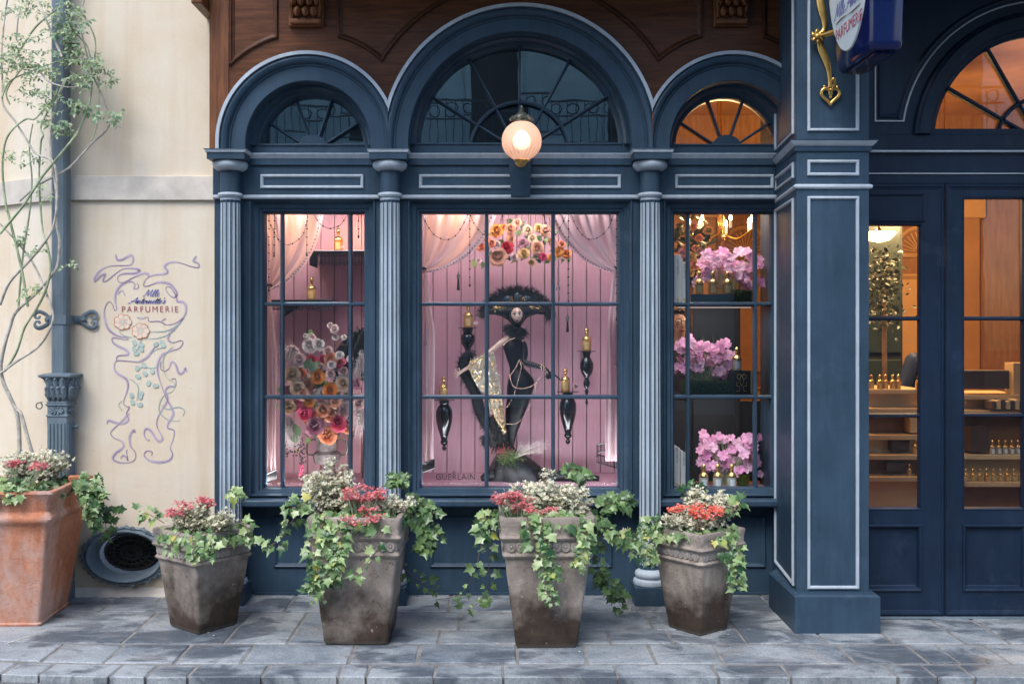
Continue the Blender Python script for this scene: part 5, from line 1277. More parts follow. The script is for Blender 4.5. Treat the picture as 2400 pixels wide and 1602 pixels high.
def strand(fol, stems, pts, n_leaf, size, rad=.0022, spread=.03, meshes=None, pale=.3, dense_end=False):
    pts = catmull([Vector(p) for p in pts], 6)
    stems.tube(pts, [rad*(1-.5*i/len(pts)) for i in range(len(pts))], 5)
    for k in range(n_leaf):
        f = (k+rnd.random())/n_leaf; i = min(len(pts)-2, int(f*(len(pts)-1))); p = pts[i].lerp(pts[i+1], rnd.random())
        d_ = (pts[i+1]-pts[i]).normalized(); side = d_.cross(Vector((0, -1, 0))).normalized()*(1 if k % 2 else -1)
        tip = side*.8 + d_*.5 + Vector((0, -.15, -.3)) + rvec()*.35; nrm = Vector((0, -1, .55)) + rvec()*.45
        o_ = p + (side*.4 + rvec()*.5)*spread
        me = (meshes or (IVY if rnd.random() < .75 else [IVY[2]]))
        fol.leaf(rnd.choice(me), o_, orient(nrm, tip), size*rnd.uniform(.45, 1.35))
def mound(fol, c, rx, ry, h, n, size, lean=(0, 0, 0)):
    for k in range(n):
        a = rnd.uniform(0, 2*math.pi); r_ = math.sqrt(rnd.random()); x_, y_ = r_*math.cos(a), r_*math.sin(a)
        z_ = math.sqrt(max(0, 1-r_*r_))*h*rnd.uniform(.45, 1.0)
        nrm = Vector((x_*1.1, y_*1.1 - .25, .75)) + rvec()*.5; tip = Vector((x_, y_-.3, -.35)) + rvec()*.6
        fol.leaf(rnd.choice(IVY if rnd.random() < .8 else [IVY[2]]), Vector(c) + Vector((x_*rx, y_*ry, z_)), orient(nrm, tip), size*rnd.uniform(.5, 1.45))
def ivy_plant(label, px, py, hw_, H, n, size, trails, h=.10):
    t_ = thing('ivy', label, 'ivy', (px, py, H*.9), 'ivy growing in the pots')
    fol = Foliage(t_, 290, 'leaf'); st = MB()
    mound(fol, (px, py, H*.93), hw_*1.12, hw_*1.12, h*.75, int(n*.62), size)
    for tr in trails:
        strand(fol, st, tr[0], int(tr[1]*1.3), size*(tr[2] if len(tr) > 2 else .95))
    if st.v: st.build('stems', M['stem_brown'], t_, smooth=60, kind='stuff')
    fol.finish(M['ivy']); return t_
def Q(u, v, y): return P(u, v, y)
# trailing strands are given as photo positions at their depth in front of the pots
ivy_plant('ivy spilling from the squat pot by the oval vent', -1.545, -.625, .20, .51, 442, 0.0389, [
  ([Q(385, 1225, -.72), Q(350, 1205, -.74), Q(325, 1200, -.76)], 12), ([Q(560, 1180, -.6), Q(545, 1150, -.6), Q(555, 1165, -.62)], 14, 1.1),
  ([Q(450, 1250, -.93), Q(455, 1290, -.95), Q(470, 1310, -.95)], 26), ([Q(480, 1245, -.92), Q(500, 1280, -.93), Q(490, 1300, -.93)], 16),
  ([Q(560, 1215, -.75), Q(580, 1245, -.78), Q(570, 1270, -.78)], 14), ([Q(430, 1240, -.9), Q(400, 1275, -.9), Q(395, 1290, -.9)], 8)], .09)
ivy_plant('ivy tumbling down the front of the tall pot before the bouquet', -.70, -.80, .235, .632, 561, 0.0432, [
  ([Q(745, 1200, -1.06), Q(760, 1260, -1.08), Q(790, 1310, -1.09), Q(780, 1360, -1.07)], 50), ([Q(790, 1215, -1.06), Q(800, 1280, -1.09), Q(770, 1340, -1.09), Q(735, 1390, -1.06)], 46),
  ([Q(770, 1210, -1.06), Q(730, 1280, -1.09), Q(745, 1340, -1.08), Q(725, 1385, -1.05)], 34), ([Q(720, 1330, -1.05), Q(770, 1370, -1.06), Q(720, 1425, -1.02)], 5),
  ([Q(720, 1190, -.9), Q(680, 1225, -.92), Q(655, 1265, -.93), Q(615, 1282, -.93)], 20), ([Q(730, 1180, -.9), Q(700, 1185, -.92), Q(665, 1195, -.93)], 16),
  ([Q(890, 1225, -1.05), Q(885, 1285, -1.07), Q(845, 1335, -1.07), Q(835, 1355, -1.07)], 9), ([Q(950, 1190, -.8), Q(985, 1230, -.82), Q(1000, 1270, -.83), Q(985, 1290, -.83)], 40),
  ([Q(950, 1165, -.78), Q(990, 1180, -.8), Q(1015, 1205, -.82)], 26), ([Q(945, 1330, -.7), Q(985, 1360, -.65), Q(1020, 1378, -.6)], 9), ([Q(985, 1200, -.8), Q(1015, 1240, -.8), Q(1025, 1270, -.8)], 20),
  ([Q(930, 1140, -.72), Q(925, 1120, -.72), Q(950, 1125, -.74)], 20)], .10)
ivy_plant('ivy trailing long strands from the tall pot below the mannequin', .228, -.86, .235, .645, 561, 0.0432, [
  ([Q(1235, 1210, -1.12), Q(1250, 1270, -1.14), Q(1275, 1330, -1.14), Q(1280, 1375, -1.13), Q(1295, 1410, -1.13)], 42), ([Q(1270, 1215, -1.12), Q(1280, 1290, -1.14), Q(1300, 1350, -1.14)], 34),
  ([Q(1370, 1215, -1.1), Q(1375, 1280, -1.12), Q(1350, 1325, -1.12)], 34), ([Q(1150, 1215, -1.0), Q(1130, 1260, -1.0), Q(1115, 1330, -.95), Q(1080, 1390, -.8), Q(1020, 1405, -.55)], 12),
  ([Q(1145, 1240, -1.0), Q(1146, 1330, -.9), Q(1140, 1395, -.75), Q(1090, 1430, -.55)], 14), ([Q(1160, 1200, -1.0), Q(1135, 1220, -1.0), Q(1125, 1250, -1.0)], 20),
  ([Q(1400, 1190, -.9), Q(1440, 1175, -.92), Q(1475, 1180, -.93)], 36), ([Q(1395, 1215, -.92), Q(1440, 1250, -.95), Q(1500, 1270, -.95)], 40), ([Q(1395, 1240, -.9), Q(1400, 1320, -.85), Q(1420, 1370, -.75), Q(1460, 1425, -.6)], 34),
  ([Q(1400, 1350, -.75), Q(1440, 1375, -.7), Q(1455, 1395, -.65)], 26), ([Q(1330, 1110, -.85), Q(1345, 1100, -.85), Q(1375, 1125, -.85)], 26)], .10)
ivy_plant('ivy spilling from the squat pot beside the corner pillar', 1.03, -.672, .185, .52, 442, 0.0389, [
  ([Q(1545, 1250, -.75), Q(1515, 1285, -.75), Q(1530, 1320, -.75)], 36), ([Q(1560, 1220, -.7), Q(1520, 1225, -.72), Q(1490, 1260, -.74)], 34), ([Q(1480, 1255, -.8), Q(1465, 1275, -.8), Q(1500, 1300, -.8)], 20),
  ([Q(1715, 1235, -.8), Q(1730, 1290, -.84), Q(1725, 1340, -.84), Q(1725, 1370, -.83)], 40), ([Q(1690, 1290, -.84), Q(1715, 1310, -.85), Q(1725, 1330, -.85)], 10), ([Q(1710, 1200, -.75), Q(1730, 1185, -.76), Q(1738, 1175, -.76)], 10),
  ([Q(1605, 1160, -.62), Q(1620, 1140, -.62), Q(1645, 1150, -.62)], 24)], .09)
ivy_plant('ivy hanging over the edge of the terracotta pot', -2.615, -.45, .30, .715, 646, 0.0389, [
  ([Q(180, 1120, -.5), Q(215, 1140, -.5), Q(235, 1130, -.5)], 40), ([Q(185, 1130, -.55), Q(210, 1180, -.55), Q(225, 1240, -.5)], 50), ([Q(200, 1160, -.5), Q(235, 1195, -.45), Q(275, 1205, -.4)], 34), ([Q(215, 1200, -.5), Q(245, 1220, -.4), Q(250, 1265, -.35)], 14),
  ([Q(10, 1140, -.74), Q(30, 1150, -.75), Q(50, 1155, -.75)], 24), ([Q(195, 1140, -.5), Q(225, 1160, -.5), Q(240, 1170, -.5)], 30)], .12)
# ---- sedum with cream leaves and red-flowering plants
def sedum(label, px, py, z0, stems):
    t_ = thing('sedum', label, 'plant', (px, py, z0), 'cream sedum in the pots')
    mb = MB(); st = MB()
    for (u, v, y) in stems:
        top = Q(u, v, y); b_ = Vector((px + (top.x-px)*.55, py + (top.y-py)*.5, z0))
        pts = catmull([b_, b_.lerp(top, .5) + Vector((rnd.gauss(0, .012), rnd.gauss(0, .012), .01)), top], 6); st.tube(pts, .0022, 4)
        for k in range(44):
            f = rnd.uniform(.2, 1.0)**.7; p = pts[min(len(pts)-1, int(f*(len(pts)-1)))] + Vector((rnd.gauss(0, .017), rnd.gauss(0, .017), rnd.gauss(0, .012)))
            ax_ = Vector((rnd.gauss(0, .6), rnd.gauss(-.4, .6), 1)).normalized()
            for q in range(5):
                a = 2*math.pi*q/5 + rnd.random(); s1 = ax_.orthogonal().normalized(); s2 = ax_.cross(s1); dd = s1*math.cos(a) + s2*math.sin(a)
                L_ = rnd.uniform(.009, .016); sd_ = ax_.cross(dd)*L_*.34
                mb.add([p, p+dd*L_*.55+sd_+ax_*.002, p+dd*L_+ax_*.004, p+dd*L_*.55-sd_+ax_*.002], [(0, 1, 2, 3)])
    mb.build('rosettes', M['sedum'], t_, kind='stuff', recalc=False); st.build('stems', M['stem_brown'], t_)
def cloud(u0, v0, u1, v1, y, n, top=None):
    out = []
    for k in range(n):
        a, b_ = rnd.uniform(-1, 1), rnd.uniform(-1, 1)
        if a*a+b_*b_ > 1: a *= .6; b_ *= .6
        out.append(((u0+u1)/2+(u1-u0)/2*a, (v0+v1)/2+(v1-v0)/2*b_, y + rnd.uniform(-.07, .07)))
    return out
sedum('tall cream sedum behind the red flowers before the bouquet window', -.75, -.80, .60, cloud(705, 1090, 855, 1175, -.80, 46) + cloud(850, 1160, 960, 1200, -.85, 12) + [(765, 1075, -.78), (780, 1070, -.78), (800, 1085, -.78), (715, 1150, -.85)])
sedum('broad cream sedum mound below the mannequin', .26, -.86, .62, cloud(1180, 1125, 1400, 1205, -.90, 64) + [(1290, 1100, -.85), (1275, 1110, -.85), (1235, 1130, -.9), (1200, 1135, -.9)])
sedum('low cream sedum among the ivy by the oval vent', -1.53, -.63, .49, cloud(395, 1180, 545, 1235, -.74, 40))
sedum('upright cream sedum sprigs beside the corner pillar', 1.04, -.66, .50, cloud(1610, 1140, 1655, 1190, -.64, 16) + cloud(1680, 1150, 1725, 1205, -.64, 16) + cloud(1560, 1200, 1700, 1240, -.76, 16))
sedum('cream sedum at the back of the terracotta pot', -2.60, -.42, .68, cloud(5, 1055, 165, 1105, -.40, 44) + [(110, 1050, -.36), (150, 1060, -.36), (165, 1075, -.36)])
def redflower(label, px, py, z0, spots):
    t_ = thing('red_kalanchoe', label, 'flower', (px, py, z0), 'red flowers in the pots')
    mb = MB(); st = MB()
    for (u, v, y) in spots:
        c_ = Q(u, v, y); st.tube([Vector((px+(c_.x-px)*.6, py+(c_.y-py)*.6, z0)), c_], .0018, 4)
        for k in range(15):
            p = c_ + Vector((rnd.gauss(0, .014), rnd.gauss(0, .013), rnd.gauss(0, .007))); ax_ = Vector((rnd.gauss(0, .4), rnd.gauss(-.5, .4), 1)).normalized()
            s1 = ax_.orthogonal().normalized(); s2 = ax_.cross(s1); a0_ = rnd.random()*6
            for q in range(4):
                dd = s1*math.cos(a0_+q*1.571) + s2*math.sin(a0_+q*1.571); L_ = .0085; sd_ = ax_.cross(dd)*L_*.45
                mb.add([p, p+dd*L_*.6+sd_+ax_*.002, p+dd*L_+ax_*.001, p+dd*L_*.6-sd_+ax_*.002], [(0, 1, 2, 3)])
    mb.build('blossoms', M['blossom'], t_, kind='stuff', recalc=False); st.build('stems', M['stem_green'], t_)
redflower('red flowers heaped in the middle of the pot before the bouquet', -.66, -.88, .60, cloud(800, 1140, 910, 1175, -.93, 34) + cloud(790, 1180, 900, 1230, -1.03, 14))
redflower('red flowers at the edge of the pot below the mannequin', .1, -.95, .61, cloud(1160, 1155, 1240, 1185, -1.02, 24) + cloud(1190, 1190, 1300, 1200, -1.05, 8))
redflower('coral flowers in the squat pot by the oval vent', -1.55, -.65, .49, cloud(410, 1175, 450, 1205, -.72, 10) + cloud(460, 1165, 505, 1190, -.66, 12) + cloud(395, 1195, 410, 1210, -.78, 4))
redflower('red flowers across the squat pot beside the corner pillar', 1.02, -.69, .50, cloud(1570, 1185, 1600, 1200, -.75, 7) + cloud(1615, 1180, 1690, 1215, -.78, 26))
redflower('pink flowers in the terracotta pot', -2.62, -.55, .69, cloud(20, 1080, 60, 1092, -.6, 6) + cloud(68, 1085, 105, 1098, -.62, 8))
# ------------------------------------------------------------------ climbing rose on the downpipe
cl = thing('climbing_vine', 'leafy climbing vine trained over the downpipe and cream wall', 'vine', P(50, 1090, -.35))
fol = Foliage(cl, 290, 'leaf'); st = MB(); sg = MB()
def z1(x, y): return (x/2.613, y/2.613)
def z2(x, y): return (x/2.613, 500 + y/2.613)
CANES = [
 ([z2(120, 1500), z2(115, 1300), z2(95, 1200), z2(60, 1120), z2(20, 1030), z2(5, 930), z2(30, 800), z2(60, 700), z2(100, 600), z2(210, 500), z2(300, 400), z2(350, 320), z2(365, 180), z2(345, 50), z1(345, 1180), z1(310, 900), z1(340, 650), z1(400, 480)], .0085, 0),
 ([z2(205, 1490), z2(170, 1370), z2(130, 1230), z2(90, 1180), z2(10, 1000), z2(30, 960), z2(110, 900), z2(230, 820), z2(300, 720), z2(325, 620), z2(280, 480), z2(200, 300), z2(90, 160), z1(0, 1370)], .007, 0),
 ([z2(30, 960), z2(100, 850), z2(150, 700), z2(220, 590), z2(280, 470), z2(310, 330), z2(290, 200), z1(260, 1400), z1(240, 1100), z1(250, 880), z1(265, 830), z1(250, 780), z1(290, 690), z1(370, 560), z1(410, 480)], .0055, 1),
 ([z2(0, 560), z2(60, 420), z2(180, 290), z2(270, 180), z2(330, 70), z1(350, 1200), z1(330, 1000), z1(220, 940), z1(160, 850), z1(90, 740), z1(20, 640), z1(15, 520), z1(10, 300), z1(30, 100), z1(45, 0)], .006, 0),
 ([z2(170, 570), z2(130, 330), z2(50, 0), z1(40, 1280), z1(15, 1050), z1(30, 880), z1(80, 790), z1(160, 730), z1(210, 730), z1(260, 680), z1(330, 600), z1(360, 520)], .0055, 1),
 ([z1(0, 1430), z1(140, 1260), z1(260, 1080), z1(400, 910), z1(480, 800), z1(540, 660), z1(565, 480), z1(540, 300), z1(480, 220), z1(420, 150)], .006, 1),
 ([z1(120, 1230), z1(240, 1130), z1(420, 1030), z1(560, 880), z1(640, 810), z1(670, 740), z1(640, 620), z1(590, 510), z1(550, 400), z1(500, 200), z1(490, 120), z1(515, 0)], .005, 0),
 ([z2(110, 600), z2(140, 260), z2(180, 0), z1(195, 1100), z1(180, 900), z1(200, 760)], .0045, 1),
 ([z1(380, 350), z1(320, 210), z1(270, 90), z1(235, 0)], .006, 0),
 ([z1(110, 330), z1(200, 190), z1(280, 110), z1(380, 40), z1(470, 50), z1(545, 150), z1(585, 260), z1(580, 420), z1(605, 520), z1(600, 740), z1(560, 870)], .004, 1),
 ([z1(240, 430), z1(300, 500), z1(420, 535), z1(530, 520), z1(545, 500)], .004, 0),
 ([z1(10, 600), z1(60, 500), z1(180, 440), z1(370, 370)], .004, 1),
 ([z1(100, 250), z1(110, 120), z1(130, 40)], .0035, 0), ([z1(60, 640), z1(40, 560), z1(120, 440), z1(200, 380)], .0035, 1)]
ctr = []
for k, (pts, r_, green) in enumerate(CANES):
    yb = -.20 - .012*(k % 6)
    pp = catmull([P(u, v, yb - (.05 if 100 < u < 175 else 0) + rnd.uniform(-.012, .012)) for u, v in pts], 6)
    (sg if green else st).tube(pp, [r_*1.25*(1.1-.55*i/len(pp))*(1+.10*noise.noise(p*30)) for i, p in enumerate(pp)], 6)
    ctr.append(pp)
st.build('woody_stem', M['stem'], cl, smooth=60); sg.build('green_stem', M['stem_green'], cl, smooth=60)
def spray(u, v, y, n, du, dv, size):
    for k in range(n):
        c_ = P(u + rnd.gauss(0, du), v + rnd.gauss(0, dv), y + rnd.uniform(-.05, .05)); d_ = Vector((rnd.uniform(-1, 1), -.2, rnd.uniform(-.8, .4))).normalized()
        tw.tube([c_ - d_*.02, c_ + d_*.05], .0012, 4)
        for q in range(5):
            b_ = c_ + d_*(.012*q); s_ = d_.cross(Vector((0, -1, 0)))*(1 if q % 2 else -1)
            tip = d_ if q == 4 else s_*.9 + d_*.4
            fol.leaf(rnd.choice(VINE), b_, orient(Vector((0, -1, .5)) + rvec()*.5, tip), size*rnd.uniform(.7, 1.2))
tw = MB()
for (u, v, n, du, dv, s_) in [(30, 20, 9, 22, 14, .026), (75, 15, 6, 18, 10, .026), (145, 25, 14, 22, 16, .030), (150, 75, 16, 16, 18, .030), (170, 115, 12, 12, 15, .030), (90, 110, 12, 24, 16, .025), (30, 140, 16, 22, 14, .025), (60, 165, 14, 25, 12, .025), (110, 160, 12, 25, 14, .026), (200, 150, 12, 18, 16, .028), (225, 140, 8, 14, 10, .028), (190, 190, 8, 12, 10, .026), (255, 192, 4, 10, 5, .026), (80, 225, 12, 24, 12, .025), (110, 250, 8, 14, 10, .025), (120, 290, 8, 12, 8, .026), (185, 245, 7, 10, 8, .032), (220, 258, 4, 10, 8, .036), (265, 262, 5, 14, 8, .034), (270, 280, 2, 6, 6, .034), (150, 300, 7, 12, 8, .025), (20, 370, 5, 12, 8, .024), (90, 375, 4, 12, 8, .024), (110, 450, 4, 10, 8, .024), (50, 562, 4, 10, 6, .026), (85, 590, 3, 8, 8, .026), (75, 672, 5, 14, 8, .025), (160, 620, 2, 6, 6, .024), (45, 90, 6, 14, 20, .025), (235, 170, 5, 8, 8, .026), (175, 60, 8, 12, 10, .030)]:
    spray(u, v, -.26, int(n*1.25), du*1.1, dv*1.1, s_*.88)
tw.build('twigs', M['stem_green'], cl, kind='stuff')
fol.finish(M['vineleaf'])
# ---- small things on the pavement
tw_ = MB().tube(catmull([P(18, 1509, -.955) + Vector((0, 0, .006)), P(60, 1495, -.92) + Vector((0, 0, .004)), P(113, 1478, -.86) + Vector((0, 0, .010))], 5), [.004, .004, .0035, .003, .003, .003, .0028, .0026, .0024, .002, .0015], 5)
tw_.tube([P(18, 1509, -.955) + Vector((0, 0, .004)), P(26, 1514, -.97) + Vector((0, 0, .001))], .002, 4)
tag(tw_.build('twig', M['stem'], None, smooth=60), 'dry pale twig lying on the pavement by the terracotta pot', 'twig')
# ------------------------------------------------------------------ display lighting (added fill strips and small spots behind the window heads)
def fill_strip(label, x0, x1, y, z_, energy, col, tilt, lift=-.006, glow=3):  # area fill with a made-up fixture, brightens a window display
    t_ = thing('added_fill_strip', label, 'light', ((x0+x1)/2, y, z_))
    MB().box(x0, x1, y-.02, y+.02, z_+.004, z_+(.022 if glow > 1 else .012)).build('housing', M['black'], t_)
    MB().box(x0+.01, x1-.01, y-.012, y+.012, z_-.001, z_+.0035).build('diffuser', emit('fill_diffuser', col, glow), t_)
    l = bpy.data.lights.new('strip', 'AREA'); l.shape = 'RECTANGLE'; l.size = x1-x0-.04; l.size_y = .10; l.energy = energy; l.color = col
    lo_ = bpy.data.objects.new('strip', l); C.objects.link(lo_); lo_.parent = t_; lo_.location = (0, 0, lift); lo_.rotation_euler = (R(tilt), 0, 0)
fill_strip('added fill strip under the head of the bouquet window', -1.45, -.70, .10, 2.385, 13, (1.0, .86, .84), 38)  # fill added to brighten the pink box
fill_strip('added fill strip under the head of the mannequin window', -.55, .78, .10, 2.385, 18, (1.0, .90, .92), 40)  # same added fill for the wider box
fill_strip('added fill strip behind the sill of the mannequin window', -.55, .78, .045, BXZ0-.0095, 6.5, (.92, .95, 1.0), 150, .026)  # hidden fill added in place of daylight reaching the boards
fill_strip('added fill strip behind the sill of the bouquet window', -1.45, -.70, .045, BXZ0-.0095, 5, (1.0, .95, .95), 150, .026)  # hidden daylight fill, added here too
fill_strip('added fill strip under the head of the orchid window', 1.02, 1.52, .10, 2.33, 5, (1.0, .86, .78), 15)  # fill added to brighten the orchids
def spot(label, p, target, energy, col, size=R(70)):
    t_ = thing('display_spotlight', label, 'spotlight', p)
    d_ = (Vector(target)-Vector(p)).normalized(); rot = d_.to_track_quat('-Z', 'Y')
    mb = MB().lathe([(.018, .03), (.024, .0), (.026, -.03), (.020, -.03), (.016, 0)], (0, 0, 0), 14, M=rot.to_matrix().to_4x4()); mb.build('spot_head', M['brass'], t_, local=True, smooth=50)
    MB().tube([(0, 0, .02), (0, 0, BXZ1-p[2]-.002)], .005, 6).build('spot_stem', M['brass'], t_, local=True)
    l = bpy.data.lights.new('spot', 'SPOT'); l.energy = energy; l.color = col; l.spot_size = size; l.spot_blend = .8; l.shadow_soft_size = .03
    lo_ = bpy.data.objects.new('spot', l); C.objects.link(lo_); lo_.parent = t_; lo_.location = d_*.035; lo_.rotation_euler = rot.to_euler()
spot('warm spot lighting the top shelf in the bouquet window', (-.80, .30, 2.36), (-.86, .72, 1.95), 11, (1.0, .34, .08), R(95))
spot('warm spot over the curtain in the bouquet window', (-1.22, .35, 2.36), (-1.25, .1, 2.0), 7, (1.0, .60, .30), R(100))
spot('warm spot over the curtain in the mannequin window', (-.22, .35, 2.37), (-.32, .08, 2.1), 6, (1.0, .58, .28), R(100))
spot('warm spot above the hanging roses in the mannequin window', (.22, .16, 2.37), (.15, .42, 2.1), 1.6, (1.0, .55, .25), R(90))
# ------------------------------------------------------------------ perfume bottles
def juice(name, col):
    m, t, b = nodes_of(name); b.inputs['Base Color'].default_value = rgb(col); b.inputs['Roughness'].default_value = .06
    b.inputs['Transmission Weight'].default_value = .45; b.inputs['IOR'].default_value = 1.35; b.inputs['Coat Weight'].default_value = .5; return m
M['juice_gold'] = juice('golden_juice', (.80, .50, .16)); M['juice_amber'] = juice('amber_juice', (.75, .30, .06)); M['juice_clear'] = juice('pale_juice', (.72, .74, .62))
M['label_gold'] = pm('gold_label', (.70, .50, .22), .35, .3, .1, 20); M['label_white'] = pm('white_label', (.62, .66, .70), .5, 0, .05, 20)
M['gilt'] = pm('gilt_lace', (.72, .50, .20), .25, .9, .25, 60, .6, 90)
BOT = {}
def bottle_meshes(kind):
    jm = {'gold': 'juice_gold', 'amber': 'juice_amber', 'clear': 'juice_clear'}[kind]; lm = 'label_white' if kind == 'clear' else 'label_gold'
    h = .145; r = .028
    body = MB().lathe([(r*.9, 0), (r, .004), (r, h*.40), (r*.98, h*.44)], (0, 0, 0), 20).mesh('body', M[jm], smooth=40)
    sh = MB().lathe([(r*.99, h*.438), (r*1.03, h*.45), (r*.98, h*.53), (r*.75, h*.60), (r*.38, h*.645), (r*.30, h*.66)], (0, 0, 0), 24, rfun=lambda a, z: 1+.05*math.cos(12*a + z*260))
    sh = sh.mesh('shoulder', M['gilt'], smooth=50)
    nk = MB().lathe([(r*.30, h*.655), (r*.30, h*.72), (r*.42, h*.73), (r*.42, h*.755), (r*.30, h*.765)], (0, 0, 0), 16).mesh('neck', M['gilt'], smooth=50)
    stp = MB().lathe([(r*.25, h*.76), (r*.40, h*.79), (r*.50, h*.85), (r*.46, h*.92), (r*.28, h*.975), (r*.1, h*.99), (.0, h)], (0, 0, 0), 16).mesh('stopper', M['gilt'] if kind != 'clear' else M['gilt'], smooth=60)
    lb = MB(); lb.grid(lambda i, j: Vector((r*1.015*math.sin((i-.5)*1.1), -r*1.015*math.cos((i-.5)*1.1), h*(.07+.30*j))), 6, 1); lb = lb.mesh('label', M[lm], recalc=False)
    return [('body', body), ('shoulder', sh), ('neck', nk), ('stopper', stp), ('label', lb)]
def bottle(label, u, v, y, kind='gold', hpx=55, z_=None, rz=0, group='perfume bottles on display'):
    if kind not in BOT: BOT[kind] = bottle_meshes(kind)
    p = P(u, v, y)
    if z_ is not None: p.z = z_
    t_ = thing('perfume_bottle', label, 'perfume bottle', p, group, rz)
    s_ = hpx/FPX*(DIST+y)/.145
    for nm, me in BOT[kind]: inst(nm, me, t_, (0, 0, 0), None, s_)
    return t_
# ------------------------------------------------------------------ turned bracket shelves
def sconce(label, u, vt, vb, y, tray, rmax, prof):
    p = P(u, vt, y); s_ = (DIST+y)/FPX; L_ = (vb-vt)*s_
    t_ = thing('turned_bracket', label, 'bracket', (p.x, y, p.z-L_), 'black turned brackets on the pink boards')
    MB().lathe([(tray*s_*.96, p.z-.004), (tray*s_, p.z-.002), (tray*s_*.97, p.z+.0)], (p.x, y, 0), 28).build('tray', M['black_gloss'], t_, smooth=40)
    MB().lathe([(r_*rmax*s_, p.z-.004-f*L_) for f, r_ in prof], (p.x, y, 0), 28).build('turned_body', M['black_gloss'], t_, smooth=50)
    MB().box(p.x-.02, p.x+.02, y+rmax*s_*.4, BXY+.001, p.z-L_*.35, p.z-.006).build('wall_plate', M['black_gloss'], t_)
    return p
URN = [(0, .55), (.05, .6), (.08, .5), (.12, .72), (.2, .95), (.3, 1.0), (.42, .93), (.55, .75), (.68, .5), (.78, .34), (.80, .42), (.83, .45), (.86, .36), (.88, .2), (.90, .14), (.92, .24), (.95, .30), (.97, .22), (1.0, .02)]
URN2 = [(0, .7), (.06, .55), (.10, .5), (.14, .7), (.22, .98), (.30, 1.0), (.38, .85), (.46, .5), (.50, .3), (.52, .35), (.58, .5), (.63, .46), (.68, .25), (.70, .18), (.74, .3), (.77, .22), (.80, .15), (.84, .22), (.87, .14), (.90, .12), (.95, .2), (.98, .12), (1, .02)]
URN3 = [(0, .8), (.1, .7), (.2, .6), (.3, .95), (.45, 1.0), (.62, .85), (.78, .5), (.9, .3), (.95, .33), (1.0, .2)]
yS = .46
pA = sconce('black bracket under the bottle beside the hat', 1096, 767, 826, yS, 23, 17, URN3)
pB = sconce('long black bracket low beside the feather stole', 1041, 936, 1055, yS, 26, 20, URN)
pC = sconce('long black bracket near the gloved hand', 1331, 917, 1040, yS, 27, 20, URN)
pD = sconce('slender black bracket by the pale curtain', 1375, 822, 948, yS, 23, 16, URN2)
bottle('gold perfume bottle on the bracket beside the hat', 1097, 765, yS, z_=pA.z+.0005)
bottle('gold perfume bottle on the bracket beside the feather stole', 1039, 934, yS, z_=pB.z+.0005)
bottle('gold perfume bottle on the bracket near the gloved hand', 1325, 915, yS, z_=pC.z+.0005)
bottle('gold perfume bottle on the bracket by the pale curtain', 1375, 820, yS, z_=pD.z+.0005)
# ------------------------------------------------------------------ flowers
COL = {'red': ((.62, .02, .05), (.70, .05, .10)), 'orange': ((.80, .26, .03), (.85, .38, .07)), 'peach': ((.74, .32, .18), (.80, .46, .32)), 'cream': ((.74, .56, .36), (.80, .66, .48)), 'mauve': ((.55, .25, .33), (.66, .36, .44)),
       'hot': ((.75, .06, .18), (.80, .16, .26)), 'pale': ((.76, .50, .50), (.84, .66, .64)), 'white': ((.78, .70, .66), (.86, .80, .76)), 'coral': ((.80, .20, .08), (.86, .38, .20)), 'gold': ((.68, .42, .14), (.75, .5, .2))}
def petalmat(c):
    m, t, b = nodes_of('petal_'+c); a, q = COL[c]
    oi = N(t, 'ShaderNodeObjectInfo'); col = ramp(t, oi.outputs['Random'], [(0, a), (1, q)]); g = N(t, 'ShaderNodeNewGeometry')
    col = mixc(t, 1.0, col, ramp(t, g.outputs['Random Per Island'], [(0, (.78, .74, .74)), (1, (1.12, 1.1, 1.1))]), 'MULTIPLY')
    t.links.new(col, b.inputs['Base Color']); b.inputs['Roughness'].default_value = .6; b.inputs['Sheen Weight'].default_value = .2; return m
def rose_mesh(c, kind):
    """petals on a golden-angle spiral: upright and closed at the heart, reclining towards the rim"""
    mb = MB(); rr = random.Random(sum(map(ord, c)) + kind); n_ = 30 if kind == 0 else 44
    mb.ball((0, 0, .34), (.25, .25, .36), 9, 7)
    for k in range(n_):
        q = k/(n_-1); a = k*2.39996 + rr.uniform(-.12, .12); th = R(4 + (82 if kind == 0 else 74)*q**1.15) + rr.uniform(-.08, .08); L_ = (.62 + .42*q)*rr.uniform(.9, 1.1); W_ = (.34 + .34*q) if kind == 0 else (.26 + .26*q)
        vs = []
        for jj in range(4):
            f = jj/3; wv = W_*(.35 + .65*math.sin(min(1., f*1.15)*1.9)); bend_ = th - .9*(1-q)*(f-.3) + (.55*q*max(0, f-.6))
            rad = .04 + .10*q + L_*f*math.sin(max(-.2, bend_)); z_ = L_*f*math.cos(bend_) - .10*q
            for ii in range(3):
                g = ii-1; rc = rad - (.16*g*g*(1-.6*q))*wv/.4 + rr.uniform(-.012, .012)*(jj == 3); zz = z_ + .05*g*g*q + rr.uniform(-.02, .02)*(jj == 3)
                vs.append((rc*math.cos(a) - g*wv*math.sin(a), rc*math.sin(a) + g*wv*math.cos(a), zz))
        mb.add(vs, [(jj*3+ii, jj*3+ii+1, (jj+1)*3+ii+1, (jj+1)*3+ii) for jj in range(3) for ii in range(2)])
    return mb.mesh('rose', PET[c], smooth=75, recalc=False)
PET = {c: petalmat(c) for c in COL}
ROSE = {}
def rose(parent, p, r_, c, kind=0, up=None, name='rose'):
    if (c, kind) not in ROSE: ROSE[(c, kind)] = rose_mesh(c, kind)
    nrm = (Vector(up) if up else Vector((0, -1, .25))) + rvec()*.22
    return inst(name, ROSE[(c, kind)], parent, Vector(p) - OFF[parent.name], orient(nrm, rvec()), r_)
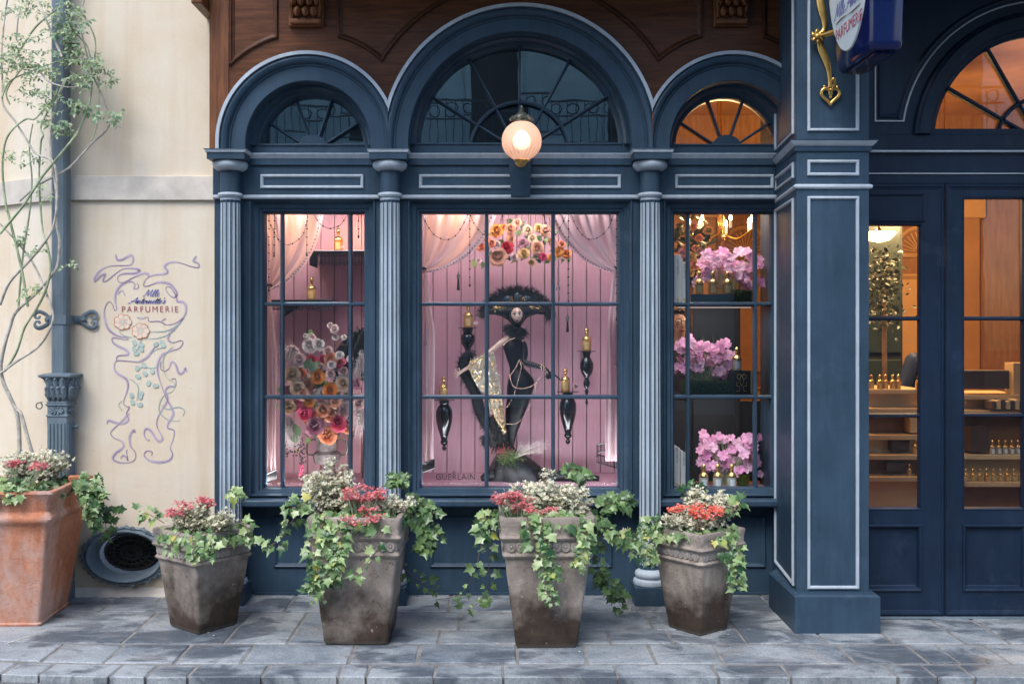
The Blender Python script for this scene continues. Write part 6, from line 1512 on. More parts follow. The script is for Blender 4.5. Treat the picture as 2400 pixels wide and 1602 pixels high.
def blades(mb, c_, n_, L_, w_, sp):
    for k in range(n_):
        d_ = Vector((rnd.gauss(0, sp), rnd.gauss(0, sp*.5)-.1, 1)).normalized(); ll = L_*rnd.uniform(.6, 1.1); mid = c_ + d_*ll*.55; tip = c_ + d_*ll + Vector((d_.x*ll*.5, 0, -abs(d_.x)*ll*.4))
        pts = catmull([c_, mid, tip], 4); mb.tube(pts, [w_*(1-.95*i/(len(pts)-1)) for i in range(len(pts))], 4)
# hanging roses above the mannequin
hr = thing('rose_garland', 'hanging cluster of orange, red and peach roses above the feathered hat', 'flowers', P(1225, 515, .38))
def F3(x, y, yy): return P(960+x/4.48, 470+y/4.48, yy)
s45 = (DIST+.35)/FPX/4.48
for (x, y, r_, c, k) in [(915,320,80,'orange',1),(1060,395,50,'peach',0),(1025,490,72,'red',0),(935,600,100,'peach',1),(750,490,52,'coral',0),(725,630,36,'pale',0),(1240,310,56,'cream',0),(1190,450,64,'mauve',1),(1340,500,75,'peach',1),(1420,320,66,'peach',0),(1560,540,66,'orange',1),(1650,560,54,'orange',0),(1400,590,46,'hot',0),(1200,560,64,'gold',1),(1280,650,40,'gold',0),(860,450,48,'coral',0),(920,460,40,'pale',0),(1060,300,60,'peach',1),(990,280,40,'orange',0),(1480,600,42,'orange',0),(1100,590,46,'pale',0),(1290,400,55,'cream',1),(1500,430,55,'peach',0),(1600,460,45,'coral',0),(800,380,50,'orange',0),(1350,290,50,'gold',0),(1130,230,50,'peach',0)]:
    rose(hr, F3(x, y, .33+rnd.uniform(-.05, .04)), r_*s45*.86, c, k)
lf = MB()
for k in range(46):
    p = F3(rnd.uniform(690, 1720), rnd.uniform(220, 660), .40); me = rnd.choice(IVY[:2]); ro = orient(Vector((0, -1, .2)) + rvec()*.6, rvec()); s_ = rnd.uniform(.03, .055)
    inst('leaf', me, hr, p - OFF[hr.name], ro, s_)
for k in range(10): lf.tube([F3(900+70*k, 120, .4), F3(880+75*k, 320, .38)], .003, 4)
lf.build('hanging_stem', M['stem_brown'], hr)
# bouquet in an urn
bq = thing('bouquet', 'large bouquet of roses and blossom in a stone urn', 'bouquet', (P(764, 1100, .36).x, .36, BXZ0))
def F2(x, y, yy): return P(590+x/3.563, 720+y/3.563, yy)
s36 = (DIST+.33)/FPX/3.563
for (x, y, r_, c, k) in [(500,450,48,'red',0),(340,560,72,'cream',1),(555,580,60,'orange',1),(655,690,60,'orange',1),(470,640,56,'peach',1),(385,680,66,'cream',1),(450,880,66,'hot',0),(530,995,82,'mauve',1),(725,970,70,'hot',0),(635,1070,76,'coral',1),(600,860,60,'peach',0),(540,830,45,'cream',0),(780,860,60,'pale',1),(480,800,42,'orange',0),(330,380,66,'pale',1),(400,440,56,'pale',0),(480,320,60,'white',0),(560,310,50,'white',1),(640,370,44,'pale',0),(735,400,36,'white',0),(665,480,36,'white',0),(655,560,40,'pale',0),(580,500,36,'pale',0),(690,180,40,'pale',0),(700,250,30,'white',0),(655,150,26,'pale',0),(760,640,60,'cream',1),(310,830,60,'cream',1),(700,790,48,'peach',0),(880,640,50,'mauve',0),(800,1010,46,'coral',0),(505,260,36,'pale',0),(450,240,22,'white',0),(770,250,24,'white',0),(820,430,30,'white',0),(370,820,50,'hot',0),(650,900,50,'peach',0),(590,720,45,'white',0),(430,720,50,'peach',0),(900,800,55,'pale',1),(300,700,50,'mauve',0)]:
    rose(bq, F2(x, y, .29+rnd.uniform(-.06, .05)), r_*s36*.92, c, k)
for k in range(34):
    t = rnd.uniform(0, 6.28); q = math.sqrt(rnd.random()); x, y = 590+290*q*math.cos(t), 740+330*q*math.sin(t)
    rose(bq, F2(x, y, .36+rnd.uniform(-.03, .04)), rnd.uniform(36, 64)*s36*.9, rnd.choice(('cream', 'white', 'pale', 'peach', 'hot', 'coral', 'pale')), rnd.choice((0, 1)))
for k in range(70):
    x, y = rnd.gauss(580, 170), rnd.gauss(700, 200)
    inst('leaf', rnd.choice(IVY[:2]), bq, F2(x, y, .42) - OFF[bq.name], orient(Vector((0, -1, .3)) + rvec()*.6, rvec()), rnd.uniform(.035, .06))
for (x, y) in ((400, 1070), (375, 1130), (445, 515), (490, 545)): inst('leaf', VINE[0], bq, F2(x, y, .24) - OFF[bq.name], orient((.2, -1, .2), (.3*(1 if x > 420 else -1), 0, .6)), .085)
mb = MB()
for pts in ([(600,300),(630,230),(690,150)], [(690,330),(740,260),(770,220)], [(450,300),(440,250),(435,220)], [(380,420),(385,370),(350,350)], [(700,330),(800,250),(850,230)], [(560,1000),(480,1060),(425,1050)], [(640,1100),(760,1080),(785,1090)]): mb.tube(catmull([F2(x, y, .32) for x, y in pts], 4), .0028, 5)
mb.build('twig', M['stem_brown'], bq)
mb = MB()
for k in range(120):      # dark berries and wisteria-like trail
    f = rnd.random(); x, y = 395 + 40*f*math.sin(f*3) + rnd.gauss(0, 22*(1-f)+5), 1080 + 330*f; mb.ball(F2(x, y, .28 + rnd.gauss(0, .01)), .0048, 6, 4, mi=1 if f > .7 else 0)
for k in range(40): mb.ball(F2(rnd.gauss(320, 30), rnd.gauss(1150, 45), .30), .006, 6, 4)
mb.build('berries', [pm('dark_berry', (.02, .008, .018), .3, 0, .3, 20), PET['hot']], bq, kind='stuff', smooth=60)
uc = P(766, 1060, .47)
zu = [BXZ0, ZV(1085, .47), ZV(1062, .47), ZV(1028, .47)]
M['urnstone'] = pm('mottled_stone', (.17, .145, .145), .7, 0, .6, 30, .4, 40)
MB().lathe([(.05, zu[0]+.001), (.055, zu[0]+.012), (.03, zu[0]+.02), (.022, zu[1]-.02), (.03, zu[1]-.006), (.075, zu[1]), (.088, zu[2]-.02), (.085, zu[2]), (.062, zu[2]+.02), (.068, zu[3]), (.085, zu[3]+.03), (.078, zu[3]+.034)], (uc.x, .47, 0), 28).build('urn', M['urnstone'], bq, smooth=40)
mb = MB()
for s_ in (-1, 1): mb.tube(catmull([(uc.x+s_*.065, .47, zu[3]), (uc.x+s_*.12, .47, zu[3]-.02), (uc.x+s_*.125, .47, zu[2]), (uc.x+s_*.08, .47, zu[2]-.01)], 5), .006, 6)
mb.build('urn_handle', M['bronze'], bq, smooth=60)
# feathers
def plume(mb, pts, n_, L_, r_, jit, mi=0, w_=.0016, droop=.3, up=None):
    pts = catmull([Vector(p) for p in pts], 8)
    for k in range(n_):
        i = rnd.randrange(len(pts)-1); p = pts[i].lerp(pts[i+1], rnd.random()) + rvec()*r_*rnd.random()**.5
        d_ = (rvec()*jit + (up if up else Vector()) + Vector((0, -.25, 0))).normalized(); ll = L_*rnd.uniform(.5, 1.15)
        q = p + d_*ll*.55; e_ = p + d_*ll + Vector((0, 0, -droop*ll)); s_ = d_.cross(Vector((.3, 1, .2))).normalized()*w_
        mb.add([p-s_, p+s_, q+s_*.8, e_, q-s_*.8], [(0, 1, 2, 4), (4, 2, 3)], mi)
fe = thing('feather_spray', 'black and pale ostrich feathers leaning in the right corner by the bouquet', 'feathers', (P(850, 1100, .5).x, .5, BXZ0))
mb = MB()
plume(mb, [F2(960, 200, .42), F2(880, 220, .45), F2(800, 300, .45), F2(740, 380, .46)], 600, .10, .03, .5, 0, .003, .9, Vector((.1, 0, -.4)))
plume(mb, [F2(900, 300, .46), F2(860, 400, .46), F2(800, 480, .46)], 500, .10, .04, .6, 0, .003, .8)
plume(mb, [F2(740, 420, .5), F2(760, 500, .5), F2(740, 560, .5)], 300, .08, .04, .7, 0, .003, .6)
plume(mb, [F2(930, 400, .40), F2(910, 470, .42), F2(890, 520, .42)], 260, .07, .02, .5, 1, .0022, .9)
plume(mb, [F2(930, 760, .40), F2(900, 820, .42), F2(920, 900, .42), F2(930, 960, .42)], 380, .08, .03, .5, 1, .0022, .9)
plume(mb, [F2(300, 920, .30), F2(340, 970, .28), F2(350, 1040, .28)], 380, .07, .02, .4, 1, .002, 1.0, Vector((0, 0, -.5)))
plume(mb, [F2(280, 350, .34), F2(340, 360, .32), F2(380, 430, .32)], 200, .07, .02, .6, 1, .002, .5)
plume(mb, [F2(720, 600, .32), F2(780, 590, .32), F2(760, 690, .30)], 200, .06, .02, .7, 1, .002, .5)
mb.build('plumes', [M['feather'], M['whitefeather']], fe, kind='stuff', recalc=False)
mb = MB(); mb.tube([F2(960, 240, .44), Vector((P(850, 1100, .5).x, .5, BXZ0))], .006, 6); mb.build('feather_quill', M['black'], fe)
# fringed shelves of the bouquet window
def fringe_shelf(label, u0, u1, v, y0, y1, drop, to_side):
    xa_, xb_ = X(u0, y0), (X(u1, y0) if u1 else None)
    if to_side == 'r': xb_ = boxes[0][1]-.002
    else: xa_ = boxes[0][0]+.002 if u0 is None else xa_
    z_ = ZV(v, y0)
    t_ = thing('fringed_shelf', label, 'shelf', ((xa_+xb_)/2, (y0+y1)/2, z_-.03), 'black fringed shelves')
    MB().box(xa_, xb_, y0, y1, z_-.022, z_-.0005).build('board', M['black_gloss'], t_, bevel=.003)
    mb = MB(); n_ = int((xb_-xa_)/.0085)
    for k in range(n_):
        x_ = xa_ + .004 + (xb_-xa_-.008)*k/(n_-1); l_ = drop*rnd.uniform(.9, 1.05)
        mb.tube([(x_, y0-.004, z_-.012), (x_, y0-.004, z_-.020-l_)], .0026, 4); mb.ball((x_, y0-.004, z_-.022-l_*.8), .0038, 6, 4)
    for k in range(int((y1-y0)/.009)):
        if to_side == 'r': mb.tube([(xa_-.003, y0+.009*k, z_-.012), (xa_-.003, y0+.009*k, z_-.02-drop)], .0026, 4)
    mb.build('bead_fringe', M['black_gloss'], t_, kind='stuff')
    br = MB(); e_ = xb_ if to_side == 'r' else xa_
    s_ = -1 if to_side == 'r' else 1
    br.add([(e_, y1-.03, z_-.023), (e_+s_*.14, y1-.03, z_-.023), (e_, y1-.03, z_-.12), (e_, y1-.01, z_-.023), (e_+s_*.14, y1-.01, z_-.023), (e_, y1-.01, z_-.12)], [(0, 1, 2), (3, 5, 4), (0, 2, 5, 3), (1, 4, 5, 2), (0, 3, 4, 1)]); br.build('shelf_bracket', M['black_gloss'], t_)
    return z_
z_ = fringe_shelf('black fringed shelf high on the right of the bouquet window', 727, None, 586, .42, .70, .075, 'r')
bottle('amber perfume bottle on the upper fringed shelf', 793, 585, .52, 'amber', z_=z_+.0003)
z_ = fringe_shelf('black fringed shelf below the pink curtain', 636, 779, 702, .40, .70, .045, 'l')
bottle('gold perfume bottle on the lower fringed shelf', 730, 701, .50, 'gold', z_=z_+.0003)
# ------------------------------------------------------------------ curtains
M['dots'] = pm('grey_lace', (.33, .30, .32), .7, 0, .2, 20)
def curtain(label, T0, T1, tie, ctrl0, ctrl1, y0, drop, seed, flip=1):
    t_ = thing('curtain', label, 'curtain', P(tie[0], drop[2], y0), 'sheer pink curtains tied back in the windows'); rr = random.Random(seed)
    ph = [rr.uniform(0, 6) for _ in range(4)]
    def fn(i, j):
        u0 = T0[0] + (T1[0]-T0[0])*i; v0 = T0[1] + (T1[1]-T0[1])*i
        ub = tie[0]; vb = tie[1] + tie[2]*i
        uc_ = ctrl0[0] + (ctrl1[0]-ctrl0[0])*i; vc_ = ctrl0[1] + (ctrl1[1]-ctrl0[1])*i
        a, b_, c_ = (1-j)**2, 2*j*(1-j), j*j; amp = (1-.72*j)*.030
        dy = amp*(math.sin(i*19+ph[0]+j*2.2) + .5*math.sin(i*37+ph[1]-j*3)) + .03*i*(1-j)
        sag = 5*math.sin(i*19+ph[0]+1.2)*j*(1-j)
        return P(a*u0+b_*uc_+c_*ub, a*v0+b_*vc_+c_*vb + sag, y0+.05+dy)
    MB().grid(fn, 60, 26).build('swag', M['sheer'], t_, smooth=180, recalc=False)
    mb = MB()
    for k in range(26):
        p = fn(.94, .06+.9*k/26) + Vector((0, -.006, 0)); rr_ = .006*rr.uniform(.7, 1.2); mb.ball(p, (rr_, .002, rr_), 8, 4)
    mb.build('lace_trim', M['dots'], t_, kind='stuff')
    # lower hanging length below the tie
    def fl(i, j):
        u = drop[0] + (drop[1]-drop[0])*i*(.45+.55*min(1, j*3)) ; v = tie[1]+6 + (drop[2]-tie[1]-6)*j
        return P(u + 2*math.sin(j*7+i*5)*(i > .5), v, y0+.05 + .022*math.sin(i*14+ph[2]+j)*min(1, .3+j))
    MB().grid(fl, 24, 24).build('hanging_length', M['sheer'], t_, smooth=180, recalc=False)
    a = P(tie[0], tie[1]+4, y0+.02); mb = MB(); mb.tube([a + Vector((.018*math.cos(q*.7), .02*math.sin(q*.7), .004*math.sin(q*1.9))) for q in range(10)], .006, 6); mb.build('tie_band', M['black'], t_, smooth=60)
    if len(drop) > 3:
        mb = MB()
        for k in range(18):
            p = P(drop[0]+(drop[1]-drop[0])*k/17, drop[2]-(12*k/17 if flip > 0 else 12*(1-k/17)), y0+.03); mb.tube([p, p-Vector((0, 0, .05))], .0028, 4); mb.ball(p-Vector((0, 0, .05)), .004, 6, 4)
        mb.tube([P(drop[0], drop[2], y0+.03), P(drop[1], drop[2]-12, y0+.03)], .005, 5); mb.build('bead_fringe', M['black_gloss'], t_, kind='stuff')
curtain('sheer pink curtain tied back in the bouquet window', (612, 490), (762, 488), (629, 664, 18), (640, 560), (745, 640), .06, (622, 648, 1112, 1), 3)
curtain('sheer pink curtain on the lettered side of the mannequin window', (980, 488), (1170, 486), (990, 625, 16), (975, 570), (1130, 625), .06, (986, 1018, 1088, 1), 5)
curtain('sheer pink curtain beside the beaded fringe in the mannequin window', (1456, 488), (1278, 486), (1448, 622, 20), (1450, 560), (1330, 618), .06, (1452, 1420, 1080), 8, -1)
# beaded black trim hanging in the corner of the mannequin window
bf_ = thing('beaded_trim', 'two rows of black beaded fringe in the lower corner of the mannequin window', 'fringe', P(1420, 1090, .3))
mb = MB()
def B4(x, y, yy=.3): return P(960+x/3.335, 700+y/3.335, yy)
for a, b_, L_, n_ in (((1465, 1140), (1640, 1095), 60, 16), ((1465, 1215), (1640, 1265), 60, 16)):
    mb.tube([B4(*a), B4(*b_)], .004, 5)
    for k in range(n_):
        p = B4(a[0]+(b_[0]-a[0])*k/(n_-1), a[1]+(b_[1]-a[1])*k/(n_-1)); mb.tube([p, p-Vector((0, 0, L_/3.335*6.3/FPX))], .0018, 4); mb.ball(p-Vector((0, 0, L_/3.335*6.3/FPX)), (.004, .004, .007), 6, 4)
mb.tube([B4(1465, 1140), B4(1465, 1240)], .004, 5); mb.build('bead_fringe', M['black_gloss'], bf_, kind='stuff')
# ------------------------------------------------------------------ bead strings and tassels
def beads(label, pts, y, swag=True):
    pp = catmull([P(u, v, y) for u, v in pts], 10) if len(pts) > 2 else [P(pts[0][0], pts[0][1], y).lerp(P(pts[1][0], pts[1][1], y), k/60) for k in range(61)]
    t_ = thing('bead_string', label, 'beads', pp[-1] if not swag else min(pp, key=lambda q: q.z), 'black bead strings behind the glass')
    mb = MB(); d_ = 0; last = pp[0]; k = 0; mb.tube(pp[::3] + [pp[-1]], .0008, 3)
    tot = sum((pp[i+1]-pp[i]).length for i in range(len(pp)-1)); s_ = 0
    i = 0; acc = 0
    step = .0135
    pos = 0.0
    while pos < tot:
        while i < len(pp)-2 and acc + (pp[i+1]-pp[i]).length < pos: acc += (pp[i+1]-pp[i]).length; i += 1
        seg = (pp[i+1]-pp[i]).length; p = pp[i].lerp(pp[i+1], min(1, (pos-acc)/max(seg, 1e-6)))
        mb.ball(p, .0055 if k % 4 == 0 else .0030, 7, 5); k += 1; pos += step*(1.1 if k % 4 == 1 else .8)
    if not swag: mb.ball(pp[-1], (.006, .006, .009), 8, 5)
    mb.build('beads', M['black_gloss'], t_, kind='stuff', smooth=60)
def c3(*L_): return [(960+x/4.48, 470+y/4.48) for x, y in L_]
def c1_(*L_): return [(590+x/4.48, 470+y/4.48) for x, y in L_]
beads('bead swag over the curtain beside the lettering', c3((125, 140), (230, 330), (330, 400), (400, 410), (480, 370), (550, 270), (610, 150)), .05)
beads('bead string hanging straight before the tied curtain', c3((630, 130), (632, 890)), .05, False)
beads('short bead swag meeting the first glazing bar', c3((640, 160), (700, 280), (790, 355), (880, 330), (960, 200), (980, 120)), .05)
beads('short bead swag near the second glazing bar', c3((1650, 140), (1590, 270), (1540, 352), (1480, 330), (1420, 200), (1400, 120)), .05)
beads('bead string hanging straight beside the peach roses', c3((1668, 130), (1668, 1060)), .05, False)
beads('bead swag over the curtain by the beaded trim', c3((1695, 140), (1760, 290), (1850, 390), (1920, 405), (2010, 370), (2090, 280), (2145, 140)), .05)
beads('longest bead string along the window edge by the curtain', c3((2172, 130), (2172, 1250)), .05, False)
beads('bead swag low over the curtain of the bouquet window', c1_((200, 260), (280, 410), (350, 460), (420, 455), (500, 400), (550, 330), (595, 130)), .05)
beads('bead string hanging before the swag of the bouquet window', c1_((582, 130), (578, 570)), .05, False)
beads('bead string hanging over the gathered curtain top', c1_((240, 130), (235, 580)), .05, False)
beads('bead swag before the orange lit boards', c1_((640, 140), (720, 245), (800, 290), (870, 285), (940, 245), (1005, 150)), .05)
beads('longest bead string down the edge of the bouquet window', c1_((180, 130), (180, 940)), .05, False)
beads('bead string in the narrow pane of the bouquet window', c1_((1120, 130), (1120, 380)), .05, False)
def tassel(label, u, v0, v1, y):
    a, b_ = P(u, v0, y), P(u, v1, y); t_ = thing('tassel', label, 'tassel', b_, 'black tassels'); L_ = a.z-b_.z
    mb = MB()
    for k in range(26): an = k*.8; r_ = .009*math.sqrt(k/26); mb.tube([a + Vector((r_*.5*math.cos(an), r_*.5*math.sin(an), -L_*.4)), b_ + Vector((r_*math.cos(an), r_*math.sin(an), 0))], .0016, 4)
    mb.build('skirt', M['black'], t_, kind='stuff')
    MB().lathe([(.001, -L_*.42), (.010, -L_*.40), (.009, -L_*.3), (.012, -L_*.22), (.005, -L_*.12), (.003, 0)], (a.x, a.y, a.z), 12).build('tassel_head', M['bronze'], t_, smooth=50)
    MB().tube([a, Vector((a.x, a.y, BXZ1-.003))], .0008, 4).build('cord', M['black'], t_)
tassel('black tassel hanging beside the swag curtain', 1074, 636, 680, .40)
tassel('black tassel hanging above the bottle by the pale curtain', 1330, 735, 778, .40)
def drop(label, u, v0, v1, y):
    a, b_ = P(u, v0, y), P(u, v1, y); t_ = thing('crystal_drop', label, 'crystal', b_, 'crystal drops by the curtains'); mb = MB()
    n_ = max(3, int((a.z-b_.z-.03)/.012))
    for k in range(n_): mb.ball(a + Vector((0, 0, -.012*k)), .0045, 6, 4)
    mb.build('crystal_chain', M['crystal'], t_, kind='stuff', smooth=60)
    MB().lathe([(.0, -.005), (.011, .006), (.013, .016), (.007, .032), (.001, .045)], (b_.x, b_.y, b_.z), 12).build('pendant', M['crystal'], t_, smooth=50)
drop('crystal drop by the curtain beside the lettering', 997, 760, 812, .10); drop('crystal drop by the curtain at the window edge', 1444, 760, 860, .10); drop('crystal drop hanging below the peach roses', 1308, 630, 682, .2)
def smallrose(label, u, v, y, r_):
    t_ = thing('silk_rose', label, 'flower', P(u, v, y), 'loose pink roses'); rose(t_, P(u, v, y) + Vector((0, 0, .01)), r_, 'pale', 1, (0, -.8, .6), 'bloom')
smallrose('loose pink rose beside the bottle near the gloved hand', 1349, 909, yS-.02, .019); smallrose('pale loose rose beside the bottle next to the hat', 1115, 760, yS-.02, .013); smallrose('tiny pale rose beside the amber bottle', 802, 583, .48, .010)
# ------------------------------------------------------------------ the mannequin
MYD = .44
K3 = (DIST+MYD)/FPX/3.136
def mm(x, y, dy=0.0): return P(1080+x/3.136, 650+y/3.136, MYD) + Vector((0, dy, 0))
man = thing('mannequin', 'mannequin in black satin gown, feathered hat and gold net shawl', 'mannequin', (mm(420, 1500).x, MYD, BXZ0))
# body: one continuous skinned figure under the gown
J = [((435, 770, 0), .034), ((415, 690, 0), .026), ((403, 620, 0), .026), ((398, 540, 0), .036), ((400, 470, 0), .036), ((402, 420, 0), .020), ((405, 372, 0), .0155), ((408, 335, -.004), .020),
     ((352, 450, .0), .026), ((300, 475, -.01), .020), ((238, 528, -.03), .0165), ((130, 610, -.09), .0135), ((15, 682, -.11), .0095), ((-5, 697, -.112), .011),
     ((445, 470, .0), .026), ((468, 545, -.02), .021), ((455, 622, -.04), .019), ((530, 640, -.07), .0165), ((605, 658, -.09), .0115), ((635, 682, -.095), .012),
     ((410, 880, 0), .034), ((390, 1010, 0), .026), ((365, 1150, 0), .022), ((360, 1240, 0), .018), ((355, 1500, .0), .02)]
E = [(0, 1), (1, 2), (2, 3), (3, 4), (4, 5), (5, 6), (6, 7), (4, 8), (8, 9), (9, 10), (10, 11), (11, 12), (12, 13), (4, 14), (14, 15), (15, 16), (16, 17), (17, 18), (18, 19), (0, 20), (20, 21), (21, 22), (22, 23), (23, 24)]
def fingers(base, dirs, root):
    for (pts, r_) in dirs:
        prev = root
        for q in pts: J.append((q, r_)); E.append((prev, len(J)-1)); prev = len(J)-1
fingers(None, [([(-22, 690, -.115), (-38, 668, -.12)], .0042), ([(-26, 700, -.115), (-46, 692, -.12)], .0042), ([(-24, 710, -.115), (-44, 716, -.12)], .0042), ([(-18, 718, -.115), (-34, 734, -.12)], .004), ([(-2, 676, -.115), (-10, 655, -.12)], .0042)], 13)
fingers(None, [([(650, 702, -.10), (652, 738, -.10)], .0048), ([(642, 706, -.10), (638, 742, -.10)], .0048), ([(634, 706, -.10), (626, 738, -.10)], .0045), ([(658, 692, -.10), (690, 715, -.10), (722, 745, -.10)], .0046), ([(628, 700, -.10), (615, 722, -.11)], .0045)], 19)
def skin_obj(name, J, E, mat, parent, tf, root=0, sub=1):
    me = bpy.data.meshes.new(name); me.from_pydata([tuple(tf(j[0]) - OFF[parent.name]) for j in J], E, [])
    o = bpy.data.objects.new(name, me); C.objects.link(o); o.parent = parent; me.materials.append(mat); OFF[o.name] = OFF[parent.name]
    bpy.context.view_layer.objects.active = o
    o.modifiers.new('skin', 'SKIN'); 
    if not me.skin_vertices: 
        bm = bmesh.new(); bm.from_mesh(me); bm.verts.layers.skin.verify(); bm.to_mesh(me); bm.free()
    for i, j in enumerate(J):
        r_ = j[1]; me.skin_vertices[0].data[i].radius = (r_, r_) if not hasattr(r_, '__len__') else r_; me.skin_vertices[0].data[i].use_root = (i == root)
    s_ = o.modifiers.new('sub', 'SUBSURF'); s_.levels = sub; s_.render_levels = sub+1
    o.modifiers['skin'].use_smooth_shade = True
    dg = bpy.context.evaluated_depsgraph_get(); nm = bpy.data.meshes.new_from_object(o.evaluated_get(dg)); nm.name = name
    o.modifiers.clear(); o.data = nm
    if not nm.materials: nm.materials.append(mat)
    return o
body = skin_obj('body', J, E, M['skin'], man, lambda p: mm(p[0], p[1], p[2]))
# gown: lofted along its silhouette
ROWS = [(452,338,452),(480,316,466),(520,312,476),(560,325,476),(600,338,470),(640,352,462),(665,358,464),(700,358,498),(730,352,525),(760,347,543),(800,340,540),(850,338,525),(900,335,507),(950,330,490),(1000,327,470),(1050,328,450),(1100,330,430),(1150,332,410),(1200,334,398),(1240,335,390),(1268,318,412),(1300,262,470),(1350,235,540),(1400,220,600),(1450,212,625),(1500,206,640),(1535,200,648)]
lp = []; rr = random.Random(4)
for (y, a, b_) in ROWS:
    c_ = mm((a+b_)/2, y); hx = (b_-a)/2*K3; hy = min(hx*.72, .10) + (.02 if y > 1290 else 0); l_ = []
    for k in range(36):
        t = 2*math.pi*k/36; f = 1 + (.11*math.sin(8*t+y*.002) + .05*math.sin(15*t+1))*(max(0, (y-1260)/270)) + .012*math.sin(5*t+y*.03)
        l_.append(c_ + Vector((hx*f*math.cos(t), hy*f*math.sin(t), 0)))
    lp.append(l_)
mb = MB(); mb.loops(lp, True, 0, None, False); mb.add(lp[0], [tuple(range(36))]); gown = mb.build('gown', M['velvet'], man, smooth=80)
# sleeve and glove of the dark arm, following the body
J2 = [((448, 462, 0), .029), ((470, 545, -.02), .025), ((457, 622, -.04), .0225), ((530, 640, -.07), .019), ((607, 659, -.09), .0135), ((637, 684, -.095), .0138)]
E2 = [(k, k+1) for k in range(5)]; Jb, Eb = J, E
J, E = J2, E2
fingers(None, [([(650, 702, -.10), (652, 741, -.10)], .0056), ([(642, 706, -.10), (638, 745, -.10)], .0056), ([(634, 706, -.10), (626, 741, -.10)], .0053), ([(658, 692, -.10), (690, 715, -.10), (725, 748, -.10)], .0054), ([(628, 700, -.10), (614, 725, -.11)], .0053)], 5)
skin_obj('gloved_sleeve', J, E, M['velvet'], man, lambda p: mm(p[0], p[1], p[2]))
# train lying on the display floor
tr_ = MB()
for pts, r_ in (([(560, 1430), (640, 1470), (720, 1490), (800, 1500), (880, 1500)], [.05, .045, .04, .035, .03]), ([(600, 1500), (700, 1520), (800, 1525), (930, 1530), (1010, 1530)], [.05, .045, .04, .03, .02]), ([(820, 1500), (880, 1450), (930, 1410)], [.04, .03, .012]), ([(250, 1500), (200, 1520), (150, 1525)], [.05, .04, .02])):
    pp = catmull([mm(x, y, -.05) for x, y in pts], 4); rv = catmull([Vector((q, 0, 0)) for q in r_], 4)
    for p, q in zip(pp, rv): p.z = max(p.z, BXZ0 + q.x*.55)
    tr_.tube(pp, [q.x for q in rv], 12, flat=.8)
tr_.build('gown_train', M['velvet'], man, smooth=80)
# head with face
hc = mm(412, 278, -.03); hx, hz = 47*K3, 61*K3
lp = []
for k in range(15):
    a = -math.pi/2 + math.pi*k/14; z_ = math.sin(a); wv = math.cos(a)**.8 if abs(math.cos(a)) > 1e-6 else 0
    chin = .62 + .38*min(1, max(0, (z_+1.05)/.9)); l_ = []
    for q in range(24):
        t = 2*math.pi*q/24; fx, fy = math.cos(t), math.sin(t)
        ny = .0
        if fy < 0 and -.45 < z_ < .12: ny = -.006*math.exp(-((fx)/.16)**2)*(1 - abs(z_+.18)/.32 if abs(z_+.18) < .32 else 0)
        sock = .003*math.exp(-((abs(fx)-.45)/.18)**2 - ((z_-.08)/.14)**2) if fy < 0 else 0
        l_.append(hc + Vector((hx*wv*chin*fx, hx*1.15*wv*fy + ny + sock, hz*z_)))
    lp.append(l_)
mb = MB(); mb.loops(lp, True); hd = mb.build('head', M['skin'], man, smooth=80)
M['eyewhite'] = pm('painted_eye', (.75, .72, .68), .3, 0, .03, 10); M['eyeblue'] = pm('painted_iris', (.02, .05, .06), .3, 0, .1, 10); M['lip'] = pm('painted_lip', (.22, .015, .03), .3, 0, .1, 10); M['blush'] = pm('painted_blush', (.60, .32, .28), .5, 0, .1, 10)
for s_ in (-1, 1):
    ec = mm(412+s_*19, 272, -.03 - hx*1.02)
    mb = MB(); mb.ball(ec, (12*K3, .004, 8.5*K3), 12, 6); mb.build('eye', M['eyewhite'], hd, smooth=60)
    mb = MB(); mb.ball(ec + Vector((0, -.003, 0)), (6*K3, .0025, 6.5*K3), 10, 5); mb.build('iris', M['eyeblue'], hd, smooth=60)
    mb = MB(); mb.tube(catmull([ec + Vector((-12*K3, -.001, 2*K3)), ec + Vector((0, -.004, 8.5*K3)), ec + Vector((12*K3, -.001, 3*K3))], 4), .0022, 4); mb.tube(catmull([ec + Vector((-13*K3*s_, -.001, 15*K3)), ec + Vector((0, -.002, 22*K3)), ec + Vector((13*K3*s_, .002, 16*K3))], 4), .0017, 4); mb.build('brow', M['black'], hd)
mb = MB(); lc = mm(412, 315, -.03 - hx*.90)
mb.ball(lc + Vector((-3.4*K3, 0, 2.4*K3)), (6.5*K3, .005, 4.2*K3), 10, 6); mb.ball(lc + Vector((3.4*K3, 0, 2.4*K3)), (6.5*K3, .005, 4.2*K3), 10, 6); mb.ball(lc + Vector((0, -.001, -3*K3)), (8*K3, .005, 5.4*K3), 10, 6); mb.build('mouth', M['lip'], hd, smooth=60)
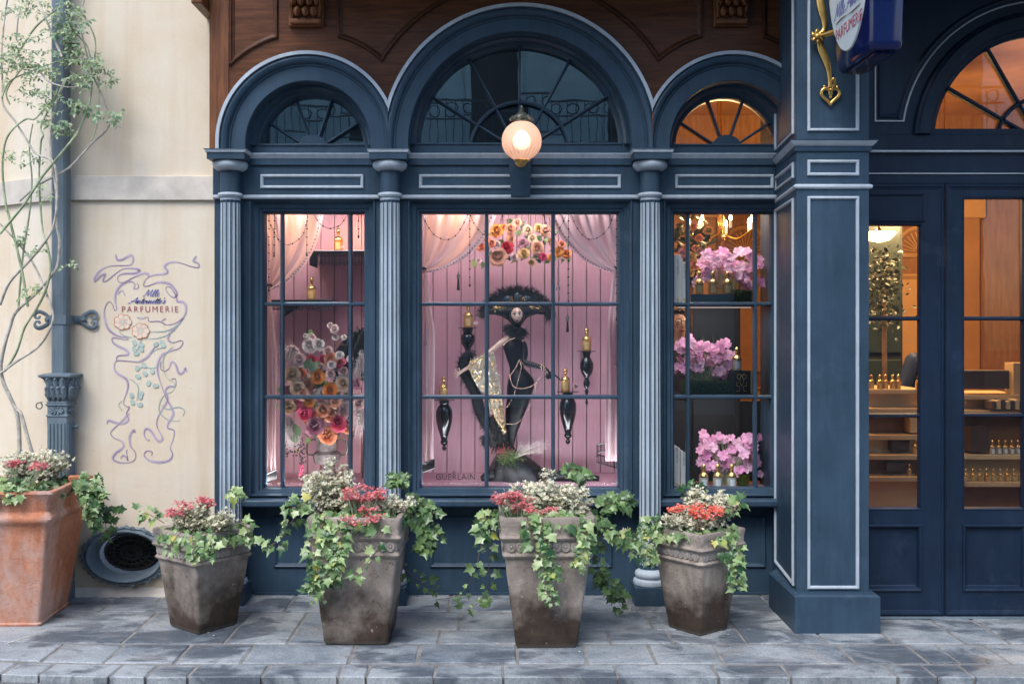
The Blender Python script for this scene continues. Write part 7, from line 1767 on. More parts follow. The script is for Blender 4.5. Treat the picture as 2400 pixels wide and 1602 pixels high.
# hood and hat
mb = MB()
for q in range(30):
    pass
hood = [Vector((hc.x + hx*1.28*math.cos(t), hc.y+.012, hc.z + hz*1.18*math.sin(t))) for t in [2*math.pi*k/32 for k in range(32)]]; hood2 = [Vector((hc.x + hx*1.04*math.cos(t), hc.y-.024, hc.z - hz*.03 + hz*1.02*math.sin(t))) for t in [2*math.pi*k/32 for k in range(32)]]
hood3 = [Vector((hc.x + hx*.97*math.cos(t)*(1 if math.sin(t) > -.3 else .78), hc.y-.018, hc.z - hz*.02 + hz*.93*math.sin(t) - (.004*math.cos(6*t) if math.sin(t) > .2 else 0))) for t in [2*math.pi*k/32 for k in range(32)]]
back = [Vector((hc.x + hx*.9*math.cos(t), hc.y+.06, hc.z + hz*.9*math.sin(t))) for t in [2*math.pi*k/32 for k in range(32)]]
mb.loops([back, hood, hood2, hood3], True); mb.add(back, [tuple(range(32))]); hat = mb.build('hood', M['velvet'], man, smooth=60)
wing = [(412+(x-412)*1.12, y) for x, y in [(205,258),(240,222),(300,205),(412,192),(525,205),(585,225),(610,262),(600,275),(560,265),(505,280),(470,305),(445,345),(432,372),(395,372),(378,345),(352,312),(310,285),(265,274),(225,272)]]
wp = [Vector(p) for p in wing]; front_ = [mm(p.x, p.y, -.012) for p in wp]; bk = [mm(p.x, p.y, .03) for p in wp]
ctr_ = mm(412, 260, .0)
mb = MB(); inner = [p.lerp(ctr_, .25) + Vector((0, -.02, 0)) for p in front_]; n_ = len(wing)
mb.loops([bk, front_, inner], True, 0, None, True); mb.build('hat_brim', M['velvet'], hat, smooth=50)
mb = MB()
for x, y, rx, rz_ in ((415, 148, 26, 36), (348, 162, 34, 28), (482, 162, 34, 28)): mb.ball(mm(x, y, -.035), (rx*K3, .014, rz_*K3), 14, 8)
mb.build('plume_eye', pm('petrol_feather', (.02, .035, .05), .35, 0, .5, 30, .3, 60), hat, smooth=60)
mb = MB()
for k in range(420):
    s_ = rnd.choice((-1, 1)); x = 412 + s_*rnd.choice((rnd.gauss(45, 14), rnd.gauss(100, 20), rnd.gauss(140, 22))); y = 170 + abs(x-412)*.34 + rnd.gauss(0, 12) - (25 if abs(x-412) < 60 else 0); p = mm(x, y, -.045); mb.tube([p, p + rvec()*.010], .0007, 3)
mb.build('gold_thread', M['brass'], hat, kind='stuff')
mb = MB(); arc_ = [(408+(x-408)*1.10, y) for x, y in [(165,255),(200,190),(240,140),(300,95),(360,78),(420,70),(490,82),(550,105),(600,160),(630,215),(645,270)]]
pts = [mm(x, y+18, .01) for x, y in arc_]; cen = mm(410, 330, 0)
pp = catmull(pts, 8)
for k in range(2600):
    i = rnd.randrange(len(pp)-1); p = pp[i].lerp(pp[i+1], rnd.random()); d_ = (p-cen); d_.y = 0; d_.normalize(); p = p + rvec()*.022 - d_*.022*rnd.random()
    dd = (d_ + rvec()*.65 + Vector((0, -.2, 0))).normalized(); ll = rnd.uniform(.018, .040); q = p + dd*ll; s_ = dd.cross(Vector((0, 1, .1))).normalized()*.0012
    mb.add([p-s_, p+s_, q], [(0, 1, 2)])
plume(mb, [mm(635, 270), mm(640, 300)], 200, .035, .015, .5, 0, .0012, .8); plume(mb, [mm(175, 240), mm(165, 270)], 200, .035, .015, .5, 0, .0012, .8)
mb.build('feather_trim', M['feather'], hat, kind='stuff', recalc=False)
bkp = [mm(x, y+20, .02) for x, y in arc_] + [mm(600, 262, .02), mm(225, 262, .02)]; mb = MB(); mb.loops([bkp, [p.lerp(mm(410, 200), .12) + Vector((0, -.03, 0)) for p in bkp]], True, 0, None, True); mb.build('hat_crown', M['feather'], hat)
# collar, stole, shawl
mb = MB(); plume(mb, [mm(350, 385, -.03), mm(400, 410, -.07), mm(455, 410, -.04)], 1500, .035, .034, 1.0, 0, .0012, .2); plume(mb, [mm(340, 380, .02), mm(400, 385, .04), mm(460, 400, .02)], 500, .035, .03, 1.0, 0, .0012, .2); mb.build('feather_collar', M['feather'], man, kind='stuff', recalc=False)
st_pts = [(75, 560), (25, 610), (25, 680), (65, 760), (110, 850), (130, 940), (160, 1020), (200, 1090), (235, 1160), (250, 1230)]
mb = MB(); cp = [mm(x, y, -.04) for x, y in st_pts]; plume(mb, cp, 3800, .045, .034, 1.0, 0, .0012, .25); plume(mb, [mm(260, 1020, -.05), mm(280, 1120, -.06), mm(290, 1200, -.06), mm(320, 1250, -.05)], 2200, .035, .045, 1.0, 0, .0012, .25); plume(mb, [mm(165, 1170, -.03), mm(180, 1220, -.03)], 300, .03, .02, 1, 0, .0012, .3)
mb.tube(catmull(cp, 5), .034, 10); mb.tube(catmull([mm(255, 1010, -.03), mm(285, 1120, -.03), mm(300, 1230, -.02)], 5), .045, 10)
mb.build('feather_stole', M['feather'], man, kind='stuff', recalc=False)
Ledge = catmull([mm(70, 610, -.07), mm(62, 650, -.09), mm(85, 720, -.10), mm(130, 800, -.10), mm(190, 870, -.09), mm(212, 960, -.08), mm(262, 1030, -.08), mm(315, 1118, -.07)], 5); Redge = catmull([mm(235, 535, -.05), mm(255, 600, -.07), mm(268, 690, -.08), mm(290, 790, -.08), mm(303, 880, -.08), mm(312, 960, -.075), mm(322, 1050, -.07), mm(322, 1118, -.065)], 5)
def net(name):
    m, t, b = nodes_of(name); n_ = noisef(t, 190, 5, .75); col = ramp(t, n_, [(.36, (.16, .14, .11)), (.5, (.58, .53, .42)), (.64, (.86, .85, .83))]); t.links.new(col, b.inputs['Base Color']); b.inputs['Metallic'].default_value = .45; b.inputs['Roughness'].default_value = .35; bumpit(t, b, n_, .8, .01); return m
M['net'] = net('gold_silver_net'); nl = len(Ledge)
def sh_fn(i, j):
    k = j*(nl-1); a = min(nl-2, int(k)); p = Ledge[a].lerp(Ledge[a+1], k-a).lerp(Redge[a].lerp(Redge[a+1], k-a), i); p.y -= .05*math.sin(math.pi*i)*(1-.5*j) + .006*math.sin(i*18+j*6); return p
mb = MB(); mb.grid(sh_fn, 20, 40); shw = mb.build('net_shawl', M['net'], man, smooth=80, recalc=False)
mb = MB()
for k in range(900):
    i, j = rnd.random(), rnd.random(); p = sh_fn(i, j) + Vector((0, -.005, 0)); a = rnd.uniform(0, 6.28); q = p + Vector((math.cos(a)*.012, -.004, math.sin(a)*.02)); mb.tube([p, (p+q)/2 + Vector((0, -.004, 0)), q], .0009, 3, mi=rnd.choice((0, 0, 1)))
mb.build('net_wire', [M['brass'], pm('silver_wire', (.7, .7, .72), .3, 1, .1, 20)], shw, kind='stuff')
mb = MB()
for pts in ([(362, 735), (385, 792), (440, 808), (500, 797), (548, 768)], [(425, 605), (405, 650), (370, 705)], [(445, 640), (425, 730), (390, 850), (338, 945)], [(545, 800), (520, 890), (475, 990), (405, 1060), (325, 1062)], [(600, 640), (620, 690), (565, 740), (545, 800)], [(580, 632), (590, 668)], [(598, 636), (606, 672)], [(315, 495), (345, 465), (390, 445)], [(360, 705), (362, 735)], [(430, 600), (440, 640)]):
    pp = catmull([mm(x, y, -.105 if x < 560 else -.125) for x, y in pts], 8)
    for i, p in enumerate(pp): mb.ball(p, .0036 if i % 2 else .0028, 6, 4)
mb.build('chain_belt', pm('rose_gold', (.80, .58, .45), .25, .9, .1, 20), man, kind='stuff', smooth=60)
# dried flowers tied at the hem
df = thing('dried_flowers', 'dried red and green flowers lying on the hem of the gown', 'flowers', mm(340, 1320, -.12))
mb = MB()
for k in range(260):
    p = mm(rnd.gauss(345, 40), rnd.gauss(1300, 28), -.13 + rnd.gauss(0, .01)); d_ = Vector((rnd.gauss(.2, .6), -.3, rnd.gauss(-.2, .5))).normalized(); mb.tube([p, p+d_*.03], .0008, 3, mi=0)
for k in range(90): mb.ball(mm(rnd.gauss(310, 30), rnd.gauss(1265, 18), -.13), .0045, 5, 4, mi=1)
mb.build('sprigs', [M['moss'], pm('dried_red', (.16, .012, .025), .6, 0, .3, 20)], df, kind='stuff')
mb = MB()
for k in range(40):
    a = mm(390, 1310, -.12); e_ = mm(rnd.uniform(430, 640), rnd.uniform(1180, 1270), -.14 + rnd.gauss(0, .02)); mb.tube([a, a.lerp(e_, .5) + Vector((0, 0, .008)), e_], .0005, 3, mi=0)
    for q in range(4): mb.ball(e_ + rvec()*.014, .0020, 4, 3, mi=1)
mb.build('dry_spray', [M['stem'], M['whitefeather']], df, kind='stuff')
# ------------------------------------------------------------------ orchid window
OY = .20
shz = [BXZ0, ZV(922, .05)-.004, ZV(709, .05)-.004]
ox0, ox1 = RX0+.005, PIL_BL-.005
M['shelfglass'] = pm('dark_glass_shelf', (.03, .035, .035), .08, 0, .1, 5, coat=.5)
for k, z_ in enumerate(shz):
    lab = ['lowest shelf behind the orchid window', 'middle dark glass shelf behind the orchid window', 'upper dark glass shelf behind the orchid window'][k]
    tag(MB().box(ox0, ox1+.02, .062, .34, z_-.012, z_).build('glass_shelf', M['shelfglass'] if k else M['pinkplain'], None, bevel=.002), lab, 'shelf', 'shelves of the orchid window')
MB().box(ox0, ox1+.02, .062, .36, .02, BXZ0-.013).build('window_base', M['interior_dark'], inn)
MB().box(X(1625, .38), X(1735, .38), .38, .40, BXZ0, ZV(722, .38)).build('dark_screen', M['interior_dark'], inn)
MB().box(X(1560, .38), X(1800, .38), .405, .42, BXZ0, ZV(940, .38)).build('dark_screen', M['interior_dark'], inn)
MB().box(X(1802, .30), X(1802, .30)+.02, .07, .36, BXZ0+.001, BXZ1).build('jamb_panel', pm('grey_jamb', (.30, .28, .28), .5, 0, .1, 5), inn)
for k in (1, 2): fill_strip(['', 'added fill strip under the middle orchid shelf', 'added fill strip under the upper orchid shelf'][k], 1.05, 1.50, .090, shz[k]-.0245, .8, (1.0, .90, .86), 12, -.003, .25)  # small fills added to lift the dim shelves
# orchids
def petal_flower(c):
    mb = MB(); rr = random.Random(3)
    for k in range(7):
        a = 2*math.pi*k/7 + rr.uniform(-.2, .2); vs = []
        for j in range(4):
            f = j/3; wv = .36*math.sin(.4+f*2.3)
            for i in range(3): g = i-1; r_ = f*1.0; vs.append((r_*math.cos(a) - g*wv*math.sin(a), r_*math.sin(a) + g*wv*math.cos(a), .35*f - .25*f*f + .10*g*g + rr.uniform(-.04, .04)))
        mb.add(vs, [(j*3+i, j*3+i+1, (j+1)*3+i+1, (j+1)*3+i) for j in range(3) for i in range(2)])
    return mb.mesh('orchid_bloom', PET[c], smooth=80, recalc=False)
COL['orchid'] = ((.66, .22, .44), (.80, .48, .64)); PET['orchid'] = petalmat('orchid')
ORC = petal_flower('orchid')
def orchids(label, u0, u1, v0, v1, base_v, shelf_z, n_, grass_u):
    c_ = P((u0+u1)/2, base_v, OY); t_ = thing('orchid_arrangement', label, 'flowers', (c_.x, OY, shelf_z), 'pink orchids in the shop window'); st = MB()
    for k in range(n_):
        u = u0 + (u1-u0)*((k*.6180) % 1); f = rnd.random(); v = v0 + (v1-v0)*f + 10*((u-u0)/(u1-u0)-.5) + rnd.gauss(0, 3); y = OY + rnd.uniform(-.08, .06); p = P(u + rnd.gauss(0, 4), v, y)
        st.tube(catmull([Vector((c_.x + rnd.gauss(0, .02), OY, shelf_z+.002)), (Vector((c_.x, OY, shelf_z)) + p)/2 + Vector((0, .0, .02)), p], 4), .0016, 4)
        inst('orchid_bloom', ORC, t_, p - OFF[t_.name], orient(Vector((rnd.gauss(0, .3), -1, .35)), rvec()), rnd.uniform(.024, .040))
    for g in grass_u: blades(st, P(g, base_v, OY+.03), 5, .34, .0022, .10)
    st.build('stem', M['stem_green'], t_); return t_
orchids('pink orchids on the upper shelf above the dark plinth', 1640, 1785, 590, 668, 700, shz[2], 72, (1690, 1720))
orchids('pink orchids on the middle shelf above the moss block', 1585, 1712, 800, 875, 915, shz[1], 72, (1655, 1680, 1700))
orchids('pink orchids on the lowest shelf behind three bottles', 1640, 1778, 1020, 1105, 1130, shz[0], 76, (1695, 1710))
def mossy(label, u0, u1, v0, z_, y0, y1, name='moss_block'):
    xa_, xb_ = X(u0, y0), X(u1, y0); zt_ = ZV(v0, y0); t_ = thing(name, label, 'moss', ((xa_+xb_)/2, (y0+y1)/2, z_), 'moss in the orchid window')
    MB().box(xa_+.006, xb_-.006, y0+.006, y1, z_+.0005, zt_-.006).build('moss_core', M['moss'], t_, bevel=.008)
    mb = MB()
    for k in range(int(2600*(xb_-xa_)/.27)):
        s_ = rnd.random()
        p = Vector((rnd.uniform(xa_, xb_), y0+.004+rnd.random()*.004, rnd.uniform(z_+.004, zt_))) if s_ < .7 else Vector((rnd.uniform(xa_, xb_), rnd.uniform(y0, y1), zt_-.004))
        d_ = (Vector((0, -1, .4)) + rvec()*.8).normalized()*.009; q = d_.cross(rvec()).normalized()*.003; mb.add([p-q, p+q, p+d_], [(0, 1, 2)])
    mb.build('moss_leaves', M['moss'], t_, kind='stuff', recalc=False)
mossy('green moss block under the orchids on the middle shelf', 1598, 1709, 893, shz[1], .10, .24)
mossy('small clump of moss at the end of the dark plinth', 1722, 1766, 679, shz[2], .10, .18)
mossy('small dark moss clump beside the three bottles', 1732, 1757, 1114, shz[0], .12, .2)
pl = MB().box(X(1618, .09), X(1721, .09), .09, .16, shz[2]+.0003, ZV(689, .09)); tag(pl.build('dark_plinth', M['shelfglass'], None, bevel=.002), 'low dark glass plinth carrying three bottles', 'plinth')
for k, (u, lab) in enumerate(((1638, 'first of three gold bottles on the dark plinth, nearest the books'), (1670.5, 'middle of three gold bottles on the dark plinth'), (1704.7, 'last of three gold bottles on the dark plinth, nearest the moss'))): bottle(lab, u, 688, .12, 'gold', z_=ZV(689, .09)+.0004)
for k, (u, lab) in enumerate(((1649, 'white-labelled bottle nearest the books on the lowest shelf'), (1682, 'middle white-labelled bottle on the lowest shelf'), (1715, 'white-labelled bottle nearest the moss on the lowest shelf'))): bottle(lab, u, 1134, .10, 'clear', z_=shz[0]+.0004, hpx=57)
bx_ = thing('emblem_box', 'dark presentation box with a pale scroll emblem', 'box', P(1740, 920, .12)); xa_, xb_ = X(1716, .10), X(1764, .10); zt_ = ZV(868, .10)
MB().box(xa_, xb_, .10, .20, shz[1]+.0004, zt_).build('box_body', pm('box_black', (.02, .019, .017), .35, 0, .2, 8), bx_, bevel=.002)
MB().box(xb_-.012, xb_+.0006, .0985, .2, shz[1]+.001, zt_-.001).build('box_edge', M['label_gold'], bx_)
mb = MB(); ec = Vector(((xa_+xb_-.01)/2, .0975, (shz[1]+zt_)/2)); hh = (zt_-shz[1])/2
for s_ in (-1, 1):
    pts = [(.45, -.72), (.18, -.66), (.16, -.2), (.5, .0), (.42, -.05), (.05, -.25), (-.15, .15), (.1, .55), (.4, .62), (.5, .35), (.25, .3), (.05, .75)]
    pts = [(.55, -.78), (.25, -.74), (.22, -.35), (.52, -.3), (.5, .02)] , [(.0, -.35), (.2, .1), (.08, .5), (-.02, .62)], [(.28+.2*math.cos(t), .48+.2*math.sin(t)*1.1) for t in [k*.63 for k in range(11)]]
    for q in pts: mb.tube(catmull([ec + Vector((s_*x_*.056, 0, z_*hh)) for x_, z_ in q], 5), .0011, 4)
mb.build('scroll_emblem', M['label_gold'], bx_)
bottle('white-labelled bottle standing on the dark emblem box', 1727, 867, .14, 'clear', z_=zt_+.0004)
def book(label, u0, u1, v0, z_, txt, tilt=0):
    y = .085; xa_, xb_ = X(u0, y), X(u1, y); zt_ = ZV(v0, y); t_ = thing('white_book', label, 'book', ((xa_+xb_)/2, y+.06, z_), 'white books in the orchid window')
    mb = MB().box(xa_+.0006, xb_-.0006, y, y+.13, z_+.0005, zt_)
    if tilt:
        mb.v = [(p[0], p[1], p[2] - (tilt if (p[2] > z_+.1 and p[0] > (xa_+xb_)/2) else 0)) for p in mb.v]
    mb.build('cover', M['white_card'], t_, bevel=.0015)
    if txt:
        h_ = zt_-z_; o = text('spine_lettering', 'GUERLAIN', M['ink'], t_, ((xa_+xb_)/2+.007, y-.0008, z_+h_*.60), .017, spacing=1.2, ext=.0002); o.rotation_euler = (R(90), R(-90), 0)
        MB().box((xa_+xb_)/2-.008, (xa_+xb_)/2+.008, y-.001, y-.0002, z_+.012, z_+.03).build('spine_mark', M['label_gold'], t_)
book('tallest white book at the end of the upper shelf', 1579, 1597, 598, shz[2], True); book('thin white book between two others on the upper shelf', 1597, 1600.5, 606, shz[2], False); book('shorter white book next to the glazing bar on the upper shelf', 1600.5, 1609, 614, shz[2], True)
book('slant-topped white book at the window edge on the lowest shelf', 1579, 1594, 1042, shz[0], True, .02); book('slant-topped white book next to the glazing bar on the lowest shelf', 1595, 1609, 1054, shz[0], True, .02)
# ------------------------------------------------------------------ sales room furniture seen through door and sidelight
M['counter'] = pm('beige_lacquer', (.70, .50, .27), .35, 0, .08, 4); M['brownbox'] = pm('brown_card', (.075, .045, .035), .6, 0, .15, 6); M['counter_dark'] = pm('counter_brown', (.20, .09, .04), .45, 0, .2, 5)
def counter(label, u0, u1, y, levels, depth=.5):
    xa_, xb_ = X(u0, y), X(u1, y); t_ = thing('display_counter', label, 'counter', ((xa_+xb_)/2, y+depth/2, .006), 'lit counters in the sales room')
    for k, v in enumerate(levels):
        z_ = ZV(v, y); off = 0 if k == 0 else .04*k
        MB().box(xa_-off, xb_+off, y-.06*k, y+depth, z_-.03, z_).build('counter_top' if k == 0 else 'shelf', M['counter'], t_, bevel=.003)
        zn = ZV(levels[k+1], y) if k+1 < len(levels) else .007
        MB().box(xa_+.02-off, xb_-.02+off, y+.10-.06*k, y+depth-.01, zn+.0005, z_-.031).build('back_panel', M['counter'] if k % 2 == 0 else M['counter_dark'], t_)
    return t_
counter('lit stepped counter with bottles behind the sidelight', 2030, 2172, .75, (912, 955, 1015, 1058, 1105))
counter('lit stepped counter behind the door glass', 2250, 2420, .75, (925, 960, 1060, 1120))
zq = ZV(912, .75)
for k, u in enumerate((2042, 2062, 2075, 2092, 2105, 2152)):
    bottle(['small gold bottle at the pillar end of the counter', 'second gold bottle from the pillar on the counter', 'third gold bottle from the pillar on the counter', 'fourth gold bottle from the pillar on the counter', 'fifth gold bottle from the pillar on the counter', 'lone gold bottle at the far end of the counter'][k], u, 912, .80, 'gold', z_=zq+.0005, hpx=34)
def gift(label, u0, u1, v0, v1, y, mat='brownbox'):
    xa_, xb_ = X(u0, y), X(u1, y); t_ = MB().box(xa_, xb_, y, y+.12, ZV(v1, y)+.0006, ZV(v0, y)).build('gift_box', M[mat], None, bevel=.002); tag(t_, label, 'box', 'boxes on the counters')
gift('brown gift box on the middle counter shelf behind the sidelight', 2090, 2132, 1028, 1057, .66); gift('brown gift box on the lowest counter shelf behind the sidelight', 2079, 2121, 1084, 1104, .60)
gift('pale gift box at the sidelight edge of the counter', 2134, 2162, 980, 1014, .68, 'counter')
bottle('small bottle next to the brown box on the middle shelf', 2145, 1057, .64, 'gold', z_=ZV(1058, .75)+.0005, hpx=36); bottle('small bottle next to the brown box on the lowest shelf', 2131, 1104, .58, 'gold', z_=ZV(1105, .75)+.0005, hpx=28); bottle('small bottle at the glass edge on the lowest shelf', 2152, 1104, .58, 'amber', z_=ZV(1105, .75)+.0005, hpx=28)
gift('wide brown box on the counter behind the door', 2258, 2366, 868, 911, .82); gift('tall brown box under the counter top behind the door', 2275, 2318, 1000, 1059, .66); gift('beige box at the door edge of the counter', 2375, 2420, 850, 924, .80, 'counter')
M['dryleaf'] = leafmat('dried_leaf', (.018, .026, .014), (.05, .055, .025))
DRY = [leaf_mesh('dried_leaf', M['dryleaf'], ov_out, .25, .2), leaf_mesh('dried_leaf', M['dryleaf'], [(p[0]*.8, p[1]) for p in ov_out], .1, .4)]
for k in range(7):      # rows of small stock behind the door glass
    gift('small pale carton in the row under the counter top behind the door', 2326+11*k, 2335+11*k, 940-(k % 3)*2, 959, .64, 'counter' if k % 2 else 'brownbox')
for k in range(9):
    bottle('small gold bottle in the row on the low shelf behind the door', 2264+16*k, 1119, .62, 'gold' if k % 3 else 'amber', z_=ZV(1120, .75)+.0005, hpx=30, group='bottles on the low shelf behind the door')
for k in range(5):
    bottle('small clear bottle in the row on the middle shelf behind the door', 2326+15*k, 1059, .66, 'clear', z_=ZV(1060, .75)+.0005, hpx=34, group='bottles on the middle shelf behind the door')
# topiary of dried flowers in the sidelight
tp = thing('flower_tree', 'dark dried-flower arrangement behind the sidelight', 'plant', (X(2075, 1.6), 1.6, .006)); fol = Foliage(tp, 120, 'leaf')
for k in range(420):
    p = P(rnd.gauss(2072, 24), rnd.gauss(640, 28) if k % 2 else rnd.gauss(720, 32), 1.6 + rnd.uniform(-.12, .12)); fol.leaf(rnd.choice(DRY), p, orient(Vector((0, -1, .3)) + rvec()*.7, rvec()), rnd.uniform(.022, .05))
fol.finish(M['dryleaf'])
for k in range(0): rose(tp, P(rnd.gauss(2075, 18), rnd.gauss(690, 34), 1.5 + rnd.uniform(-.05, .05)), rnd.uniform(.025, .04), rnd.choice(('gold', 'mauve', 'coral')), 0, None, 'dried_bloom')
MB().tube([(X(2075, 1.6), 1.6, .5), P(2072, 700, 1.6)], .018, 8).build('stem', M['stem_brown'], tp); MB().lathe([(.09, .0), (.12, .25), (.14, .5), (.125, .5), (.1, .45)], (X(2075, 1.6), 1.6, .006), 20).build('vase', M['bronze'], tp, smooth=40)
# ------------------------------------------------------------------ people inside the shop
def person(label, x, y, rz, H, coat, hair, lean=0., hairlen=.30):
    t_ = thing('person', label, 'person', (x, y, .006), None, rz); k = H/1.70
    def tf(p):
        q = Vector(p)*k
        if q.z > .9*k: q.y -= (q.z-.9*k)*lean
        return q + OFF[t_.name]
    Jb = [((0, 0, .95), (.13, .10)), ((0, 0, 1.12), (.115, .09)), ((0, 0, 1.30), (.135, .10)), ((0, .005, 1.43), (.07, .06)), ((0, 0, 1.49), (.048, .05)), ((0, -.005, 1.55), (.052, .06)), ((0, -.012, 1.62), (.072, .088)), ((0, -.006, 1.69), (.045, .055)),
          ((.165, .005, 1.39), (.05, .05)), ((.205, .01, 1.14), (.04, .04)), ((.19, -.10, .95), (.03, .032)), ((.18, -.16, .88), (.028, .018)), ((-.165, .005, 1.39), (.05, .05)), ((-.205, .01, 1.14), (.04, .04)), ((-.19, -.10, .95), (.03, .032)), ((-.18, -.16, .88), (.028, .018)),
          ((.09, 0, .86), (.085, .09)), ((.10, -.005, .48), (.055, .06)), ((.10, .01, .10), (.038, .042)), ((.10, -.12, .035), (.04, .03)), ((-.09, 0, .86), (.085, .09)), ((-.10, -.005, .48), (.055, .06)), ((-.10, .01, .10), (.038, .042)), ((-.10, -.12, .035), (.04, .03))]
    Eb = [(0, 1), (1, 2), (2, 3), (3, 4), (4, 5), (5, 6), (6, 7), (2, 8), (8, 9), (9, 10), (10, 11), (2, 12), (12, 13), (13, 14), (14, 15), (0, 16), (16, 17), (17, 18), (18, 19), (0, 20), (20, 21), (21, 22), (22, 23)]
    for s_, root in ((1, 11), (-1, 15)):
        for q, (dx, L_) in enumerate(((-.018, .07), (-.006, .08), (.006, .075), (.018, .06))):
            Jb.append(((s_*.18+dx, -.16-L_*.6, .85-.02), (.009, .009))); Eb.append((root, len(Jb)-1)); Jb.append(((s_*.18+dx, -.16-L_, .815), (.008, .008))); Eb.append((len(Jb)-2, len(Jb)-1))
        Jb.append(((s_*.18-s_*.035, -.19, .875), (.010, .010))); Eb.append((root, len(Jb)-1))
    mats = skin_obj('body', [(j[0], (j[1][0]*k, j[1][1]*k)) for j in Jb], Eb, M['skin'], t_, tf)
    Jc = [Jb[i] for i in (0, 1, 2, 3, 8, 9, 10, 12, 13, 14)]; Jc = [(j[0], (j[1][0]*k+.014, j[1][1]*k+.014)) for j in Jc] + [((0, .0, .55), (.20*k, .15*k)), ((0, 0, .75), (.165*k, .13*k))]
    Ec = [(0, 1), (1, 2), (2, 3), (2, 4), (4, 5), (5, 6), (2, 7), (7, 8), (8, 9), (0, 11), (11, 10)]
    skin_obj('coat', Jc, Ec, coat, t_, tf)
    mb = MB(); hc_ = tf((0, .012, 1.635)) - OFF[t_.name]
    lp = []
    for q in range(10):
        f = q/9; z_ = .085*math.cos(f*1.7)*k if f < .75 else .085*math.cos(.75*1.7)*k - (f-.75)/.25*hairlen
        rx, ry = (.088*math.sin(min(1.45, f*1.9+.05)))*k, (.105*math.sin(min(1.45, f*1.9+.05)))*k
        lp.append([hc_ + Vector((rx*math.cos(t)*1.0, (ry*math.sin(t) if math.sin(t) > -.35 or f < .35 else -.35*ry) + .012, z_ + .006*math.sin(9*t))) for t in [2*math.pi*w_/24 for w_ in range(24)]])
    mb.loops(lp, True); mb.add(lp[0], [tuple(range(24))]); mb.build('hair', hair, t_, local=True, smooth=70)
    fc = tf((0, -.098, 1.62)) - OFF[t_.name]
    for s_ in (-1, 1):
        mb = MB().ball(fc + Vector((s_*.03*k, .006, .012)), (.013, .008, .008), 8, 6); mb.build('eye', M['eyewhite'], t_, local=True, smooth=60)
        mb = MB().ball(fc + Vector((s_*.03*k, -.001, .012)), (.006, .003, .006), 8, 5); mb.build('iris', M['black'], t_, local=True)
        mb = MB().ball(tf((s_*.078, .01, 1.615)) - OFF[t_.name], (.010, .02, .03), 8, 6); mb.build('ear', M['skin'], t_, local=True, smooth=60)
    mb = MB().ball(fc + Vector((0, -.006, -.012)), (.011, .016, .022), 8, 6); mb.build('nose', M['skin'], t_, local=True, smooth=60)
    mb = MB().ball(fc + Vector((0, .008, -.05)), (.022, .008, .008), 8, 6); mb.build('mouth', M['lip'], t_, local=True, smooth=60)
    return t_
M['hairbrown'] = pm('brown_hair', (.05, .022, .012), .45, 0, .4, 60, .4, 80, (1, 1, .1)); M['hairred'] = pm('auburn_hair', (.09, .018, .014), .4, 0, .4, 60, .4, 80, (1, 1, .1))
M['coatblue'] = pm('blue_coat', (.02, .045, .13), .7, 0, .2, 8); M['coatdark'] = pm('dark_coat', (.03, .02, .018), .7, 0, .2, 8)
pe = person('person in a blue top leaning over the counter behind the sidelight', X(2158, 1.35), 1.45, R(28), 1.62, M['coatblue'], M['hairred'], .25, .32)
pf = person('person in dark clothes looking out past the orchids', X(1589, .95), .95, R(8), 1.66, M['coatdark'], M['hairbrown'], 0, .22)
mb = MB()
for s_ in (-1, 1): mb.tube([Vector((s_*.031+.021*math.cos(a), -.115, 1.593+.017*math.sin(a))) for a in [q*.6283 for q in range(11)]], .0022, 5)
mb.tube([Vector((-.01, -.115, 1.597)), Vector((.01, -.115, 1.597))], .002, 4); mb.build('spectacles', M['black'], pf, local=True)

# ------------------------------------------------------------------ chandelier with candle bulbs behind the orchids
ch = thing('chandelier', 'brass chandelier with lit candle bulbs behind the orchid window', 'chandelier', P(1690, 560, 1.5))
cb = P(1690, 545, 1.5); M['candle'] = emit('candle_bulb', (1.0, .74, .42), 14)
mb = MB().lathe([(.012, -.05), (.03, -.02), (.02, .05), (.03, .10), (.01, .16), (.006, RZ1-cb.z-.005)], cb, 14)
for k in range(7):
    a = 2*math.pi*k/7 + .3; mb.tube(catmull([cb, cb + Vector((.12*math.cos(a), .12*math.sin(a), -.05)), cb + Vector((.23*math.cos(a), .23*math.sin(a), .01))], 5), .006, 6)
mb.build('brass_frame', M['brass'], ch, smooth=50)
for k in range(7):
    a = 2*math.pi*k/7 + .3; e_ = cb + Vector((.23*math.cos(a), .23*math.sin(a), .012))
    MB().lathe([(.010, 0), (.010, .05), (.004, .052)], e_, 8).build('candle_sleeve', M['white_card'], ch); MB().lathe([(.004, .052), (.012, .065), (.009, .085), (.001, .105)], e_, 10).build('candle_bulb', M['candle'], ch, smooth=60)
fl_ = thing('flower_tree', 'tall dark flower arrangement behind the white books', 'plant', (X(1612, 1.1), 1.1, .006)); fol = Foliage(fl_, 150, 'leaf')
for k in range(150): fol.leaf(rnd.choice(DRY), P(rnd.gauss(1625, 28), rnd.gauss(575, 45), 1.1 + rnd.uniform(-.12, .12)), orient(Vector((0, -1, .3)) + rvec()*.7, rvec()), rnd.uniform(.04, .08))
fol.finish(M['dryleaf'])
for k in range(16): rose(fl_, P(rnd.gauss(1630, 22), rnd.gauss(600, 35), 1.0), rnd.uniform(.02, .035), rnd.choice(('gold', 'coral', 'mauve')), 0, None, 'dried_bloom')
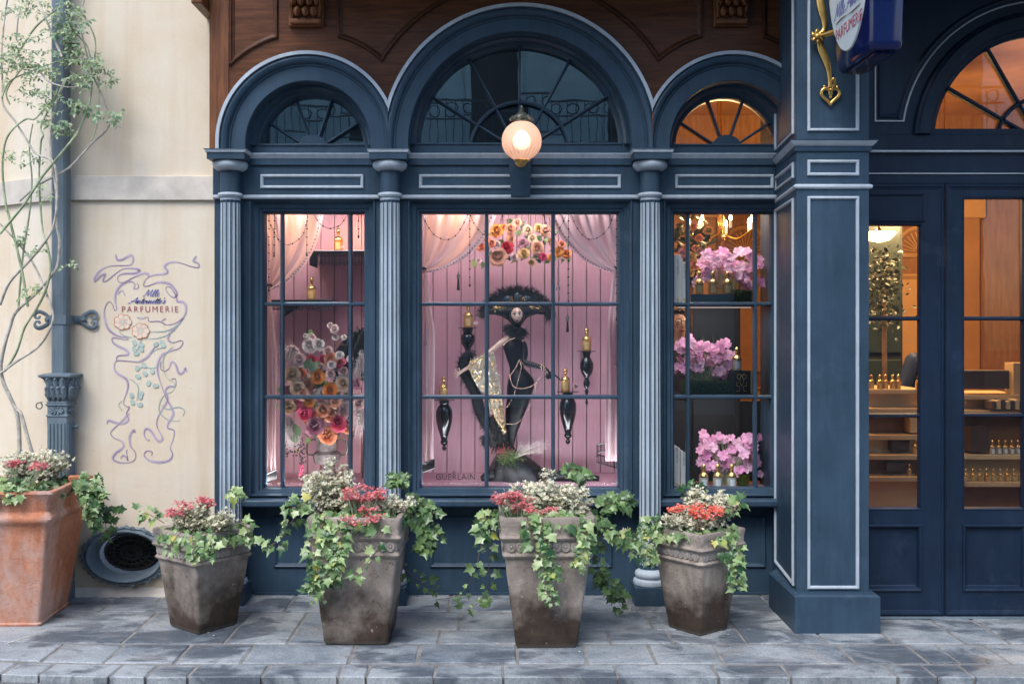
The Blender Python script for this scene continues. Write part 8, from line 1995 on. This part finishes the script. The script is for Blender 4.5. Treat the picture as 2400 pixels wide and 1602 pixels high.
MB().tube([(X(1612, 1.1), 1.1, .4), P(1625, 580, 1.1)], .014, 8).build('stem', M['stem_brown'], fl_); MB().lathe([(.08, 0), (.11, .2), (.12, .45), (.105, .45), (.09, .4)], (X(1612, 1.1), 1.1, .006), 20).build('vase', M['bronze'], fl_, smooth=40)
# ------------------------------------------------------------------ litter on the pavement
mb = MB()
def scrap(x, y, r_, mi):
    a = rnd.uniform(0, 6.28); z_ = .0035; vs = [(x + r_*math.cos(a+q*1.05)*rnd.uniform(.5, 1), y + r_*math.sin(a+q*1.05)*rnd.uniform(.4, 1), z_ + rnd.uniform(0, .004)) for q in range(6)]; mb.add(vs, [tuple(range(6))], mi)
for k in range(70): scrap(rnd.uniform(-2.42, -1.75), -.07 - abs(rnd.gauss(0, .06)), rnd.uniform(.003, .008), rnd.choice((0, 0, 1, 2)))
for k in range(60): scrap(rnd.uniform(-2.3, 2.7), rnd.uniform(-1.4, -.1), rnd.uniform(.003, .007), rnd.choice((0, 0, 1)))
for k in range(40): scrap(rnd.choice((-1.54, -.7, .23, 1.03)) + rnd.gauss(0, .2), -.85 + rnd.gauss(0, .15), rnd.uniform(.003, .008), rnd.choice((0, 1, 3)))
for k in range(50): scrap(rnd.uniform(1.5, 2.8), -1.42 + rnd.gauss(0, .03), rnd.uniform(.003, .006), rnd.choice((0, 1)))
lit = mb.build('leaf_litter', [M['stem_brown'], M['stem'], M['blossom'], M['ivy']], None, recalc=False); tag(lit, 'scattered dry leaf scraps and petals on the pavement', 'litter', kind='stuff')

cbx = thing('added_dark_cabinet', 'tall dark cabinet added to darken the view behind the sidelight', 'cabinet', ((X(2020, 2.0)+X(2116, 2.0))/2, 2.15, .006))  # added as a dark backing so the sidelight pane reads dark
MB().box(X(2020, 2.0), X(2116, 2.0), 2.0, 2.3, .007, 2.62).build('carcass', M['interior_dark'], cbx, bevel=.006)
for k in range(4): MB().box(X(2024, 1.99), X(2112, 1.99), 1.985, 1.999, .1+.63*k, .68+.63*k).build('cabinet_door', pm('bottle_green', (.02, .03, .026), .35, 0, .3, 4), cbx, bevel=.01)
MB().box(X(2018, 1.98), X(2118, 1.98), 1.97, 2.3, 2.622, 2.68).build('cabinet_cornice', M['amber'], cbx, bevel=.008)
